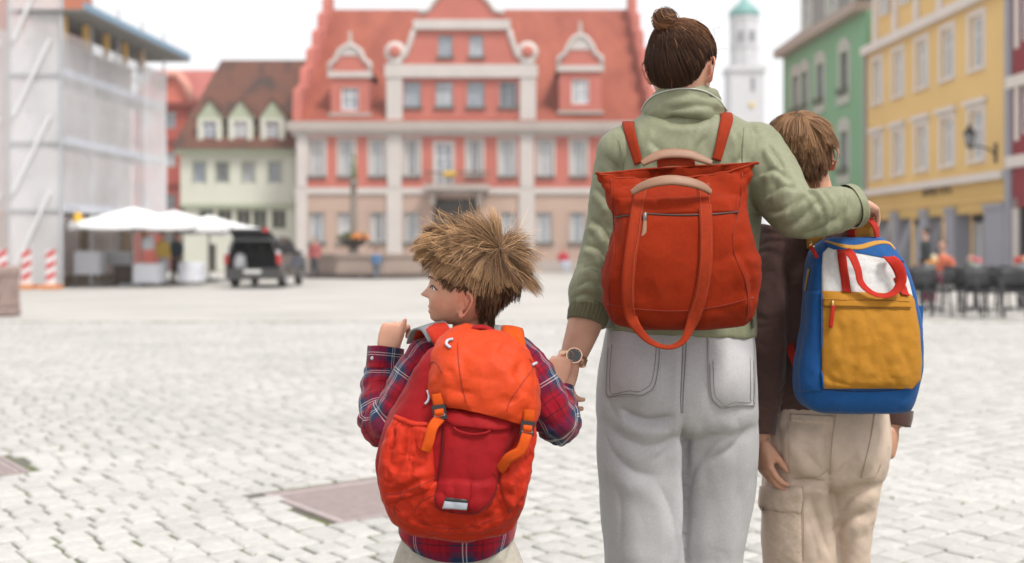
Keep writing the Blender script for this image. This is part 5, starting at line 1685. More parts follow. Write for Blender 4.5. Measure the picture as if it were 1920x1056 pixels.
def fabric(name, col, rough=.75, weave=900, wb=.25, var=.05, sheen=.15, vscale=25, wr=0.0, wrs=14, dark=None, spec=.3, cru=0.0, crs=10, crd=.010, cr2=.4, grain=.07, fade=.05):
    """woven cloth: thread bump, soft colour unevenness and small creases"""
    if name in MATS: return MATS[name]
    m = bpy.data.materials.new(name); m.use_nodes = True
    nt = m.node_tree; N = nt.nodes; L = nt.links; b = N['Principled BSDF']
    b.inputs['Roughness'].default_value = rough; b.inputs['Sheen Weight'].default_value = sheen; b.inputs['Specular IOR Level'].default_value = spec
    tc = N.new('ShaderNodeTexCoord')
    n = N.new('ShaderNodeTexNoise'); n.inputs['Scale'].default_value = vscale; n.inputs['Detail'].default_value = 6
    L.new(tc.outputs['Object'], n.inputs['Vector'])
    mr = N.new('ShaderNodeMapRange'); mr.inputs[1].default_value = .3; mr.inputs[2].default_value = .7; mr.inputs[3].default_value = 1-var; mr.inputs[4].default_value = 1+var
    L.new(n.outputs['Fac'], mr.inputs[0])
    mx = N.new('ShaderNodeMix'); mx.data_type = 'RGBA'; mx.blend_type = 'MULTIPLY'; mx.inputs[0].default_value = 1
    mx.inputs[6].default_value = (*col, 1); L.new(mr.outputs[0], mx.inputs[7])
    src = mx.outputs[2]
    for sc_, am in ((150, grain), (4.5, fade)):     # visible grain of the cloth, and slow fading from wear
        ng = N.new('ShaderNodeTexNoise'); ng.inputs['Scale'].default_value = sc_; ng.inputs['Detail'].default_value = 3
        L.new(tc.outputs['Object'], ng.inputs['Vector'])
        rg_ = N.new('ShaderNodeMapRange'); rg_.inputs[1].default_value = .3; rg_.inputs[2].default_value = .7; rg_.inputs[3].default_value = 1-am; rg_.inputs[4].default_value = 1+am
        L.new(ng.outputs['Fac'], rg_.inputs[0])
        m2 = N.new('ShaderNodeMix'); m2.data_type = 'RGBA'; m2.blend_type = 'MULTIPLY'; m2.inputs[0].default_value = 1
        L.new(src, m2.inputs[6]); L.new(rg_.outputs[0], m2.inputs[7]); src = m2.outputs[2]
    L.new(src, b.inputs['Base Color'])
    # threads
    wv = N.new('ShaderNodeTexNoise'); wv.inputs['Scale'].default_value = weave; wv.inputs['Detail'].default_value = 2
    L.new(tc.outputs['Object'], wv.inputs['Vector'])
    bp = N.new('ShaderNodeBump'); bp.inputs['Strength'].default_value = wb; bp.inputs['Distance'].default_value = .0008
    L.new(wv.outputs['Fac'], bp.inputs['Height'])
    last = bp
    if wr:
        w2 = N.new('ShaderNodeTexNoise'); w2.inputs['Scale'].default_value = wrs; w2.inputs['Detail'].default_value = 5; w2.inputs['Distortion'].default_value = 1.2
        try: w2.noise_type = 'RIDGED_MULTIFRACTAL'
        except Exception: pass
        L.new(tc.outputs['Object'], w2.inputs['Vector'])
        b2 = N.new('ShaderNodeBump'); b2.inputs['Strength'].default_value = wr; b2.inputs['Distance'].default_value = .006
        L.new(w2.outputs['Fac'], b2.inputs['Height']); L.new(bp.outputs[0], b2.inputs['Normal'])
        last = b2
    if cru:
        # crumpled facets: warped cell distances at two sizes
        nw = N.new('ShaderNodeTexNoise'); nw.inputs['Scale'].default_value = crs*.8; nw.inputs['Detail'].default_value = 3
        L.new(tc.outputs['Object'], nw.inputs['Vector'])
        va = N.new('ShaderNodeVectorMath'); va.operation = 'MULTIPLY_ADD'; va.inputs[1].default_value = (.14, .14, .14)
        L.new(nw.outputs['Color'], va.inputs[0]); L.new(tc.outputs['Object'], va.inputs[2])
        hs_ = []
        for sc_ in (1.0, 2.3):
            vo = N.new('ShaderNodeTexVoronoi'); vo.feature = 'F1'; vo.inputs['Scale'].default_value = crs*sc_
            L.new(va.outputs[0], vo.inputs['Vector']); hs_.append(vo.outputs['Distance'])
        mm = N.new('ShaderNodeMath'); mm.operation = 'MULTIPLY_ADD'; mm.inputs[1].default_value = cr2
        L.new(hs_[1], mm.inputs[0]); L.new(hs_[0], mm.inputs[2])
        b3 = N.new('ShaderNodeBump'); b3.inputs['Strength'].default_value = cru; b3.inputs['Distance'].default_value = crd
        L.new(mm.outputs[0], b3.inputs['Height']); L.new(last.outputs[0], b3.inputs['Normal'])
        last = b3
    L.new(last.outputs[0], b.inputs['Normal'])
    MATS[name] = m
    return m

def plaid_mat():
    m = bpy.data.materials.new('plaid_flannel'); m.use_nodes = True
    nt = m.node_tree; N = nt.nodes; L = nt.links; b = N['Principled BSDF']
    at = N.new('ShaderNodeAttribute'); at.attribute_name = 'puv'
    sx = N.new('ShaderNodeSeparateXYZ'); L.new(at.outputs['Vector'], sx.inputs[0])
    def ramp(sock):
        f = N.new('ShaderNodeMath'); f.operation = 'FRACT'; L.new(sock, f.inputs[0])
        cr = N.new('ShaderNodeValToRGB'); cr.color_ramp.interpolation = 'CONSTANT'
        red, navy, dk, wh, wine = (.36, .012, .026, 1), (.018, .035, .085, 1), (.012, .018, .03, 1), (.72, .70, .70, 1), (.16, .016, .04, 1)
        st = [(0, red), (.10, dk), (.125, red), (.22, wine), (.30, navy), (.425, wh), (.445, navy), (.485, wh), (.505, navy), (.63, wine), (.72, red), (.82, dk), (.845, red)]
        cr.color_ramp.elements[0].position = 0; cr.color_ramp.elements[0].color = st[0][1]
        cr.color_ramp.elements[1].position = st[1][0]; cr.color_ramp.elements[1].color = st[1][1]
        for p, c in st[2:]:
            e = cr.color_ramp.elements.new(p); e.color = c
        L.new(f.outputs[0], cr.inputs[0])
        return cr.outputs[0]
    a, c = ramp(sx.outputs['X']), ramp(sx.outputs['Y'])
    mx = N.new('ShaderNodeMix'); mx.data_type = 'RGBA'; mx.inputs[0].default_value = .5
    L.new(a, mx.inputs[6]); L.new(c, mx.inputs[7])
    hs = N.new('ShaderNodeHueSaturation'); hs.inputs['Saturation'].default_value = 1.12; hs.inputs['Value'].default_value = .78
    L.new(mx.outputs[2], hs.inputs['Color']); L.new(hs.outputs[0], b.inputs['Base Color'])
    b.inputs['Roughness'].default_value = .85; b.inputs['Sheen Weight'].default_value = .2; b.inputs['Specular IOR Level'].default_value = .2
    tc = N.new('ShaderNodeTexCoord'); wv = N.new('ShaderNodeTexNoise'); wv.inputs['Scale'].default_value = 600; L.new(tc.outputs['Object'], wv.inputs['Vector'])
    w2 = N.new('ShaderNodeTexNoise'); w2.inputs['Scale'].default_value = 35; w2.inputs['Detail'].default_value = 4; w2.inputs['Distortion'].default_value = 1; L.new(tc.outputs['Object'], w2.inputs['Vector'])
    bp = N.new('ShaderNodeBump'); bp.inputs['Strength'].default_value = .25; bp.inputs['Distance'].default_value = .001; L.new(wv.outputs['Fac'], bp.inputs['Height'])
    b2 = N.new('ShaderNodeBump'); b2.inputs['Strength'].default_value = .5; b2.inputs['Distance'].default_value = .006; L.new(w2.outputs['Fac'], b2.inputs['Height']); L.new(bp.outputs[0], b2.inputs['Normal'])
    L.new(b2.outputs[0], b.inputs['Normal'])
    return m

def grid_uv(R, name, m, parent, su, sv, amp, freq=(20, 20, 20), rot=0.0, seed=0.0, u0=0.0, v0=0.0, thick=True):
    """ring stack -> cloth tube with pattern coordinates measured along the cloth"""
    k, n = R.shape[:2]
    V, F = ring_loft(R, cap=False)
    Q = np.array(F)
    N_ = normals(V, Q)
    d = folds(V*np.array(freq)+seed)*amp
    V = V + N_*d[:, None]
    # close the seam with duplicate column so that the pattern does not smear
    R2 = V.reshape(k, n, 3); R2 = np.concatenate([R2, R2[:, :1]], 1)
    V = R2.reshape(-1, 3); w = n+1
    F = [(i*w+j, i*w+j+1, (i+1)*w+j+1, (i+1)*w+j) for i in range(k-1) for j in range(n)]
    o = mesh_obj(name, V, np.array(F), m, parent, True)
    per = np.median(np.linalg.norm(np.diff(R2, axis=1), axis=2).sum(1))
    uu = np.linspace(0, per, w)[None, :].repeat(k, 0)
    ln = np.concatenate([[0], np.cumsum(np.linalg.norm(np.diff(R2.mean(1), axis=0), axis=1))])
    vv = ln[:, None].repeat(w, 1)
    cu, su_ = math.cos(rot), math.sin(rot)
    U = (uu*cu - vv*su_)/su + u0; W = (uu*su_ + vv*cu)/sv + v0
    at = o.data.attributes.new('puv', 'FLOAT_VECTOR', 'POINT')
    at.data.foreach_set('vector', np.stack([U.ravel(), W.ravel(), 0*U.ravel()], 1).astype(np.float32).ravel())
    return o
# ================================================================== woman
woman = empty('person', (P(1275, 470, 2.62).x, 2.62, 0))
tag(woman, 'adult with hair bun in sage green jacket and light grey jeans, seen from behind', 'person')
HW = .206
MW = head_matrix(P(1278, 124, 2.60), yaw=-30, pitch=-8, roll=2)
FW = dict(eye=0.0, nose=-.13, mouth=-.26, ear=-.07, nose_p=.10, ear_s=.92)
parts = xf(head_parts(HW, FW), MW)
a_ = lambda *p: np.array(P(*p))
nb = a_(1280, 225, 2.63)
parts.append(tube([a_(1279, 120, 2.61), a_(1280, 170, 2.62), nb, a_(1282, 270, 2.63)], [.05, .054, .058, .08], 20, steps=12))
# trunk under the clothes
parts.append(ring_loft(dense(px_rings([(235, 1230, 1340, 2.57, 2.68), (265, 1170, 1410, 2.56, 2.69), (330, 1172, 1408, 2.55, 2.71), (450, 1180, 1400, 2.54, 2.71), (560, 1165, 1400, 2.54, 2.71), (700, 1150, 1395, 2.54, 2.72), (770, 1160, 1392, 2.55, 2.71)], 32), 24)))
# legs and feet
for xs in ((1205, 1203, 1203, 1203), (1345, 1340, 1336, 1334)):
    ly = 2.625 if xs[0] < 1300 else 2.68
    parts.append(tube([a_(xs[0], 720, 2.63), a_(xs[1], 900, ly), a_(xs[2], 1060, ly+.01), a_(xs[3], 1200, 2.66), a_(xs[3], 1360, 2.66)], [.074, .058, .046, .046, .036], 18, steps=24))
    parts.append(tube([a_(xs[3], 1350, 2.66), a_(xs[3], 1380, 2.70), a_(xs[3], 1388, 2.80)], [.04, .04, .02], 14, steps=8))
# left arm, bare from the cuff down
shL, elL, wrL = a_(1178, 290, 2.63), a_(1140, 455, 2.63), a_(1072, 676, 2.53)
parts.append(tube([shL, elL, a_(1104, 580, 2.57), a_(1094, 615, 2.555), wrL], [.045, .042, .041, .0385, (.0235, .029)], 18, steps=30, up=(0, 1, 0)))
dL = a_(1052, 742, 2.475) - wrL
parts += hand(wrL, dL, (.75, .62, .1), .165, -1, [(.7, .9, .5)]*4, thumb_dir=(.7, .5, .45), spread=.02)
# right arm over the older boy's shoulders
shR, elR, wrR = a_(1412, 290, 2.63), a_(1492, 402, 2.48), a_(1598, 378, 2.535)
parts.append(tube([shR, a_(1440, 330, 2.56), a_(1486, 394, 2.488), a_(1520, 398, 2.48), a_(1555, 393, 2.495), wrR], [.045, .040, .034, .033, .032, (.026, .03)], 18, steps=24))
dR = a_(1630, 396, 2.63) - wrR
parts += hand(wrR, dR, (-.25, -.1, -1), .165, 1, [(.35, .55, .4), (.4, .55, .4), (.4, .6, .4), (.45, .6, .4)], thumb_dir=(.8, .5, .2), spread=.05)
V, Q = remesh(parts, .0036, 2)
TONE_W = (.52, .285, .20)
HAIR_W = (.040, .017, .009)
body = mesh_obj('body', V, Q, skin_mat(), woman, True, skin_colors(V, MW, HW, FW, TONE_W, HAIR_W, 0.0, -.10))
# eyes sit in the sockets
def eyes(M, H, f, parent):
    for sx in (-1, 1):
        mb = MB(); mb.add(*ellipsoid((0, 0, 0), (.052*H,)*3, 16, 12))
        v = np.array(mb.V) + np.array([sx*.155, .268, f['eye']])*H
        v = v @ np.array(M)[:3, :3].T + np.array(M)[:3, 3]
        e = mesh_obj('eye', v, mb.F, mat('eye_white', (.75, .73, .70), .2), parent, True)
        c = np.array(M @ Vector((sx*.155*H, (.268+.046)*H, f['eye']*H)))
        V_, F_ = ellipsoid((0, 0, 0), (.026*H, .012*H, .026*H), 12, 8)
        V_ = V_ @ np.array(M)[:3, :3].T + c
        mesh_obj('iris', V_, F_, mat('iris_brown', (.05, .025, .012), .15), e, True)
eyes(MW, HW, FW, woman)

# ---- jacket
JK = fabric('sage_nylon', lin(170, 172, 138, .50), .6, 1200, .12, .06, .02, 10, wr=.25, wrs=11, spec=.4, cru=.8, crs=4.6, crd=.022, cr2=.12)
JKD = fabric('sage_rib', lin(136, 134, 100, .46), .8, 700, .4, .08, .2)
jt = px_rings([(206, 1225, 1345, 2.575, 2.685, 2.2), (218, 1200, 1376, 2.555, 2.70, 2.2), (236, 1172, 1408, 2.535, 2.71, 2.3), (268, 1150, 1432, 2.515, 2.725, 2.5), (330, 1148, 1430, 2.505, 2.735, 2.6),
               (430, 1152, 1422, 2.505, 2.735, 2.6), (520, 1148, 1416, 2.51, 2.735, 2.6), (585, 1140, 1416, 2.505, 2.735, 2.5), (618, 1134, 1417, 2.50, 2.74, 2.5), (634, 1132, 1417, 2.498, 2.742, 2.5)], 48)
# hem dips at the right
jt = dense(jt, 60)
for r in range(jt.shape[0]):
    wgt = max(0, (r-44)/16)
    jt[r, :, 2] += wgt*(-.02*(jt[r, :, 0]-jt[r, :, 0].min())/(np.ptp(jt[r, :, 0])) + .022)
jp = [ring_loft(jt)]
slL = [a_(1176, 284, 2.63), a_(1158, 360, 2.63), a_(1143, 440, 2.63), a_(1126, 510, 2.605), a_(1107, 558, 2.575), a_(1103, 588, 2.562)]
jp.append(tube(slL, [.070, .063, .058, .057, .053, .036], 28, steps=44))
jp.append(ellipsoid(a_(1172, 290, 2.63), (.068, .088, .068), 24, 16))
slR = [a_(1405, 282, 2.625), a_(1440, 325, 2.57), a_(1484, 392, 2.49), a_(1520, 399, 2.475), a_(1562, 394, 2.49), a_(1600, 388, 2.515)]
jp.append(tube(slR, [.074, .069, .058, .053, .051, .041], 28, steps=44))
jp.append(ellipsoid(a_(1412, 285, 2.625), (.072, .09, .070), 24, 16))
V, Q = remesh(jp, .0038, 6)
N_ = normals(V, Q)
def sleeve_folds(V, path, amp, freq, w=.09, tight=None):
    """creases wrapping round a sleeve, stronger at the bend"""
    best = np.full(len(V), 9.); tt = np.zeros(len(V)); acc = 0
    ln = [np.linalg.norm(np.array(b)-np.array(a)) for a, b in zip(path[:-1], path[1:])]
    for i, (a, b) in enumerate(zip(path[:-1], path[1:])):
        d, t = seg_dist(V, a, b)
        k = d < best
        best[k] = d[k]; tt[k] = acc + t[k]*ln[i]; acc += ln[i]
    near = np.clip((w-best)/.02, 0, 1)
    s = tt/acc
    env = np.ones(len(V))*.45
    for c, g in (tight or [(.55, .2), (.95, .12)]):
        env = env + np.exp(-((s-c)/g)**2)
    ph = tt*freq + 2.2*noise3(V*7) + 1.2*noise3(V*15+4)
    f = np.abs(np.mod(ph, 1)-.5)*2
    f = 1-(1-f)**1.6
    lim = .35 + .65*np.clip(noise3(V*6+2.2)+.5, 0, 1)
    return near*env*amp*(f-.5)*lim
d = .0022*folds(V*np.array([11, 7, 4])+3) + .0016*folds(V*np.array([30, 14, 10])+8)
d = d + sleeve_folds(V, [np.array(q) for q in slL], .0014, 24, tight=[(.45, .15), (.9, .16)])
d = d + sleeve_folds(V, [np.array(q) for q in slR], .0010, 19, tight=[(.5, .22), (.9, .12)])
for ln_, w_, dp in (
    ([(1420, 330), (1450, 318), (1485, 338)], 6, .007), ([(1432, 372), (1462, 352), (1496, 350)], 6, .007), ([(1425, 400), (1470, 392), (1515, 362)], 6, .006),
    ([(1455, 432), (1500, 412), (1540, 372)], 6, .007), ([(1505, 350), (1530, 372), (1545, 410)], 5, .008), ([(1520, 345), (1545, 360), (1562, 392), (1558, 425)], 5, .008),
    ([(1580, 352), (1592, 372), (1594, 400)], 5, .005), ([(1500, 440), (1540, 430), (1575, 405)], 6, .006), ([(1440, 270), (1455, 292), (1470, 318)], 6, .006), ([(1410, 300), (1400, 350), (1404, 420)], 8, .006),
    ([(1112, 350), (1135, 372), (1150, 400)], 6, .005), ([(1105, 410), (1130, 430), (1150, 462)], 6, .006), ([(1095, 460), (1120, 468), (1145, 500)], 6, .006), ([(1085, 505), (1110, 500), (1140, 520)], 6, .006),
    ([(1078, 540), (1105, 528), (1135, 545)], 6, .006), ([(1072, 560), (1100, 552), (1138, 572)], 5, .006), ([(1130, 290), (1160, 320), (1165, 360)], 7, .005), ([(1215, 262), (1240, 285), (1250, 300)], 7, .004),
    ([(1330, 250), (1310, 275), (1305, 298)], 7, .004), ([(1235, 222), (1280, 230), (1330, 222)], 7, .005), ([(1385, 245), (1392, 280), (1385, 310)], 6, .005)):
    d += crease(V, N_, ln_, w_*.8, dp*1.35, .75)
sk = np.clip((np.abs(V[:, 0]-P(1275, 0, 2.62).x) < .12).astype(float), 0, 1)
V = V + N_*d[:, None]
V = smooth_mesh(V, Q, 1)
jacket = mesh_obj('jacket', V, Q, JK, woman, True)
JB = bvh_of(jacket)
# elastic cuff on the left forearm: ribbed band
def ribbed_band(name, path, r, m, parent, ribs=31, amp=.0015, steps=12, n=104, up=None):
    p = smooth_path(path, steps)
    rr = np.interp(np.linspace(0, 1, steps+1), np.linspace(0, 1, len(r)), r)
    t, A, B = frames(p, up)
    a = np.linspace(0, 2*np.pi, n, endpoint=False)
    R = []
    for k in range(steps+1):
        q = rr[k] + amp*np.cos(a*ribs + .6*np.sin(k*.5))
        R.append(p[k] + np.outer(q*np.cos(a), A[k]) + np.outer(q*np.sin(a), B[k]))
    inner = [p[-1] + np.outer((rr[-1]-.005)*np.cos(a), A[-1]) + np.outer((rr[-1]-.005)*np.sin(a), B[-1]), p[-3] + np.outer((rr[-1]-.006)*np.cos(a), A[-3]) + np.outer((rr[-1]-.006)*np.sin(a), B[-3])]
    V, F = ring_loft(np.array(R+inner), cap=False)
    return mesh_obj(name, V, F, m, parent, True)
ribbed_band('cuff', [a_(1106, 574, 2.567), a_(1103, 590, 2.560), a_(1099, 606, 2.554)], [.045, .0465, .0435], JKD, woman, up=(0, 1, 0))
# right sleeve end: plain turned hem
ribbed_band('sleeve_hem', [a_(1588, 390, 2.508), a_(1599, 388, 2.515), a_(1604, 387, 2.518)], [.050, .050, .046], JK, woman, ribs=3, amp=.002)
# stand collar with folded hood inside, white piping
def collar():
    n = 72
    a = np.linspace(0, 2*np.pi, n, endpoint=False)
    c0 = a_(1281, 205, 2.625)
    prof = [(.078, .100, -.040), (.094, .116, -.034), (.099, .118, -.010), (.096, .112, .012), (.089, .102, .030), (.080, .090, .044), (.072, .080, .048), (.064, .070, .040), (.062, .066, .012), (.062, .064, -.02)]
    R = []
    for (rx, ry, z) in prof:
        x = c0[0] + rx*np.cos(a); y = c0[1] + ry*.80*np.sin(a)
        # the back rises over the nape, the front opens lower
        zz = c0[2] + z + .012*(-np.sin(a)) - .016*np.abs(np.cos(a))**2 + .005*np.sin(3*a+1)
        R.append(np.stack([x, y, zz], 1))
    R = dense(np.array(R), 44)
    V, F = ring_loft(R, cap=False)
    Q = np.array(F); N_ = normals(V, Q)
    V = V + N_*(.006*folds(np.stack([V[:, 0]*14, V[:, 1]*14, V[:, 2]*30], 1)+5))[:, None]
    return V, Q, R
V, Q, CR = collar()
colo = mesh_obj('collar', V, Q, JK, woman, True)
CB = bvh_of(colo)
cord('piping', [(1204, 208), (1216, 188), (1240, 174), (1275, 167), (1315, 170), (1345, 186), (1362, 208)], .0017, mat('white_piping', (.50, .50, .45), .5), woman, 60, CB, .002)
# seams
SEAM = fabric('sage_seam', lin(160, 162, 128, .5), .7)
cord('seam', [(1160, 262), (1168, 300), (1166, 345), (1152, 390)], .0012, SEAM, woman, bvh=JB)
cord('seam', [(1395, 240), (1392, 290), (1396, 340), (1412, 380)], .0012, SEAM, woman, bvh=JB)

# ---- jeans
JN = fabric('grey_denim', lin(192, 190, 192, .80), .85, 800, .6, .05, .05, 220, grain=.035, fade=.05, wr=.2, wrs=10, cru=.35, crs=5, crd=.02, cr2=.2)
jr = px_rings([(575, 1150, 1404, 2.525, 2.725), (605, 1143, 1409, 2.515, 2.735), (650, 1132, 1413, 2.50, 2.74), (700, 1122, 1416, 2.49, 2.745), (745, 1117, 1417, 2.49, 2.74), (790, 1120, 1415, 2.51, 2.73), (815, 1150, 1390, 2.56, 2.70)], 48, 2.7)
jp = [ring_loft(dense(jr, 40))]
def leg(rows):
    return ring_loft(dense(px_rings(rows, 40, 2.3), 50))
jp.append(leg([(690, 1130, 1288, 2.505, 2.735), (800, 1118, 1284, 2.505, 2.735), (900, 1122, 1280, 2.51, 2.735), (1000, 1130, 1280, 2.515, 2.74), (1060, 1134, 1282, 2.52, 2.745), (1200, 1128, 1286, 2.55, 2.775), (1372, 1126, 1290, 2.55, 2.785)]))
jp.append(leg([(690, 1272, 1410, 2.515, 2.745), (800, 1270, 1416, 2.535, 2.765), (900, 1268, 1414, 2.565, 2.785), (1000, 1266, 1398, 2.585, 2.795), (1060, 1266, 1390, 2.595, 2.80), (1200, 1276, 1398, 2.56, 2.775), (1372, 1272, 1402, 2.56, 2.785)]))
for cx in (1207, 1345):
    jp.append(ellipsoid(a_(cx, 706, 2.565), (.084, .085, .098), 24, 18))
V, Q = remesh(jp, .0045, 6)
N_ = normals(V, Q)
pxx = CXP + V[:, 0]/V[:, 1]*FPX; pyy = HY + (CAMZ-V[:, 2])/V[:, 1]*FPX
back = np.clip((-N_[:, 1])*2, 0, 1)
d = .0028*folds(V*np.array([6, 6, 3])+1) + .0016*folds(V*np.array([13, 12, 6])+5)
d += crease(V, N_, [(1160, 765), (1190, 783), (1225, 790), (1268, 778)], 8, .020)
d += crease(V, N_, [(1128, 800), (1150, 850), (1190, 885), (1240, 895)], 10, .008)
d += crease(V, N_, [(1140, 800), (1180, 828), (1225, 836), (1268, 815)], 9, .008)
d += crease(V, N_, [(1270, 800), (1255, 840), (1215, 870)], 8, .006)
d += crease(V, N_, [(1400, 800), (1370, 840), (1310, 870)], 9, .006)
for ln_, w_, dp in (([(1282, 640), (1279, 720), (1281, 790), (1281, 860)], 5, .006), ([(1280, 790), (1282, 870), (1283, 960), (1284, 1070)], 6, .022), ([(1290, 935), (1300, 885), (1325, 845), (1358, 805)], 6, .006), ([(1285, 870), (1290, 830), (1300, 795)], 5, .005),
                    ([(1135, 740), (1150, 770), (1165, 790)], 5, .004), ([(1232, 900), (1256, 960), (1266, 1040)], 7, .005), ([(1150, 900), (1165, 960), (1160, 1040)], 8, .004)):
    d += crease(V, N_, ln_, w_, dp)
V = V + N_*d[:, None]
V = smooth_mesh(V, Q, 1)
jeans = mesh_obj('jeans', V, Q, JN, woman, True)
JNB = bvh_of(jeans)
JNS = fabric('denim_stitch', lin(140, 136, 136, .70), .8)
JNP = fabric('grey_denim_pocket', lin(196, 193, 195, .77), .85, 800, .6, .05, .05, 220, grain=.035, fade=.05, wr=.14, wrs=16)
pk1 = [(608, 1142, 1243), (650, 1139, 1241), (700, 1136, 1236), (728, 1135, 1229), (738, 1137, 1216), (742, 1142, 1205)]
pk2 = [(626, 1326, 1412), (680, 1327, 1414), (738, 1330, 1415), (752, 1338, 1414), (762, 1350, 1414)]
for pk in (pk1, pk2):
    patch('pocket', pk, JNB, JNP, woman, off=.0028, nu=20, nv=22)
    ol = [(r[1]+4, r[0]+3) for r in pk[1:]] + [((pk[-1][1]+pk[-1][2])/2, pk[-1][0]-4)] + [(r[2]-4, r[0]-2) for r in pk[::-1][:-1]]
    cord('stitching', ol, .0008, JNS, woman, steps=70, bvh=JNB, off=.0042)
    ol2 = [(a_2 + (6 if a_2 < np.mean([o[0] for o in ol]) else -6), b_2-6) for a_2, b_2 in ol]
    cord('stitching', ol2, .0006, JNS, woman, steps=70, bvh=JNB, off=.0038)
cord('seam', [(1282, 606), (1279, 680), (1276, 740), (1277, 775)], .0010, JNS, woman, steps=30, bvh=JNB, off=.001)
cord('seam', [(1288, 606), (1285, 680), (1281, 740), (1280, 775)], .0010, JNS, woman, steps=30, bvh=JNB, off=.001)
patch('waistband', [(596, 1142, 1412), (616, 1140, 1413)], JNB, JNP, woman, off=.003, nu=40, nv=4)
# shoes
SHO = mat('white_sneaker', (.6, .6, .58), .6, .05, 20)
for cx in (1208, 1338):
    mb = MB(); c = a_(cx, 1392, 2.70)
    V_, F_ = tube([c+np.array([0, -.10, -.0]), c+np.array([0, -.05, .03]), c+np.array([0, .04, .035]), c+np.array([0, .12, .01]), c+np.array([0, .16, -.01])], [(.03, .03), (.05, .042), (.05, .046), (.035, .046), (.012, .02)], 18, up=(0, 0, 1), steps=14)
    V_[:, 2] = np.maximum(V_[:, 2], .004)
    mesh_obj('shoe', V_, F_, SHO, woman, True)

# ---- hair: combed up into a bun
rng = np.random.default_rng(4)
def surf_samples(V, Q, M, H, n, low=0.0, rng=rng, keep=None, nape=0.0):
    q = to_local(V, M); L = q/H
    fc = L[Q].mean(1)
    ok = scalp_mask(fc, low, nape) & (np.abs(fc[:, 2]) < .56) & (np.abs(fc[:, 0]) < .36) & (np.abs(fc[:, 1]) < .56)
    if keep is not None: ok &= keep(fc)
    N_ = normals(q, Q)
    idx = np.where(ok)[0]
    pick = rng.choice(idx, n)
    w = rng.dirichlet(np.ones(4), n)
    pos = np.einsum('ij,ijk->ik', w, q[Q[pick]])
    nor = N_[Q[pick]].mean(1); nor /= np.linalg.norm(nor, axis=1)[:, None]
    return pos, nor
bm_ = body.data
Vb = np.empty(len(bm_.vertices)*3, np.float32); bm_.vertices.foreach_get('co', Vb); Vb = Vb.reshape(-1, 3).astype(float)
Qb = np.empty(len(bm_.loops), np.int32); bm_.loops.foreach_get('vertex_index', Qb); Qb = Qb.reshape(-1, 4)
bun_w = np.array(P(1247, 38, 2.545))
bun_l = to_local(bun_w[None], MW)[0]
skc = np.array([0, -.04, .05])*HW
pos, nor = surf_samples(Vb, Qb, MW, HW, 9000, nape=-.10)
root_b = bun_l + (skc-bun_l)*.30                                   # where the hair gathers
k = 12
paths = np.zeros((len(pos), k, 3))
clump = rng.integers(0, 260, len(pos))
cdir = rng.normal(0, 1, (260, 3))
lift = .002 + .006*rng.random(len(pos))
for j in range(k):
    s = j/(k-1)
    p = pos*(1-s) + root_b*s
    # slide along the skull instead of cutting through it
    v = p - skc
    r0 = np.linalg.norm(pos-skc, axis=1); r1 = np.linalg.norm(root_b-skc)
    rr = r0*(1-s) + (r1+.004)*s
    v = v/np.linalg.norm(v, axis=1)[:, None]*(rr + lift*np.sin(math.pi*min(1, s*1.1+.05)))[:, None]
    p = skc + v
    p = p + .0022*cdir[clump]*math.sin(math.pi*s) + .0005*rng.normal(0, 1, p.shape)*math.sin(math.pi*s)
    paths[:, j] = p
# keep strands outside the skull
def push_out(paths, V, Q, M, H, off):
    q = to_local(V, M)
    sel = (np.abs(q[:, 2]) < .6*H) & (np.abs(q[:, 0]) < .5*H) & (np.abs(q[:, 1]) < .6*H)
    idx = -np.ones(len(q), int); idx[sel] = np.arange(sel.sum())
    QQ = Q[np.all(sel[Q], 1)]
    bv = BVHTree.FromPolygons([Vector(v) for v in q[sel]], [tuple(int(idx[i]) for i in f) for f in QQ])
    sh = paths.shape
    for a in range(sh[0]):
        for b in range(1, sh[1]):
            pt = Vector(paths[a, b])
            l, n, i, dist = bv.find_nearest(pt)
            if l is None: continue
            if (pt-l).dot(n) < off: paths[a, b] = l + n*off
    return paths
paths = push_out(paths, Vb, Qb, MW, HW, .003)
# darker low at the nape, warm brown on top with gloss highlights put into the colour
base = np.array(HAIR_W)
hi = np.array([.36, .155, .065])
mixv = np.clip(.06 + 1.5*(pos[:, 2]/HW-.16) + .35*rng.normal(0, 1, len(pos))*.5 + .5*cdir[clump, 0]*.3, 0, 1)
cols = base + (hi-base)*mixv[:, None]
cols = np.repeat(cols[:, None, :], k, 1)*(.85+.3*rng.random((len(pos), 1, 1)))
Mw = np.array(MW)
def world(p, M): return p @ np.array(M)[:3, :3].T + np.array(M)[:3, 3]
rad = np.tile(np.linspace(.0009, .0008, k), (len(pos), 1))
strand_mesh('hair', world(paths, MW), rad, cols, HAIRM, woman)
# bun of wound strands
nb_ = 420; kk = 26
bp = np.zeros((nb_, kk, 3)); ax = np.array([.25, -.75, .62]); ax /= np.linalg.norm(ax)
e1 = np.cross(ax, [0, 0, 1]); e1 /= np.linalg.norm(e1); e2 = np.cross(ax, e1)
for i in range(nb_):
    a0 = rng.random()*6.28; th0 = rng.uniform(.35, 2.7); r = .0245*rng.uniform(.88, 1.08)*(1.12 if rng.random() < .06 else 1)
    for j in range(kk):
        a = a0 + j/(kk-1)*4.4; th = th0 + .5*math.sin(a*1.0+i) *.5
        bp[i, j] = bun_w + r*1.08*(math.sin(th)*(math.cos(a)*e1 + math.sin(a)*e2) + math.cos(th)*ax*.92)
bc = base + (hi*1.1-base)*np.clip(rng.normal(.20, .18, (nb_, 1)), 0, 1)
strand_mesh('hair_bun', bp, np.full((nb_, kk), .0011), np.repeat(bc[:, None, :], kk, 1), HAIRM, woman)
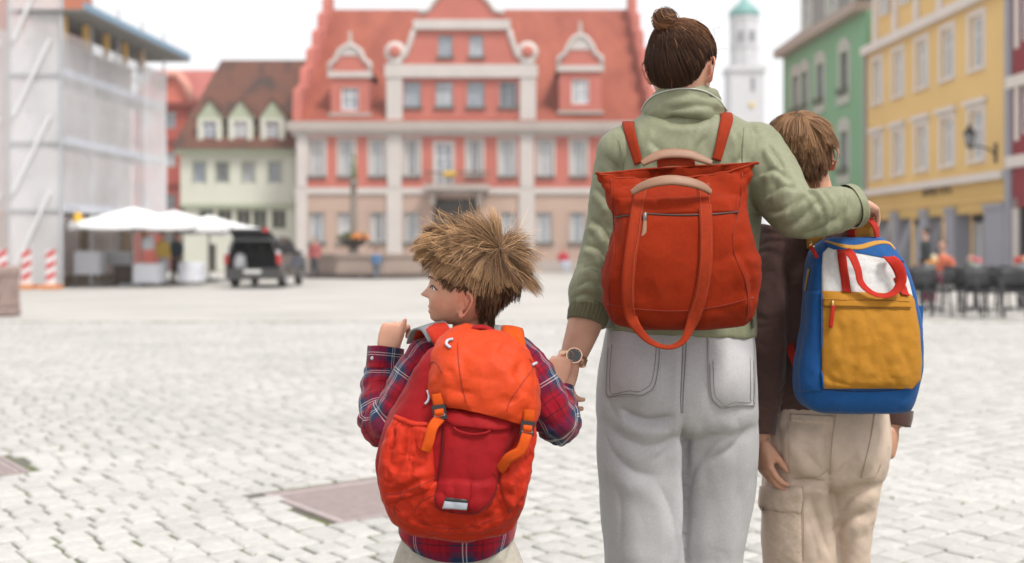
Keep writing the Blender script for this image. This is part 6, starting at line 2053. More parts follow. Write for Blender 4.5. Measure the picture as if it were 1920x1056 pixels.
mesh_obj('hair_bun_core', *ellipsoid(bun_w, (.0225,)*3, 20, 14), mat('hair_dark', (.05, .025, .015), .5), woman, True)
# hair tie
ct_ = np.array(world((bun_l*.62+root_b*.38)[None], MW)[0])
dirb = bun_w-ct_; dirb /= np.linalg.norm(dirb); t1 = np.cross(dirb, [0, 0, 1]); t1 /= np.linalg.norm(t1); t2 = np.cross(dirb, t1)
mesh_obj('hair_tie', *tube([ct_ + .0185*(math.cos(a)*t1+math.sin(a)*t2) for a in np.linspace(0, 6.28, 25)], .0048, 8, steps=24), mat('pale_hair_tie', (.55, .50, .49), .6), woman, True)
# loose hairs
nl = 34
lp = np.zeros((nl, 9, 3))
pz, nz2 = surf_samples(Vb, Qb, MW, HW, nl)
for i in range(nl):
    p = pz[i] + nz2[i]*.008; d_2 = nz2[i]*.4 + rng.normal(0, .6, 3) + np.array([0, 0, .2]); d_2 /= np.linalg.norm(d_2)
    for j in range(9):
        lp[i, j] = p; p = p + d_2*.0035; d_2 = d_2 + rng.normal(0, .12, 3) + np.array([0, 0, -.06]); d_2 /= np.linalg.norm(d_2)
strand_mesh('loose_hair', world(lp, MW), np.full((nl, 9), .00022), np.tile(np.array(hi)*.5, (nl, 9, 1)), HAIRM, woman)

# ---- wristwatch
wt = empty('wristwatch', tuple(wrL))
tag(wt, 'rose gold wristwatch with black dial on the adult wrist', 'watch')
GOLD = mat('rose_gold', (.72, .44, .30), .28, metal=1)
ad = wrL - np.array(a_(1094, 615, 2.555)); ad = ad/np.linalg.norm(ad)
wc = np.array(wrL) - ad*.004
fn = np.array([-.12, -1, .12]); fn -= ad*(fn@ad); fn /= np.linalg.norm(fn); sd = np.cross(ad, fn)
ring = [wc + .0265*math.cos(a)*fn + .0315*math.sin(a)*sd for a in np.linspace(0, 2*math.pi, 41)]
R = []
for i, c in enumerate(ring[:-1]):
    o = (c-wc)/np.linalg.norm(c-wc)
    R.append([c-ad*.008, c-ad*.008+o*.0022, c+ad*.008+o*.0022, c+ad*.008])
V, F = ring_loft(np.array(R), close=True); mesh_obj('strap', V, F, GOLD, wt, True)
fc = wc + fn*.0275 - sd*.004
def disc(r0, r1, h0, h1, m, name, par, n=40):
    R = []
    for (r, h) in ((r0, h0), (r1, h1)):
        R.append([fc + fn*h + r*(math.cos(a)*ad+math.sin(a)*sd) for a in np.linspace(0, 2*math.pi, n, endpoint=False)])
    V, F = ring_loft(np.array(R)); return mesh_obj(name, V, F, m, par, False)
case = disc(.0185, .0178, .000, .0075, GOLD, 'case', wt)
dial = disc(.0155, .0155, .0075, .0082, mat('watch_black', (.008, .008, .009), .25, coat=.6), 'dial', wt)
for i in range(12):
    a = i*math.pi/6; e = math.cos(a)*ad+math.sin(a)*sd
    mesh_obj('hour_mark', *tube([fc+fn*.0086+e*.0115, fc+fn*.0086+e*.0138], .0005, 4), GOLD, dial)
for a, l in ((.5, .007), (2.2, .011)):
    e = math.cos(a)*ad+math.sin(a)*sd
    mesh_obj('watch_hand', *tube([fc+fn*.009, fc+fn*.009+e*l], .0005, 4), mat('watch_hand_copper', (.7, .25, .08), .3, metal=1), dial)

# ================================================================== rust tote backpack
tote = empty('tote_backpack', (P(1270, 610, 2.43).x, 2.43, P(1270, 610, 2.43).z))
tag(tote, 'rust red canvas tote backpack with tan leather handles on the adult back', 'backpack')
RUST = fabric('rust_canvas', lin(192, 56, 14, .43), .85, 700, .5, .06, .02, 30, spec=.12, wr=.2, wrs=10, cru=.6, crs=7, crd=.014)
RUSTD = fabric('rust_webbing', lin(200, 66, 26, .44), .85, 500, .6, .08, .05, 80, spec=.15)
LEA = mat('tan_leather', lin(186, 138, 108, .52), .55, .08, 40, bump=.2, bscale=300)
LEAE = mat('leather_edge', lin(120, 82, 62, .6), .7)
YN, YF = 2.335, 2.485
rows = [(613, 1172, 1380, YN+.03, YF, 3.0), (606, 1152, 1396, YN+.005, YF, 3.0), (584, 1138, 1411, YN-.016, YF, 3.0), (530, 1129, 1421, YN-.028, YF, 3.2), (480, 1137, 1415, YN-.026, YF, 3.2), (430, 1150, 1404, YN-.012, YF, 3.0), (395, 1149, 1400, YN+.010, YF, 2.8), (360, 1134, 1404, YN+.030, YF, 2.6), (335, 1122, 1411, YN+.040, YF-.005, 2.4), (316, 1115, 1417, YN+.045, YF-.01, 2.3)]
R = dense(px_rings(rows, 96, 3), 70)
# top edge: near side dips in the middle, corners stay up, far side higher at the right
m_, n_ = R.shape[:2]
for r in range(m_):
    w = max(0, (r-50)/20)
    ang = np.linspace(0, 2*np.pi, n_, endpoint=False)
    x = np.cos(ang)
    nearside = np.clip(-np.sin(ang)*2, 0, 1)
    R[r, :, 2] += w*(-.022*nearside*(1-np.abs(x)**2) + .012*x + .016*(1-nearside)*(1-np.abs(x)**2)*.3)
    R[r, :, 1] += w*(.045*nearside*(1-np.abs(x)**2))
V, F = ring_loft(R, cap=False)
Q = np.array(F); N_ = normals(V, Q)
if (N_[:, 1]*(V[:, 1]-V[:, 1].mean())).mean() < 0: N_ = -N_
pxx = CXP + V[:, 0]/V[:, 1]*FPX; pyy = HY + (CAMZ-V[:, 2])/V[:, 1]*FPX
edge = np.clip(np.abs(pxx-1272)/140, 0, 1)
top = np.clip((420-pyy)/90, 0, 1)
d = .0035*folds(V*np.array([9, 9, 9])+2) + (.006*top+.0035*edge**2)*folds(V*np.array([16, 10, 22])+6)
back = np.clip((-N_[:, 1])*2, 0, 1)
d += crease(V, N_, [(1385, 470), (1400, 500), (1412, 540), (1410, 590)], 6, .008)
d += crease(V, N_, [(1370, 420), (1385, 395), (1398, 365)], 9, .007)
d += crease(V, N_, [(1340, 495), (1372, 478), (1396, 462)], 10, .006)
d += crease(V, N_, [(1150, 470), (1160, 430), (1152, 390)], 9, .006)
d += crease(V, N_, [(1180, 385), (1230, 392), (1300, 390), (1370, 382)], 8, .004)
V = V + N_*d[:, None]
R = V.reshape(m_, n_, 3)
# inner lining going down from the rim, and the floor of the bag opening
c = R[-1].mean(0)
inn = []
for (s, lev) in ((.985, -1), (.955, -2), (.94, -8), (.93, -16), (.92, -22)):
    q = R[lev].copy(); cc = q.mean(0); q[:, :2] = cc[:2] + (q[:, :2]-cc[:2])*s
    q[:, 1] = np.maximum(q[:, 1], R[lev][:, 1].min()+.008)
    inn.append(q)
R2 = np.concatenate([R, np.array(inn)], 0)
V, F = ring_loft(R2)
tbody = mesh_obj('bag_body', V, F, RUST, tote, True)
TB = bvh_of(tbody)
# rim hem, gusset seams, base seam
q = R[-1]; mesh_obj('rim_hem', *tube(np.vstack([q[::2], q[:1]]), .0028, 6, steps=48), RUSTD, tote, True)
SR = fabric('rust_seam', lin(168, 46, 14, .5), .8, spec=.15)
cord('seam', [(1145, 335), (1150, 400), (1152, 470), (1142, 540), (1146, 605)], .0013, SR, tote, 40, TB)
cord('seam', [(1392, 325), (1388, 385), (1374, 440), (1378, 480), (1395, 520), (1402, 560), (1400, 602)], .0013, SR, tote, 40, TB)
cord('seam', [(1140, 570), (1200, 580), (1280, 583), (1350, 574), (1412, 558)], .0012, SR, tote, 50, TB)
# front pocket flap fold and zip
patch('pocket_flap', [(372, 1156, 366, 1380), (388, 1156, 384, 1380), (404, 1157, 397, 1379)], TB, RUST, tote, off=.0015, bulge=.0035, nu=40, nv=10, wr=.0015)
cord('zip', [(1150, 408), (1205, 402), (1260, 404), (1330, 403), (1384, 398)], .0022, mat('zip_dark', (.05, .02, .015), .6), tote, 50, TB, .001)
zp = hit(TB, 1209, 402)[0] + Vector((0, -.004, 0))
METAL = mat('antique_metal', (.22, .20, .18), .45, metal=1)
mesh_obj('zip_slider', *tube([zp+Vector((0, -.004, .003)), zp+Vector((-.001, -.007, -.006)), zp+Vector((-.002, -.006, -.017))], [(.003, .004), (.003, .0045), (.002, .0035)], 8, steps=8, up=(0, 1, 0)), METAL, tote, True)
ribbon('zip_pull', [zp+Vector((-.001, -.007, -.014)), zp+Vector((-.004, -.012, -.040)), zp+Vector((-.011, -.014, -.068))], [.007, .010, .011], LEA, tote, .003)
# long webbing loop: up the near side, out of the leather handle, and hanging below as a sling
def tote_depth(px, py, off):
    l, n = hit(TB, px, py)
    return l + n*off if l is not None else None
pts = []
lw = [(1201, 352), (1195, 400), (1188, 450), (1181, 500), (1178, 550), (1184, 590)]
rw = [(1318, 348), (1322, 400), (1324, 450), (1322, 500), (1314, 550), (1302, 590)]
pl = [tote_depth(*q, .004) for q in lw]; pr = [tote_depth(*q, .004) for q in rw]
sling = [P(1197, 618, 2.318), P(1222, 643, 2.312), P(1255, 652, 2.31), P(1280, 640, 2.312), P(1293, 615, 2.318)]
loop = pl + sling + pr[::-1]
nrm = [(0, -1, .15)]*len(pl) + [(-.35, -.9, .3), (-.2, -.75, .65), (0, -.6, .8), (.2, -.75, .65), (.35, -.9, .3)] + [(0, -1, .15)]*len(pr)
wl = [.0265]*len(pl) + [.018, .012, .012, .013, .02] + [.0265]*len(pr)
ribbon('webbing_loop', loop, wl, RUSTD, tote, .003, 110, nrm)
for path in (lw, rw):
    for s in (-8.5, 8.5):
        cord('stitching', [(a+s, b) for a, b in path], .0006, fabric('rust_thread', lin(206, 84, 44, .5), .8), tote, 50, TB, .0068)
def handle(name, base, yo):
    """leather grip: arched, folded over the webbing"""
    pts = [Vector(P(*b)) for b in base]
    return ribbon(name, pts, [.012, .019, .022, .022, .019, .012], LEA, tote, .006, 60, [(0, -1, .55)]*len(pts))
handle('handle', [(1186, 362, 2.350), (1206, 350, 2.338), (1232, 342, 2.330), (1262, 339, 2.328), (1296, 344, 2.332), (1318, 352, 2.342), (1331, 361, 2.352)], 0)
handle('handle', [(1204, 308, 2.440), (1222, 298, 2.44), (1240, 291, 2.44), (1265, 289, 2.44), (1292, 291, 2.44), (1312, 298, 2.44), (1334, 307, 2.44)], 0)
for b in ([(1240, 306), (1300, 303)],):
    pass
ribbon('tab', [P(1232, 306, 2.455), P(1250, 303, 2.45), P(1280, 302, 2.45), P(1302, 303, 2.455)], .022, RUSTD, tote, .003, 20, [(0, -1, .3)])
# shoulder straps over the jacket
def strap_over(pxs, w, m, parent, bvh, thick=.004, off=.004):
    """strap lying on the back and running over the shoulder out of sight"""
    C = []; Nn = []
    for a, b in pxs:
        l, n = hit(bvh, a, b, 2.55); C.append(l+n*off); Nn.append(n)
    t = C[0]; n0 = Vector((Nn[0].x*.4, -.5, .8))
    C = [t+Vector((.004, .075, .010)), t+Vector((.002, .035, .016))] + C
    Nn = [Vector((0, .1, 1)), Vector((0, -.25, .95))] + Nn
    return ribbon('shoulder_strap', C, w, m, parent, thick, 36, Nn)
strap_over([(1181, 243), (1186, 260), (1192, 282), (1199, 308)], [.027, .027, .026, .025, .023, .020], RUSTD, tote, JB)
strap_over([(1362, 226), (1356, 246), (1350, 270), (1342, 302)], [.028, .028, .028, .026, .023, .020], RUSTD, tote, JB)
# ================================================================== older boy
boy = empty('person', (P(1560, 470, 2.76).x, 2.76, 0))
tag(boy, 'older boy in dark brown sweatshirt and beige cargo trousers, seen from behind', 'person')
HB = .200
MBo = head_matrix(P(1502, 289, 2.74), yaw=-14, pitch=-10, roll=-6)
FB = dict(eye=-.04, nose=-.16, mouth=-.29, ear=-.12, nose_p=.09, ear_s=.95)
parts = xf(head_parts(HB, FB), MBo)
parts.append(tube([a_(1510, 290, 2.745), a_(1522, 350, 2.755), a_(1535, 395, 2.77), a_(1545, 430, 2.77)], [.045, .046, .052, .07], 18, steps=12))
parts.append(ring_loft(dense(px_rings([(405, 1490, 1590, 2.72, 2.81), (440, 1470, 1610, 2.71, 2.83), (520, 1475, 1645, 2.70, 2.84), (640, 1478, 1650, 2.70, 2.84), (760, 1465, 1655, 2.70, 2.84), (830, 1470, 1640, 2.71, 2.83)], 32), 20)))
for xs in ((1500, 1492, 1492, 1490), (1605, 1600, 1592, 1588)):
    parts.append(tube([a_(xs[0], 780, 2.76), a_(xs[1], 920, 2.77), a_(xs[2], 1060, 2.78), a_(xs[3], 1180, 2.80), a_(xs[3], 1315, 2.80)], [.065, .055, .043, .04, .03], 18, steps=22))
    parts.append(tube([a_(xs[3], 1310, 2.80), a_(xs[3], 1330, 2.83), a_(xs[3], 1338, 2.93)], [.036, .036, .018], 14, steps=8))
wl_ = a_(1424, 822, 2.70)
parts.append(tube([a_(1462, 440, 2.76), a_(1448, 610, 2.75), a_(1432, 740, 2.72), wl_], [.042, .038, .033, (.020, .025)], 16, steps=24, up=(0, 1, 0)))
parts += hand(wl_, a_(1440, 895, 2.68)-wl_, (.92, .35, .1), .145, 1, [(.35, .35, .3), (.30, .4, .3), (.35, .45, .3), (.4, .5, .3)], thumb_dir=(.85, .25, .45), thumb_curl=.3, spread=.10)
wr_ = a_(1676, 798, 2.74)
parts.append(tube([a_(1602, 455, 2.77), a_(1645, 600, 2.78), a_(1682, 720, 2.76), wr_], [.042, .038, .033, (.021, .026)], 16, steps=24, up=(0, 1, 0)))
parts += hand(wr_, a_(1664, 868, 2.73)-wr_, (-.75, .62, .1), .140, -1, [(.7, .9, .6), (.75, .9, .6), (.8, .9, .6), (.85, .9, .6)], thumb_dir=(.8, .3, .5), thumb_curl=.35, spread=.04)
V, Q = remesh(parts, .0036, 2)
TONE_B = (.52, .27, .18)
bodyb = mesh_obj('body', V, Q, skin_mat(), boy, True, skin_colors(V, MBo, HB, FB, TONE_B, (.075, .04, .024), 0.0, -.12))
eyes(MBo, HB, FB, boy)
Vb, Qb = V, Q
SW = fabric('brown_jersey', lin(78, 56, 52, 1.05), .9, 500, .4, .06, .25, 20, wr=.10, wrs=12, spec=.15, cru=.4, crs=7, crd=.016)
sw = [ring_loft(dense(px_rings([(398, 1498, 1590, 2.71, 2.82), (412, 1470, 1606, 2.69, 2.84), (430, 1452, 1628, 2.675, 2.85), (470, 1446, 1645, 2.665, 2.855), (560, 1452, 1660, 2.66, 2.86), (660, 1456, 1668, 2.66, 2.86), (740, 1450, 1668, 2.66, 2.86), (762, 1452, 1664, 2.665, 2.855), (775, 1456, 1660, 2.67, 2.85)], 44, 2.6), 44))]
sbl = [a_(1468, 432, 2.76), a_(1447, 520, 2.755), a_(1440, 620, 2.745), a_(1432, 710, 2.725), a_(1424, 775, 2.71), a_(1423, 800, 2.705)]
sbr = [a_(1602, 446, 2.77), a_(1632, 540, 2.78), a_(1668, 640, 2.775), a_(1678, 720, 2.765), a_(1680, 772, 2.755)]
sw.append(tube(sbl, [.064, .058, .055, .052, .044, .036], 26, steps=40)); sw.append(tube(sbr, [.062, .056, .052, .046, .036], 26, steps=40))
V, Q = remesh(sw, .0045, 5); N_ = normals(V, Q)
d = .002*folds(V*np.array([9, 8, 5])+1) + .0012*folds(V*np.array([20, 14, 14])+5) + sleeve_folds(V, [np.array(q) for q in sbl], .004, 22, tight=[(.5, .2), (.92, .12)]) + sleeve_folds(V, [np.array(q) for q in sbr], .004, 22)
for ln_, w_, dp in (([(1420, 640), (1440, 650), (1470, 640)], 6, .005), ([(1415, 690), (1440, 700), (1462, 690)], 6, .005), ([(1410, 740), (1430, 748), (1452, 738)], 6, .006), ([(1470, 480), (1478, 560), (1480, 650), (1476, 740)], 6, .010)):
    d += crease(V, N_, ln_, w_, dp)
V = V + N_*d[:, None]
sweat = mesh_obj('sweatshirt', V, Q, SW, boy, True)
SWB = bvh_of(sweat)
ribbed_band('cuff', [a_(1424, 783, 2.71), a_(1423, 799, 2.706), a_(1423, 815, 2.702)], [.041, .040, .037], SW, boy, ribs=40, amp=.0007, up=(0, 1, 0))
ribbed_band('cuff', [a_(1681, 768, 2.755), a_(1680, 784, 2.752), a_(1679, 798, 2.749)], [.039, .038, .035], SW, boy, ribs=40, amp=.0007, up=(0, 1, 0))
# cargo trousers
CG = fabric('beige_ripstop', lin(206, 184, 166, .88), .8, 900, .35, .05, .1, 30, grain=.03, fade=.03, wr=.2, wrs=10, cru=.7, crs=7, crd=.016, cr2=.25)
tr = [ring_loft(dense(px_rings([(735, 1462, 1652, 2.675, 2.845), (760, 1455, 1660, 2.665, 2.855), (800, 1442, 1664, 2.65, 2.865), (850, 1436, 1662, 2.645, 2.865), (890, 1436, 1655, 2.66, 2.86), (915, 1470, 1620, 2.70, 2.82)], 44, 2.7), 30))]
tr.append(leg([(800, 1442, 1560, 2.665, 2.86), (900, 1432, 1556, 2.67, 2.865), (960, 1431, 1560, 2.675, 2.87), (1056, 1432, 1568, 2.685, 2.885), (1180, 1434, 1562, 2.70, 2.90), (1318, 1440, 1555, 2.72, 2.90)]))
tr.append(leg([(800, 1545, 1662, 2.665, 2.86), (900, 1548, 1648, 2.68, 2.865), (960, 1552, 1636, 2.69, 2.87), (1010, 1556, 1628, 2.70, 2.885), (1056, 1552, 1622, 2.71, 2.895), (1180, 1550, 1620, 2.72, 2.90), (1318, 1548, 1618, 2.73, 2.90)]))
for cx in (1508, 1598): tr.append(ellipsoid(a_(cx, 840, 2.70), (.066, .065, .080), 22, 16))
V, Q = remesh(tr, .0045, 5); N_ = normals(V, Q)
d = .003*folds(V*np.array([8, 7, 5])+2) + .002*folds(V*np.array([20, 14, 11])+7)
for ln_, w_, dp in (([(1555, 790), (1552, 840), (1556, 900), (1560, 960)], 7, .010), ([(1480, 905), (1515, 900), (1552, 905)], 7, .012), ([(1500, 840), (1530, 870), (1552, 902)], 8, .007), ([(1470, 800), (1500, 822), (1540, 860)], 8, .004), ([(1560, 1000), (1590, 975), (1630, 960)], 8, .008),
                    ([(1570, 960), (1600, 930), (1640, 905)], 8, .007), ([(1520, 930), (1540, 990), (1560, 1050)], 8, .008), ([(1560, 905), (1590, 870), (1610, 840)], 8, .006), ([(1450, 780), (1462, 830), (1460, 880)], 6, .006), ([(1510, 960), (1525, 1010), (1535, 1056)], 7, .005)):
    d += crease(V, N_, ln_, w_, dp*1.5)
V = smooth_mesh(V + N_*d[:, None], Q, 1)
trs = mesh_obj('cargo_trousers', V, Q, CG, boy, True)
TRB = bvh_of(trs)
CGS = fabric('beige_stitch', lin(188, 166, 148, .80), .8)
CGP = fabric('beige_pocket', lin(204, 182, 164, .88), .8, 900, .35, .06, .1, 30, wr=.2, wrs=12, cru=.5, crs=12)
patch('cargo_pocket', [(918, 1434, 1500), (960, 1432, 1502), (1010, 1432, 1503), (1062, 1434, 1504)], TRB, CGP, boy, off=.005, bulge=.008, nu=14, nv=20, wr=.002)
patch('pocket_flap', [(912, 1432, 916, 1503), (935, 1429, 938, 1503), (957, 1427, 962, 1502)], TRB, CGP, boy, off=.010, bulge=.006, nu=14, nv=10)
cord('stitching', [(1436, 953), (1470, 958), (1499, 958)], .0009, CGS, boy, 30, TRB, .014)
cord('stitching', [(1504, 912), (1506, 970), (1507, 1050)], .0010, CGS, boy, 30, TRB, .004)
ol = [(1478, 782), (1480, 840), (1484, 892), (1530, 894), (1552, 880)]
cord('stitching', ol, .0005, CGS, boy, 50, TRB, .002)
patch('pocket_welt', [(776, 1482, 780, 1562), (790, 1482, 794, 1562)], TRB, CGP, boy, off=.003, nu=16, nv=4)
cord('seam', [(1640, 772), (1630, 830), (1614, 895)], .0009, CGS, boy, 30, TRB, .002)
cord('seam', [(1614, 895), (1640, 892), (1652, 870)], .0009, CGS, boy, 20, TRB, .002)
cord('seam', [(1568, 770), (1560, 830), (1557, 890)], .0010, CGS, boy, 30, TRB, .001)
for cx in (1490, 1588):
    c = a_(cx, 1340, 2.83)
    V_, F_ = tube([c+np.array([0, -.09, 0]), c+np.array([0, -.04, .03]), c+np.array([0, .04, .03]), c+np.array([0, .11, .01]), c+np.array([0, .14, -.01])], [(.03, .03), (.045, .04), (.045, .042), (.032, .042), (.012, .02)], 18, up=(0, 0, 1), steps=14)
    V_[:, 2] = np.maximum(V_[:, 2], .004)
    mesh_obj('shoe', V_, F_, SHO, boy, True)
# ---- hair falling from the crown
def groom(V, Q, M, H, n, crown, rngs, length, lift, grav, k=10, low=0.0, wind=(0, 0, 0), keep=None, clumps=200, clump_s=.5, off=.004, step_noise=.03, lift_fn=None, cvar=.22, nape=0.0):
    pos, nor = surf_samples(V, Q, M, H, n, low, rngs, keep, nape)
    g = np.array(M.to_3x3().inverted() @ Vector((0, 0, -1))); wd = np.array(M.to_3x3().inverted() @ Vector(wind))
    v = pos - np.array(crown)*H
    dist = np.linalg.norm(v, axis=1)
    t = v - nor*np.einsum('ij,ij->i', v, nor)[:, None]
    t /= np.linalg.norm(t, axis=1)[:, None]+1e-6
    # slight whorl
    sw_ = np.cross(nor, t)
    cid = None
    seeds = pos[rngs.choice(len(pos), clumps, replace=False)]
    D = ((pos[:, None, :]-seeds[None])**2).sum(2)
    cid = D.argmin(1)
    cl = rngs.normal(0, 1, (clumps, 3))
    lf = lift if np.isscalar(lift) else lift
    lf = lift_fn(pos/H, lift) if lift_fn else np.full(len(pos), lift)
    d0 = t + nor*lf[:, None] + .35*sw_*np.exp(-(dist/(.25*H))**2)[:, None] + cvar*cl[cid]
    d0 /= np.linalg.norm(d0, axis=1)[:, None]
    ln = length(pos/H)*(1+.16*cl[cid, 0])*rngs.uniform(.82, 1.12, len(pos))
    ln = np.maximum(ln, .008)
    paths = np.zeros((len(pos), k, 3)); p = pos.copy(); dr = d0
    for j in range(k):
        paths[:, j] = p
        p = p + dr*(ln/(k-1))[:, None]
        dr = dr + (grav*g + wd)[None]/(k-1) + step_noise*rngs.normal(0, 1, dr.shape)
        dr /= np.linalg.norm(dr, axis=1)[:, None]
    # pull hairs of one lock together towards their tips
    for c in range(clumps):
        ii = np.where(cid == c)[0]
        if len(ii) < 2: continue
        mid = paths[ii].mean(0)
        w = (np.linspace(0, 1, k)**1.2*clump_s)[None, :, None]
        paths[ii] = paths[ii]*(1-w) + (mid[None] + (paths[ii, :1]-mid[None, :1])*.25)*w
    paths = push_out(paths, V, Q, M, H, off)
    return pos, paths, cid, cl
rg = np.random.default_rng(9)
pos, paths, cid, cl = groom(Vb, Qb, MBo, HB, 9000, (.03, -.34, .34), rg, lambda q: .030+.045*np.clip(q[:, 2]+.15, 0, .6), .22, 1.2, clumps=110, clump_s=.35, off=.003, cvar=.10, nape=-.12)
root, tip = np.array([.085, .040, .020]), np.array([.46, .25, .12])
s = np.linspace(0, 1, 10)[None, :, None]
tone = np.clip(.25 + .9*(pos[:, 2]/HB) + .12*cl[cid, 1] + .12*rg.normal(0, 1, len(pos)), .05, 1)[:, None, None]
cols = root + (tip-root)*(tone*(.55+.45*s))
rad = np.tile(np.linspace(.0009, .0004, 10), (len(pos), 1))
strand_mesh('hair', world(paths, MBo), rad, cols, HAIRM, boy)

# ================================================================== blue, white and yellow backpack
bp_ = empty('school_backpack', (P(1605, 770, 2.58).x, 2.58, P(1605, 770, 2.58).z))
tag(bp_, 'blue backpack with white top, mustard pocket and red handles on the older boy', 'backpack')
BLU = fabric('blue_canvas', lin(16, 92, 164, .62), .75, 700, .4, .06, .1, 30, wr=.15, wrs=12, spec=.25, cru=.35, crs=10)
WHT = fabric('white_canvas', lin(240, 238, 236, .66), .8, 700, .4, .04, .1, 30, wr=.15, wrs=14, cru=.4, crs=12)
YLW = fabric('mustard_canvas', lin(212, 146, 40, .60), .75, 700, .4, .06, .05, 30, wr=.2, wrs=11, spec=.25, cru=.45, crs=8, crd=.014, grain=.04)
RWB = fabric('red_webbing', lin(206, 46, 28, .60), .8, 500, .5, .06, .05, 60, spec=.2)
YN2, YF2 = 2.525, 2.66
rows = [(772, 1536, 1700, YN2+.03, YF2-.02, 3.2), (764, 1510, 1704, YN2+.01, YF2, 3.6), (740, 1494, 1712, YN2-.004, YF2, 3.8), (690, 1492, 1722, YN2-.012, YF2, 4), (620, 1504, 1722, YN2-.012, YF2, 4), (560, 1510, 1712, YN2-.004, YF2, 4), (510, 1512, 1698, YN2+.008, YF2, 3.8), (475, 1518, 1680, YN2+.022, YF2, 3.4), (456, 1532, 1668, YN2+.040, YF2, 3.0), (445, 1552, 1650, YN2+.06, YF2-.01, 2.6)]
R = dense(px_rings(rows, 96), 70)
V, F = ring_loft(R); 
N_ = normals(V, np.array([f for f in F if len(f) == 4]))
if (N_[:, 1]*(V[:, 1]-V[:, 1].mean())).mean() < 0: N_ = -N_
d = .0016*folds(V*np.array([10, 9, 9])+2) + .001*folds(V*np.array([24, 20, 24])+2)
V = V + N_*d[:, None]
bb = mesh_obj('bag_body', V, F, BLU, bp_, True)
BB = bvh_of(bb)
patch('white_panel', [(462, 1556, 474, 1630), (475, 1543, 478, 1655), (500, 1541, 500, 1692), (530, 1541, 530, 1704), (556, 1541, 556, 1710)], BB, WHT, bp_, off=.0025, nu=30, nv=22, even=True, wr=.001)
patch('blue_yoke', [(447, 1560, 450, 1645), (458, 1548, 464, 1668), (468, 1560, 484, 1688), (474, 1600, 492, 1694)], BB, BLU, bp_, off=.0042, nu=26, nv=10, wr=.0015)
pkt = patch('front_pocket', [(546, 1541, 552, 1704), (560, 1541, 563, 1711), (620, 1541, 620, 1721), (680, 1541, 680, 1725), (715, 1541, 712, 1722), (728, 1542, 728, 1708)], BB, YLW, bp_, off=.006, bulge=.010, nu=40, nv=40, even=True, wr=.0022, cr=[([(1580, 640), (1600, 680), (1590, 720)], 8, .005), ([(1640, 610), (1625, 660), (1640, 700)], 9, .004), ([(1680, 640), (1700, 690), (1690, 720)], 8, .005), ([(1560, 600), (1575, 625), (1570, 660)], 7, .004), ([(1545, 700), (1560, 712), (1600, 722)], 6, .004)])
PB = bvh_of(bb, pkt)
cord('piping', [(1541, 545), (1541, 620), (1541, 690), (1544, 728)], .0022, BLU, bp_, 40, PB, .001)
patch('pocket_band', [(560, 1543, 563, 1706), (566, 1543, 569, 1707), (574, 1543, 577, 1708)], PB, YLW, bp_, off=.0025, nu=30, nv=6)
SYL = fabric('mustard_seam', lin(160, 104, 24, .5), .8)
cord('zip', [(1545, 562), (1600, 563), (1660, 564), (1704, 566)], .0012, SYL, bp_, 40, PB, .002)
cord('seam', [(1545, 576), (1600, 577), (1660, 578), (1706, 579)], .0010, SYL, bp_, 40, PB, .002)
cord('seam', [(1540, 730), (1600, 734), (1660, 733), (1704, 728)], .0012, fabric('blue_seam', lin(10, 58, 110, .5), .8), bp_, 40, PB, .001)
# yellow main zip band arching over the top
ribbon('zip_band', [(1548, 455), (1580, 464), (1610, 466), (1640, 458), (1664, 458), (1676, 470)], [.004, .011, .013, .012, .010, .004], fabric('yellow_zip', lin(226, 164, 66, .6), .75), bp_, .0015, 50, bvh=PB, off=.004)
ribbon('side_zip_band', [(1518, 505), (1514, 525), (1511, 545)], .010, fabric('yellow_zip', lin(226, 164, 66, .6), .75), bp_, .0015, 20, bvh=PB, off=.002)
def pull(px, py, bv, l0, lean, w=.0085):
    z = hit(bv, px, py, 2.565)[0] + Vector((0, -.004, 0))
    s_ = mesh_obj('zip_slider', *tube([z+Vector((.0, -.001, .003)), z+Vector((0, -.003, -.004)), z+Vector((0, -.003, -.010))], [(.002, .003), (.002, .0042), (.0015, .003)], 8, steps=6, up=(0, 1, 0)), mat('brass_zip', (.55, .36, .12), .35, metal=1), bp_, True)
    ribbon('zip_pull', [z+Vector((0, -.004, -.008)), z+Vector((lean*.5, -.006, -.008-l0*.5)), z+Vector((lean, -.005, -.008-l0))], w, RWB, bp_, .003, 14)
pull(1560, 566, PB, .048, -.006); pull(1524, 464, PB, .050, -.003); pull(1518, 455, PB, .026, .014)
# side pocket panel at the left and open bottle pocket at the right
patch('side_panel', [(545, 1511, 1540), (620, 1506, 1540), (690, 1497, 1540), (735, 1500, 1540)], BB, BLU, bp_, off=.0025, nu=10, nv=24, wr=.001)
c0 = P(1718, 578, 2.60)
mb = MB()
sp_ = [(1700, 574, 2.575), (1731, 574, 2.60), (1729, 640, 2.60), (1720, 700, 2.60), (1706, 705, 2.585), (1702, 640, 2.575)]
A = [Vector(P(*q)) for q in sp_]
mb.prism(A, (0, .05, 0)); mb.build('bottle_pocket', BLU, bp_)
mesh_obj('toggle', *tube([P(1722, 684, 2.58), P(1726, 688, 2.58)], .004, 8), fabric('yellow_zip', lin(226, 164, 66, .6), .75), bp_, True)
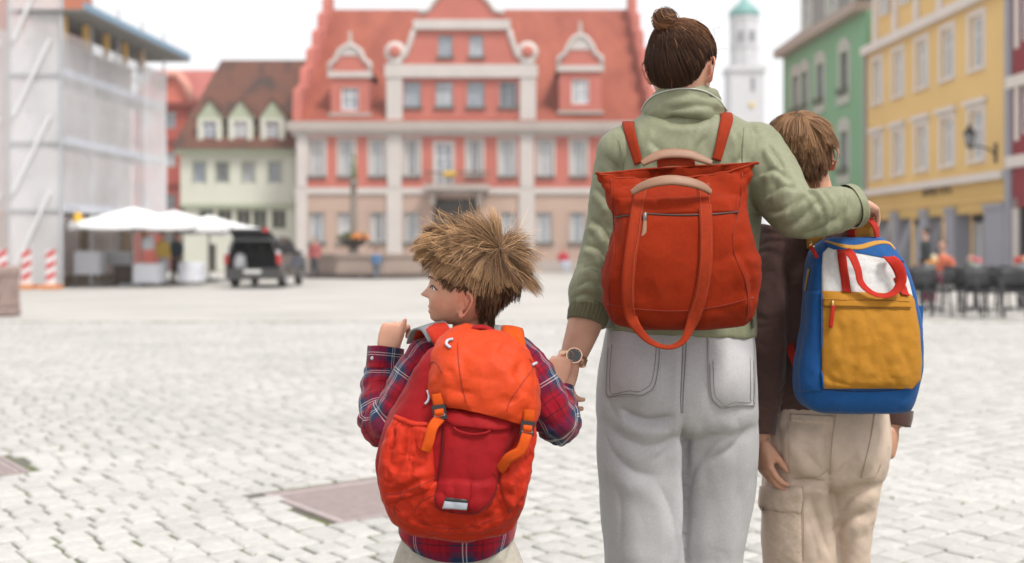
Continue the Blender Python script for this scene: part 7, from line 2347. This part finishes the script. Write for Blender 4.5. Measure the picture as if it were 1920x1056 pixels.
# twin red grab handles hanging over the white panel
ribbon('front_strap', [(1577, 470), (1580, 500), (1587, 550)], .019, RWB, bp_, .002, 26, bvh=PB, off=.004)
ribbon('front_strap', [(1680, 520), (1688, 535), (1696, 556)], .019, RWB, bp_, .002, 20, bvh=PB, off=.004)
yl = 2.512
hp = [P(1576, 474, yl+.02), P(1583, 470, yl+.002), P(1596, 478, yl-.006), P(1608, 505, yl-.010), P(1614, 530, yl-.012), P(1634, 549, yl-.016), P(1660, 555, yl-.018), P(1680, 545, yl-.014), P(1690, 525, yl-.010), P(1683, 500, yl-.006), P(1668, 484, yl+.002), P(1660, 482, yl+.018)]
hn = [(-.4, -.6, .7), (0, -.6, .8), (.5, -.8, .2), (.6, -.8, .1), (.4, -.8, .4), (.1, -.7, .7), (0, -.6, .8), (-.2, -.7, .7), (-.4, -.8, .3), (-.3, -.9, .2), (0, -.7, .7), (.2, -.6, .8)]
ribbon('carry_handle', hp, [.019, .024, .026, .025, .020, .015, .015, .017, .023, .026, .025, .019], RWB, bp_, .0012, 80, hn)
# top grab loop and shoulder strap ends
ribbon('top_loop', [P(1598, 455, 2.60), P(1597, 430, 2.585), P(1608, 414, 2.58), P(1628, 412, 2.58), P(1642, 430, 2.585), P(1644, 455, 2.60)], .024, RWB, bp_, .003, 40, [(-.7, -.7, .1), (-.7, -.6, .3), (-.2, -.6, .8), (.3, -.6, .8), (.6, -.7, .2), (.6, -.7, .1)])
YST = fabric('yellow_strap', lin(230, 160, 62, .62), .75)
ribbon('shoulder_strap', [P(1616, 458, 2.625), P(1619, 428, 2.612), P(1622, 406, 2.630), P(1624, 398, 2.67), P(1626, 402, 2.74)], [.05, .05, .046, .044, .044], YST, bp_, .009, 30, [(0, -1, .1), (0, -1, .3), (0, -.6, .8), (0, -.2, 1), (0, .2, 1)])
ribbon('shoulder_strap', [P(1530, 462, 2.665), P(1528, 430, 2.65), P(1526, 408, 2.665), P(1525, 396, 2.70)], .044, YST, bp_, .008, 24, [(0, -1, .1), (0, -1, .3), (0, -.6, .8), (0, -.2, 1)])
ribbon('lower_strap', [P(1500, 692, 2.62), P(1488, 670, 2.66), P(1480, 648, 2.70)], .022, RWB, bp_, .003, 14, [(-.5, -.8, 0)])
# ================================================================== small boy
kid = empty('person', (P(868, 470, 2.38).x, 2.38, 0))
tag(kid, 'small boy in red plaid shirt with windblown hair, head turned left', 'person')
HK = .200
MK = head_matrix(P(874, 518, 2.345), yaw=83, pitch=1, roll=-3)
FK = dict(eye=-.11, nose=-.195, mouth=-.34, ear=-.27, nose_p=.105, ear_s=.92, cheek=.034, occ=1.28)
parts = xf(head_parts(HK, FK), MK)
parts.append(tube([a_(892, 545, 2.36), a_(890, 595, 2.365), a_(880, 640, 2.375), a_(872, 680, 2.38)], [.045, .041, .045, .06], 18, steps=14))
parts.append(ring_loft(dense(px_rings([(655, 800, 940, 2.34, 2.43), (690, 775, 960, 2.33, 2.44), (780, 775, 965, 2.32, 2.44), (900, 770, 965, 2.32, 2.44), (1000, 765, 960, 2.32, 2.45), (1080, 775, 955, 2.32, 2.44)], 32), 20)))
for xs in ((810, 806, 804), (910, 912, 914)):
    parts.append(tube([a_(xs[0], 1040, 2.38), a_(xs[1], 1150, 2.39), a_(xs[2], 1270, 2.40), a_(xs[2], 1370, 2.42), a_(xs[2], 1455, 2.42)], [.06, .05, .04, .036, .028], 16, steps=20))
    parts.append(tube([a_(xs[2], 1450, 2.42), a_(xs[2], 1470, 2.45), a_(xs[2], 1478, 2.54)], [.032, .032, .016], 12, steps=8))
wkl = a_(722, 668, 2.50)
parts.append(tube([a_(800, 690, 2.375), a_(752, 762, 2.368), a_(728, 790, 2.378), a_(718, 786, 2.41), a_(716, 740, 2.46), wkl], [.036, .034, .030, .030, .028, (.019, .022)], 16, steps=36))
# raised left hand: loosely closed, back of the hand to the camera, thumb up along the right side
parts += hand(wkl, a_(742, 600, 2.515)-wkl, (.35, .90, .15), .128, -1, [(.95, 1.25, .8), (1.0, 1.3, .8), (1.05, 1.3, .8), (1.1, 1.3, .8)], thumb_dir=(.97, .10, -.12), thumb_curl=.02, spread=.03, wid=1.05, tl=1.05)
wkr = a_(1044, 728, 2.47)
parts.append(tube([a_(975, 690, 2.375), a_(1020, 752, 2.368), a_(1042, 784, 2.374), a_(1050, 780, 2.40), a_(1048, 755, 2.435), wkr], [.036, .034, .030, .028, .026, (.019, .022)], 16, steps=36))
parts += hand(wkr, a_(1052, 672, 2.50)-wkr, (.3, .9, .1), .122, 1, [(.8, 1.0, .6)]*4, thumb_dir=(.8, .5, .1), spread=.02)
V, Q = remesh(parts, .0027, 2)
TONE_K = (.56, .295, .20)
RK, TK = np.array([.060, .028, .014]), np.array([.64, .385, .195])
bodyk = mesh_obj('body', V, Q, skin_mat(), kid, True, skin_colors(V, MK, HK, FK, TONE_K, RK*.8, -.11, -.08))
Vk, Qk = V, Q
eyes(MK, HK, FK, kid)
# lashes and brows
def face_line(pts, r, name, m):
    bv = bvh_of(bodyk)
    C = []
    for (x, z) in pts:
        o = MK @ Vector((x*HK, .7*HK, z*HK)); dd = MK.to_3x3() @ Vector((0, -1, 0))
        l, n, i, t = bv.ray_cast(o, dd)
        C.append(list(l + n*.0008))
    mesh_obj(name, *tube(C, r, 6, steps=16), m, kid, True)
LASH = mat('lash_brown', (.03, .016, .010), .6)
for sx in (-1, 1):
    face_line([(sx*.085, FK['eye']-.012), (sx*.12, FK['eye']+.016), (sx*.17, FK['eye']+.020), (sx*.225, FK['eye']-.008), (sx*.245, FK['eye']-.020)], [.0007, .0012, .0014, .0013, .0005], 'eyelash', LASH)
    face_line([(sx*.09, FK['eye']+.085), (sx*.15, FK['eye']+.110), (sx*.21, FK['eye']+.105), (sx*.26, FK['eye']+.075)], [.0010, .0017, .0015, .0006], 'eyebrow', mat('brow_brown', (.10, .055, .03), .8))
# ---- plaid shirt
PL = plaid_mat()
R = px_rings([(640, 822, 928, 2.335, 2.425, 2.2), (652, 796, 962, 2.32, 2.44, 2.2), (672, 772, 988, 2.31, 2.445, 2.3), (710, 760, 990, 2.30, 2.45, 2.5), (800, 758, 985, 2.295, 2.455, 2.6), (900, 752, 980, 2.29, 2.46, 2.6), (980, 750, 970, 2.285, 2.465, 2.6), (1012, 752, 966, 2.285, 2.465, 2.6), (1034, 760, 962, 2.287, 2.463, 2.6)], 120)
R = dense(R, 90)
for r in range(R.shape[0]):
    w = max(0, (r-70)/20)
    x = (R[r, :, 0]-R[r, :, 0].mean())/(np.ptp(R[r, :, 0])/2)
    R[r, :, 2] += w*.030*np.abs(x)**2.2
shirt = grid_uv(R, 'shirt', PL, kid, .082, .088, .0035, (12, 10, 9), u0=.1, v0=.55)
def sleeve(pts, rad, name, rot, amp, u0=0, v0=0, steps=64, n=84, seed=0.0, freq=(20, 20, 20)):
    p = smooth_path(pts, steps)
    rr = np.interp(np.linspace(0, 1, steps+1), np.linspace(0, 1, len(rad)), rad)
    t, A, B = frames(p, (0, 1, 0))
    a = np.linspace(0, 2*np.pi, n, endpoint=False)
    # creases gather where the sleeve bends
    R = []
    curv = np.linalg.norm(np.gradient(t, axis=0), axis=1); curv = np.convolve(np.pad(curv, 4, 'edge'), np.ones(9)/9, 'valid'); curv /= curv.max()
    for k in range(steps+1):
        q = rr[k]*np.ones(n)
        q = q + .0030*(.3+curv[k])*np.sin(k*1.15 + 2.0*np.sin(a+seed) + 1.3*np.sin(2*a+k*.13))
        R.append(p[k] + np.outer(q*np.cos(a), A[k]) + np.outer(q*np.sin(a), B[k]))
    return grid_uv(np.array(R), name, PL, kid, .082, .088, amp, freq, rot, seed, u0, v0)
ktl = [a_(850, 664, 2.378), a_(812, 674, 2.375), a_(782, 712, 2.372), a_(752, 762, 2.368), a_(728, 792, 2.375), a_(716, 790, 2.41), a_(714, 745, 2.46), a_(718, 702, 2.49), a_(721, 672, 2.498)]
sleeve(ktl, [.030, .052, .054, .050, .046, .046, .045, .040, .037], 'sleeve', 0.0, .0032, .1, .3, seed=1.0)
ktr = [a_(925, 664, 2.378), a_(962, 674, 2.375), a_(992, 706, 2.372), a_(1020, 752, 2.368), a_(1044, 788, 2.372), a_(1052, 786, 2.40), a_(1048, 758, 2.43), a_(1045, 735, 2.452)]
sleeve(ktr, [.030, .052, .054, .050, .046, .042, .038, .035], 'sleeve', 0.0, .0036, .35, .1, seed=2.4)
# cuff: a stiffer band with its own pattern and a button
p_ = [a_(719, 694, 2.494), a_(721, 672, 2.499), a_(723, 652, 2.503)]
t_, A_, B_ = frames(smooth_path(p_, 14), (0, 1, 0)); pc = smooth_path(p_, 14)
aa = np.linspace(0, 2*np.pi, 72, endpoint=False)
Rc = [pc[k] + np.outer((.0405+.0012*np.sin(3*aa))*np.cos(aa), A_[k]) + np.outer((.0405+.0012*np.sin(3*aa))*np.sin(aa), B_[k]) for k in range(15)]
Rc.append(pc[-1] + np.outer(.036*np.cos(aa), A_[-1]) + np.outer(.036*np.sin(aa), B_[-1])); Rc.append(pc[-4] + np.outer(.034*np.cos(aa), A_[-4]) + np.outer(.034*np.sin(aa), B_[-4]))
cf = grid_uv(np.array(Rc), 'cuff', PL, kid, .082, .088, .0008, u0=.62, v0=.1)
bt = hit(bvh_of(cf), 698, 672, 2.49)[0]
mesh_obj('button', *ellipsoid(bt, (.0045, .002, .0045), 12, 6), mat('button_grey', (.5, .5, .5), .4), kid, True)
# collar
na = 72
a = np.linspace(0, 2*np.pi, na, endpoint=False)
c0 = a_(878, 632, 2.372)
Rk = []
for rx, ry, z in ((.052, .050, -.012), (.056, .053, .004), (.054, .050, .016), (.048, .045, .020), (.046, .042, .006)):
    Rk.append(np.stack([c0[0]+rx*np.cos(a), c0[1]+ry*np.sin(a), c0[2]+z-.012*np.clip(np.sin(a), 0, 1)+.004*np.cos(2*a)], 1))
grid_uv(dense(np.array(Rk), 20), 'collar', PL, kid, .07, .07, .0015, u0=.3, v0=.2)
# shorts
SH = fabric('sand_cotton', lin(206, 198, 184, .70), .8, 800, .4, .04, .1, 30, wr=.22, wrs=11, cru=.5, crs=9)
st_ = [ring_loft(dense(px_rings([(990, 762, 958, 2.305, 2.445), (1020, 748, 968, 2.30, 2.455), (1060, 736, 982, 2.295, 2.465), (1110, 732, 990, 2.30, 2.47), (1150, 770, 960, 2.34, 2.43)], 44, 2.7), 24)),
       leg([(1080, 733, 862, 2.30, 2.47), (1160, 732, 866, 2.31, 2.48), (1260, 742, 862, 2.32, 2.48), (1340, 752, 856, 2.34, 2.48)]), leg([(1080, 858, 990, 2.30, 2.47), (1160, 856, 992, 2.31, 2.48), (1260, 860, 984, 2.32, 2.48), (1340, 864, 972, 2.34, 2.48)])]
V, Q = remesh(st_, .0045, 4); N_ = normals(V, Q)
d = .003*folds(V*np.array([10, 8, 6])+2) + .0015*folds(V*np.array([24, 18, 14])+2)
for ln_, w_, dp in (([(861, 1010), (860, 1040), (860, 1080)], 6, .006), ([(745, 1010), (760, 1035), (765, 1060)], 6, .006), ([(770, 1030), (800, 1045), (830, 1060)], 7, .005), ([(970, 1010), (955, 1035), (950, 1060)], 6, .005)):
    d += crease(V, N_, ln_, w_, dp)
mesh_obj('trousers', V + N_*d[:, None], Q, SH, kid, True)
for cx in (806, 912):
    c = a_(cx, 1478, 2.46)
    V_, F_ = tube([c+np.array([0, -.08, 0]), c+np.array([0, -.04, .025]), c+np.array([0, .03, .028]), c+np.array([0, .09, .01]), c+np.array([0, .12, -.01])], [(.025, .026), (.04, .034), (.04, .036), (.028, .036), (.012, .02)], 18, up=(0, 0, 1), steps=14)
    V_[:, 2] = np.maximum(V_[:, 2], .004)
    mesh_obj('shoe', V_, F_, SHO, kid, True)

# ---- windblown hair: a short dark layer close to the skull and long loose locks over it
rk = np.random.default_rng(12)
crown = (-.17, -.36, .30)
pos, paths, cid, cl = groom(Vk, Qk, MK, HK, 8000, crown, rk, lambda q: .020+.014*np.clip((-q[:, 1]-.1)/.2, 0, 1), .12, 1.2, k=6, low=-.11, keep=lambda q: ~((np.abs(q[:, 0]) > .27) & (np.abs(q[:, 2]+.27) < .17) & (q[:, 1] > -.17) & (q[:, 1] < .045)), clumps=160, clump_s=.3, off=.002, step_noise=.03, cvar=.12, nape=-.08)
tone = np.clip(.06 + .10*cl[cid, 1] + .08*rk.normal(0, 1, len(pos)), 0, .5)[:, None, None]
s6 = np.linspace(0, 1, 6)[None, :, None]
strand_mesh('hair_underlayer', world(paths, MK), np.tile(np.linspace(.0009, .0004, 6), (len(pos), 1)), RK + (TK*.8-RK)*tone*(.5+.5*s6), HAIRM, kid, MK.translation)
def klen(q):
    v = q - np.array(crown)
    v = v/np.linalg.norm(v, axis=1)[:, None]
    down = np.clip(-v[:, 2], 0, 1); fwd = np.clip(v[:, 1], 0, 1); bk = np.clip((-q[:, 1]-.22)/.25, 0, 1)
    return .060 - .036*down + .022*fwd + .060*bk - .026*np.clip((q[:, 1]-.02)/.25, 0, 1)
def klift(q, l):
    return .10 + .22*np.clip((-q[:, 1]-.28)/.2, 0, 1) + .34*np.clip((q[:, 1]-.05)/.2, 0, 1)
kk = 12
pos, paths, cid, cl = groom(Vk, Qk, MK, HK, 21000, crown, rk, klen, .5, .72, k=kk, wind=(.16, 0, .06), keep=lambda q: q[:, 2] > .12+.17*np.clip((q[:, 1]+.08)/.2, 0, 1), clumps=300, clump_s=.48, off=.0035, step_noise=.045, lift_fn=klift, cvar=.17)
s = np.linspace(0, 1, kk)[None, :, None]
tone = np.clip(.44 + .22*cl[cid, 1] + .16*rk.normal(0, 1, len(pos)) + .5*(pos[:, 2]/HK-.25), .05, 1.1)[:, None, None]
cols = RK*1.2 + (TK-RK)*(tone*(.25+.75*s**.8))
strand_mesh('hair', world(paths, MK), np.tile(np.linspace(.00048, .00018, kk), (len(pos), 1)), cols, HAIRM, kid, MK.translation)
nf = 240   # flyaway hairs
pos, paths, cid, cl = groom(Vk, Qk, MK, HK, nf, crown, rk, klen, .5, .3, k=kk, wind=(.2, 0, .3), keep=lambda q: q[:, 2] > .15, clumps=120, clump_s=.0, off=.004, step_noise=.14, lift_fn=lambda q, l: .55+0*q[:, 0], cvar=.35)
strand_mesh('loose_hair', world(paths, MK), np.full((nf, kk), .00025), np.tile(TK, (nf, kk, 1)), HAIRM, kid, MK.translation)

# ================================================================== orange rucksack
rs = empty('rucksack', (P(860, 1000, 2.21).x, 2.21, P(860, 1000, 2.21).z))
tag(rs, 'bright orange and red hiking rucksack with buckled lid on the small boy', 'backpack')
ORA = fabric('orange_nylon', lin(240, 76, 22, .58), .62, 900, .3, .05, .03, 25, wr=.15, wrs=12, spec=.22, cru=.7, crs=9, crd=.014)
ORB = fabric('deep_orange_nylon', lin(228, 52, 16, .56), .65, 900, .3, .05, .03, 25, wr=.2, wrs=11, spec=.22, cru=.8, crs=10, crd=.014)
CRI = fabric('crimson_nylon', lin(182, 20, 28, .56), .7, 900, .3, .06, .03, 25, wr=.2, wrs=12, spec=.18, cru=.5, crs=9)
WEB = fabric('orange_webbing', lin(242, 96, 24, .58), .8, 500, .5, .05, .02, 60, spec=.15)
BLK = mat('black_plastic', (.02, .02, .022), .4)
GRY = mat('grey_reflective', (.45, .48, .55), .4)
Y1, Y2 = 2.115, 2.285
# main sack, leaning: rows follow the photograph
rows = [(1003, 815, 905, Y1+.05, Y2-.02, 2.6), (992, 768, 950, Y1+.02, Y2, 2.8), (965, 735, 972, Y1, Y2+.005, 2.9), (920, 714, 986, Y1-.012, Y2+.008, 2.9), (860, 710, 994, Y1-.014, Y2+.008, 2.9), (800, 722, 1002, Y1-.006, Y2+.005, 2.9), (740, 752, 1008, Y1+.006, Y2, 2.8), (690, 780, 1004, Y1+.015, Y2, 2.7), (655, 806, 985, Y1+.035, Y2-.005, 2.6), (640, 830, 955, Y1+.07, Y2-.01, 2.4)]
R = dense(px_rings(rows, 96), 80)
V, F = ring_loft(R)
Q = np.array([f for f in F if len(f) == 4]); N_ = normals(V, Q)
if (N_[:, 1]*(V[:, 1]-V[:, 1].mean())).mean() < 0: N_ = -N_
d = .004*folds(V*np.array([12, 9, 8])+4) + .0016*folds(V*np.array([28, 20, 22])+4)
V = V + N_*d[:, None]
sack = mesh_obj('sack', V, F, CRI, rs, True)
sack.data.materials.append(ORB)
for pl_ in sack.data.polygons:
    if HY + (CAMZ-pl_.center.z)/pl_.center.y*FPX > 925: pl_.material_index = 1
RB = bvh_of(sack)
# lower front in deep orange, wrapping round the base
base_p = patch('base_panel', [(902, 716, 905, 984), (915, 716, 915, 984), (940, 725, 940, 978), (965, 742, 965, 968), (985, 768, 985, 948), (999, 810, 999, 905)], RB, ORB, rs, off=.004, bulge=.006, nu=56, nv=30, even=True, wr=.004, cr=[([(740, 935), (790, 975), (860, 985)], 7, .005), ([(880, 975), (920, 960), (950, 920)], 7, .005)])
# elastic side pockets
def side_pocket(rows, cr, name='side_pocket'):
    return patch(name, rows, RB, ORB, rs, off=.006, bulge=.012, nu=30, nv=40, even=True, wr=.0045, cr=cr)
sp1 = side_pocket([(782, 742, 796, 800), (800, 734, 812, 806), (840, 718, 845, 812), (880, 713, 885, 815), (920, 717, 915, 810), (945, 728, 925, 790)], [([(752, 800), (745, 840), (735, 880)], 5, .007), ([(770, 805), (762, 850), (750, 900)], 5, .007), ([(786, 808), (782, 850), (775, 880)], 5, .006), ([(725, 920), (760, 915), (800, 890)], 6, .006), ([(740, 870), (765, 885), (800, 870)], 7, .004)])
sp2 = side_pocket([(808, 990, 800, 1000), (830, 965, 825, 998), (865, 945, 860, 993), (905, 935, 900, 988), (940, 940, 935, 978), (962, 950, 955, 968)], [([(975, 830), (965, 880), (960, 930)], 5, .006), ([(988, 830), (980, 870), (975, 910)], 5, .006)])
SPB = bvh_of(sack, sp1, sp2, base_p)
# gathers below the elastic hem
for x0, y0, dx, dy in ((752, 793, -14, 48), (764, 797, -10, 55), (776, 800, -8, 62), (788, 803, -3, 50), (742, 800, -10, 40)):
    cord('gather', [(x0, y0), (x0+dx*.5, y0+dy*.5), (x0+dx, y0+dy)], .0016, ORB, rs, 16, SPB, .0)
cord('elastic_hem', [(741, 783), (757, 789), (776, 796), (801, 797)], .0052, ORB, rs, 30, SPB, .001, 8)
# centre panel in crimson with flap, cord and reflective patch
cp = patch('centre_panel', [(770, 832, 785, 985), (800, 832, 815, 966), (850, 830, 850, 945), (900, 822, 905, 932), (930, 816, 935, 925), (950, 820, 955, 905), (958, 840, 962, 890)], SPB, CRI, rs, off=.006, bulge=.012, nu=28, nv=34, even=True, wr=.0015)
CPB = bvh_of(sack, sp1, sp2, base_p, cp)
SC = fabric('crimson_seam', lin(110, 10, 16, .5), .8)
cord('seam', [(831, 790), (830, 850), (822, 900), (816, 930), (820, 950), (842, 960), (888, 962), (908, 953), (926, 930), (934, 900), (950, 840), (962, 800)], .0008, SC, rs, 90, CPB, .001)
fl = patch('panel_flap', [(764, 830, 780, 958), (778, 834, 792, 958), (790, 838, 802, 954), (798, 850, 806, 945), (802, 866, 808, 932)], CPB, CRI, rs, off=.006, bulge=.003, nu=24, nv=12, even=True)
cord('pull_cord', [(852, 802), (862, 810), (885, 814), (908, 813), (918, 808)], .0024, CRI, rs, 24, CPB, .005)
pt_ = patch('reflective_patch', [(938, 834, 941, 876), (946, 832, 949, 875), (952, 830, 955, 874)], CPB, GRY, rs, off=.003, nu=10, nv=5)
patch('patch_border', [(933, 836, 937, 877), (939, 834, 942, 876)], CPB, BLK, rs, off=.0034, nu=10, nv=3)
for pts in ([(720, 928), (750, 925), (790, 910), (815, 896)], [(740, 968), (742, 945), (760, 925)], [(925, 885), (940, 915), (950, 945), (958, 962)], [(775, 960), (790, 940), (815, 928)], [(735, 950), (800, 985), (870, 990), (940, 968)]):
    cord('seam', pts, .0007, fabric('orange_seam', lin(176, 38, 12, .5), .8), rs, 30, CPB, .0006)
# lid
lid_rows = [(768, 820, 1000, Y1-.024, Y1+.10, 2.6), (752, 806, 1012, Y1-.026, Y1+.13, 2.7), (720, 803, 1014, Y1-.026, Y2-.01, 2.8), (690, 808, 1010, Y1-.018, Y2, 2.7), (660, 818, 1002, Y1+.0, Y2, 2.5), (638, 832, 985, Y1+.022, Y2, 2.4), (622, 850, 962, Y1+.05, Y2-.01, 2.2), (615, 872, 945, Y1+.085, Y2-.02, 2.0)]
R = dense(px_rings(lid_rows, 96), 50)
for r in range(R.shape[0]):
    # the lid hangs lower at the right, its near edge curving up in the middle
    w = 1-r/(R.shape[0]-1)
    xn = (R[r, :, 0]-R[r, :, 0].mean())/(np.ptp(R[r, :, 0])/2)
    R[r, :, 2] += -.022*xn*(.35+.65*w) - .010*w*np.abs(xn)**2
V, F = ring_loft(R)
Q = np.array([f for f in F if len(f) == 4]); N_ = normals(V, Q)
if (N_[:, 1]*(V[:, 1]-V[:, 1].mean())).mean() < 0: N_ = -N_
d = .0045*folds(V*np.array([11, 9, 10])+7) + .002*folds(V*np.array([26, 20, 24])+4)
for ln_, w_, dp in (([(940, 660), (960, 690), (985, 705)], 7, .004), ([(870, 650), (900, 668), (930, 660)], 8, .004), ([(820, 720), (860, 735), (900, 738)], 8, .004), ([(950, 640), (935, 670), (950, 700)], 6, .005), ([(985, 670), (970, 700), (985, 740)], 6, .005), ([(830, 690), (850, 705), (858, 740)], 6, .004)):
    d += crease(V, N_, ln_, w_, dp)
V = V + N_*d[:, None]
lid = mesh_obj('lid', V, F, ORA, rs, True)
LB = bvh_of(lid)
SO = fabric('orange_seam', lin(176, 38, 12, .5), .8)
cord('seam', [(858, 640), (860, 680), (866, 720), (874, 755)], .0007, SO, rs, 40, LB, .0008)
cord('seam', [(1000, 690), (978, 720), (958, 748), (950, 770)], .0007, SO, rs, 30, LB, .0008)
cord('seam', [(800, 690), (815, 678), (830, 700)], .0010, SO, rs, 20, LB, .0008)
# grey loops
for pts in ([(846, 654), (838, 648), (841, 641), (850, 639)], [(1000, 662), (1006, 670), (1004, 680), (996, 686)]):
    cord('grey_loop', pts, .0028, GRY, rs, 24, LB, .004, 8)
cord('grey_loop', [(803, 733), (806, 742), (804, 752), (799, 758)], .0024, GRY, rs, 20, RB, .004, 8)
# haul loop
ribbon('haul_loop', [P(880, 626, 2.215), P(888, 616, 2.20), P(905, 614, 2.198), P(922, 620, 2.20), P(936, 634, 2.215)], .010, CRI, rs, .003, 30, [(0, -.7, .7)])
# buckle straps
def buckle(px, py, dxy, tail):
    c = hit(LB, px, py-8, Y1-.02)[0] + Vector((0, -.006, -.0))
    e = Vector((dxy[0], 0, dxy[1])).normalized(); sx_ = e.cross(Vector((0, 1, 0)))
    b_ = MB()
    def bx_(a0, a1, b0, b1, d0, d1):
        V = [c + e*(-a) + sx_*b + Vector((0, d, 0)) for a in (a0, a1) for b in (b0, b1) for d in (d0, d1)]
        b_.add(V, [(0,1,3,2),(4,6,7,5),(0,4,5,1),(2,3,7,6),(0,2,6,4),(1,5,7,3)])
    bx_(.004, .012, -.0125, .0125, -.006, .003)
    bx_(.012, .026, -.0125, -.0085, -.006, .003); bx_(.012, .026, .0085, .0125, -.006, .003)
    bx_(.026, .031, -.0135, .0135, -.006, .003); bx_(.012, .020, -.005, .005, -.0065, .002)
    bo = b_.build('buckle', BLK, rs)
    bx2 = MB(); V = [c + e*(-a) + sx_*b + Vector((0, d, 0)) for a in (.021, .0245) for b in (-.010, .010) for d in (-.009, -.006)]
    bx2.add(V, [(0,1,3,2),(4,6,7,5),(0,4,5,1),(2,3,7,6),(0,2,6,4),(1,5,7,3)]); bx2.build('buckle_bar', mat('grey_plastic', (.28, .28, .29), .4), bo)
    ribbon('lid_strap', [c+e*.016, c+e*.004+Vector((0, -.002, 0)), c-e*.008], .020, WEB, rs, .003, 12)
    ribbon('strap_wrap', [c-e*.013+Vector((0, -.006, 0)), c-e*.018+Vector((0, -.010, 0)), c-e*.024+Vector((0, -.005, 0))], .017, WEB, rs, .003, 10)
    pts = [c - e*.028 + Vector((0, -.003, 0))] + [Vector(P(*q)) for q in tail]
    ribbon('strap_tail', pts, .019, WEB, rs, .0022, 40, [(0, -1, .1), (-.1, -1, .1), (0, -1, .2), (.3, -.8, .3)][:len(pts)] if len(pts) <= 4 else [(0, -1, .1)])
buckle(822, 762, (-.15, 1), [(812, 800, 2.085), (804, 828, 2.080), (798, 846, 2.082)])
buckle(991, 792, (.12, 1), [(986, 820, 2.085), (976, 845, 2.080), (955, 858, 2.082), (944, 872, 2.09), (936, 882, 2.10)])
# shoulder straps with grey edging
ribbon('shoulder_strap', [P(838, 655, 2.245), P(826, 628, 2.262), P(815, 616, 2.30), P(800, 620, 2.35), P(792, 640, 2.40)], .042, ORB, rs, .010, 30, [(-.1, -.9, .4), (-.2, -.7, .7), (-.2, -.3, .95), (-.25, .2, .95), (-.3, .6, .7)])
ribbon('strap_edging', [P(826, 632, 2.262), P(811, 613, 2.30), P(793, 619, 2.352), P(785, 642, 2.402)], .052, mat('grey_mesh', (.22, .22, .23), .8), rs, .006, 30, [(-.2, -.7, .7), (-.2, -.3, .95), (-.25, .2, .95), (-.3, .6, .7)])
ribbon('shoulder_strap', [P(968, 662, 2.245), P(962, 634, 2.262), P(958, 620, 2.30), P(962, 624, 2.35), P(966, 645, 2.40)], .042, WEB, rs, .010, 30, [(.1, -.9, .4), (.1, -.7, .7), (.1, -.3, .95), (.15, .2, .95), (.2, .6, .7)])
ribbon('strap_edging', [P(954, 636, 2.262), P(950, 617, 2.30), P(956, 622, 2.352)], .052, mat('grey_mesh', (.22, .22, .23), .8), rs, .006, 30, [(.1, -.7, .7), (.1, -.3, .95), (.15, .2, .95)])
# ================================================================== haze volume added in place of lens veil
hz_m = bpy.data.materials.new('veil_haze'); hz_m.use_nodes = True
hz_m.node_tree.nodes.clear()
_o = hz_m.node_tree.nodes.new('ShaderNodeOutputMaterial'); _v = hz_m.node_tree.nodes.new('ShaderNodeVolumePrincipled')
_v.inputs['Color'].default_value = (.97, .97, .98, 1); _v.inputs['Density'].default_value = .0006; _v.inputs['Anisotropy'].default_value = .2
hz_m.node_tree.links.new(_v.outputs[0], _o.inputs['Volume'])
hz = MB().box((-255, -65, -1.2), (255, 425, 45)).build('haze', hz_m)
tag(hz, 'thin pale haze volume added to veil the far buildings', 'haze', kind='stuff')
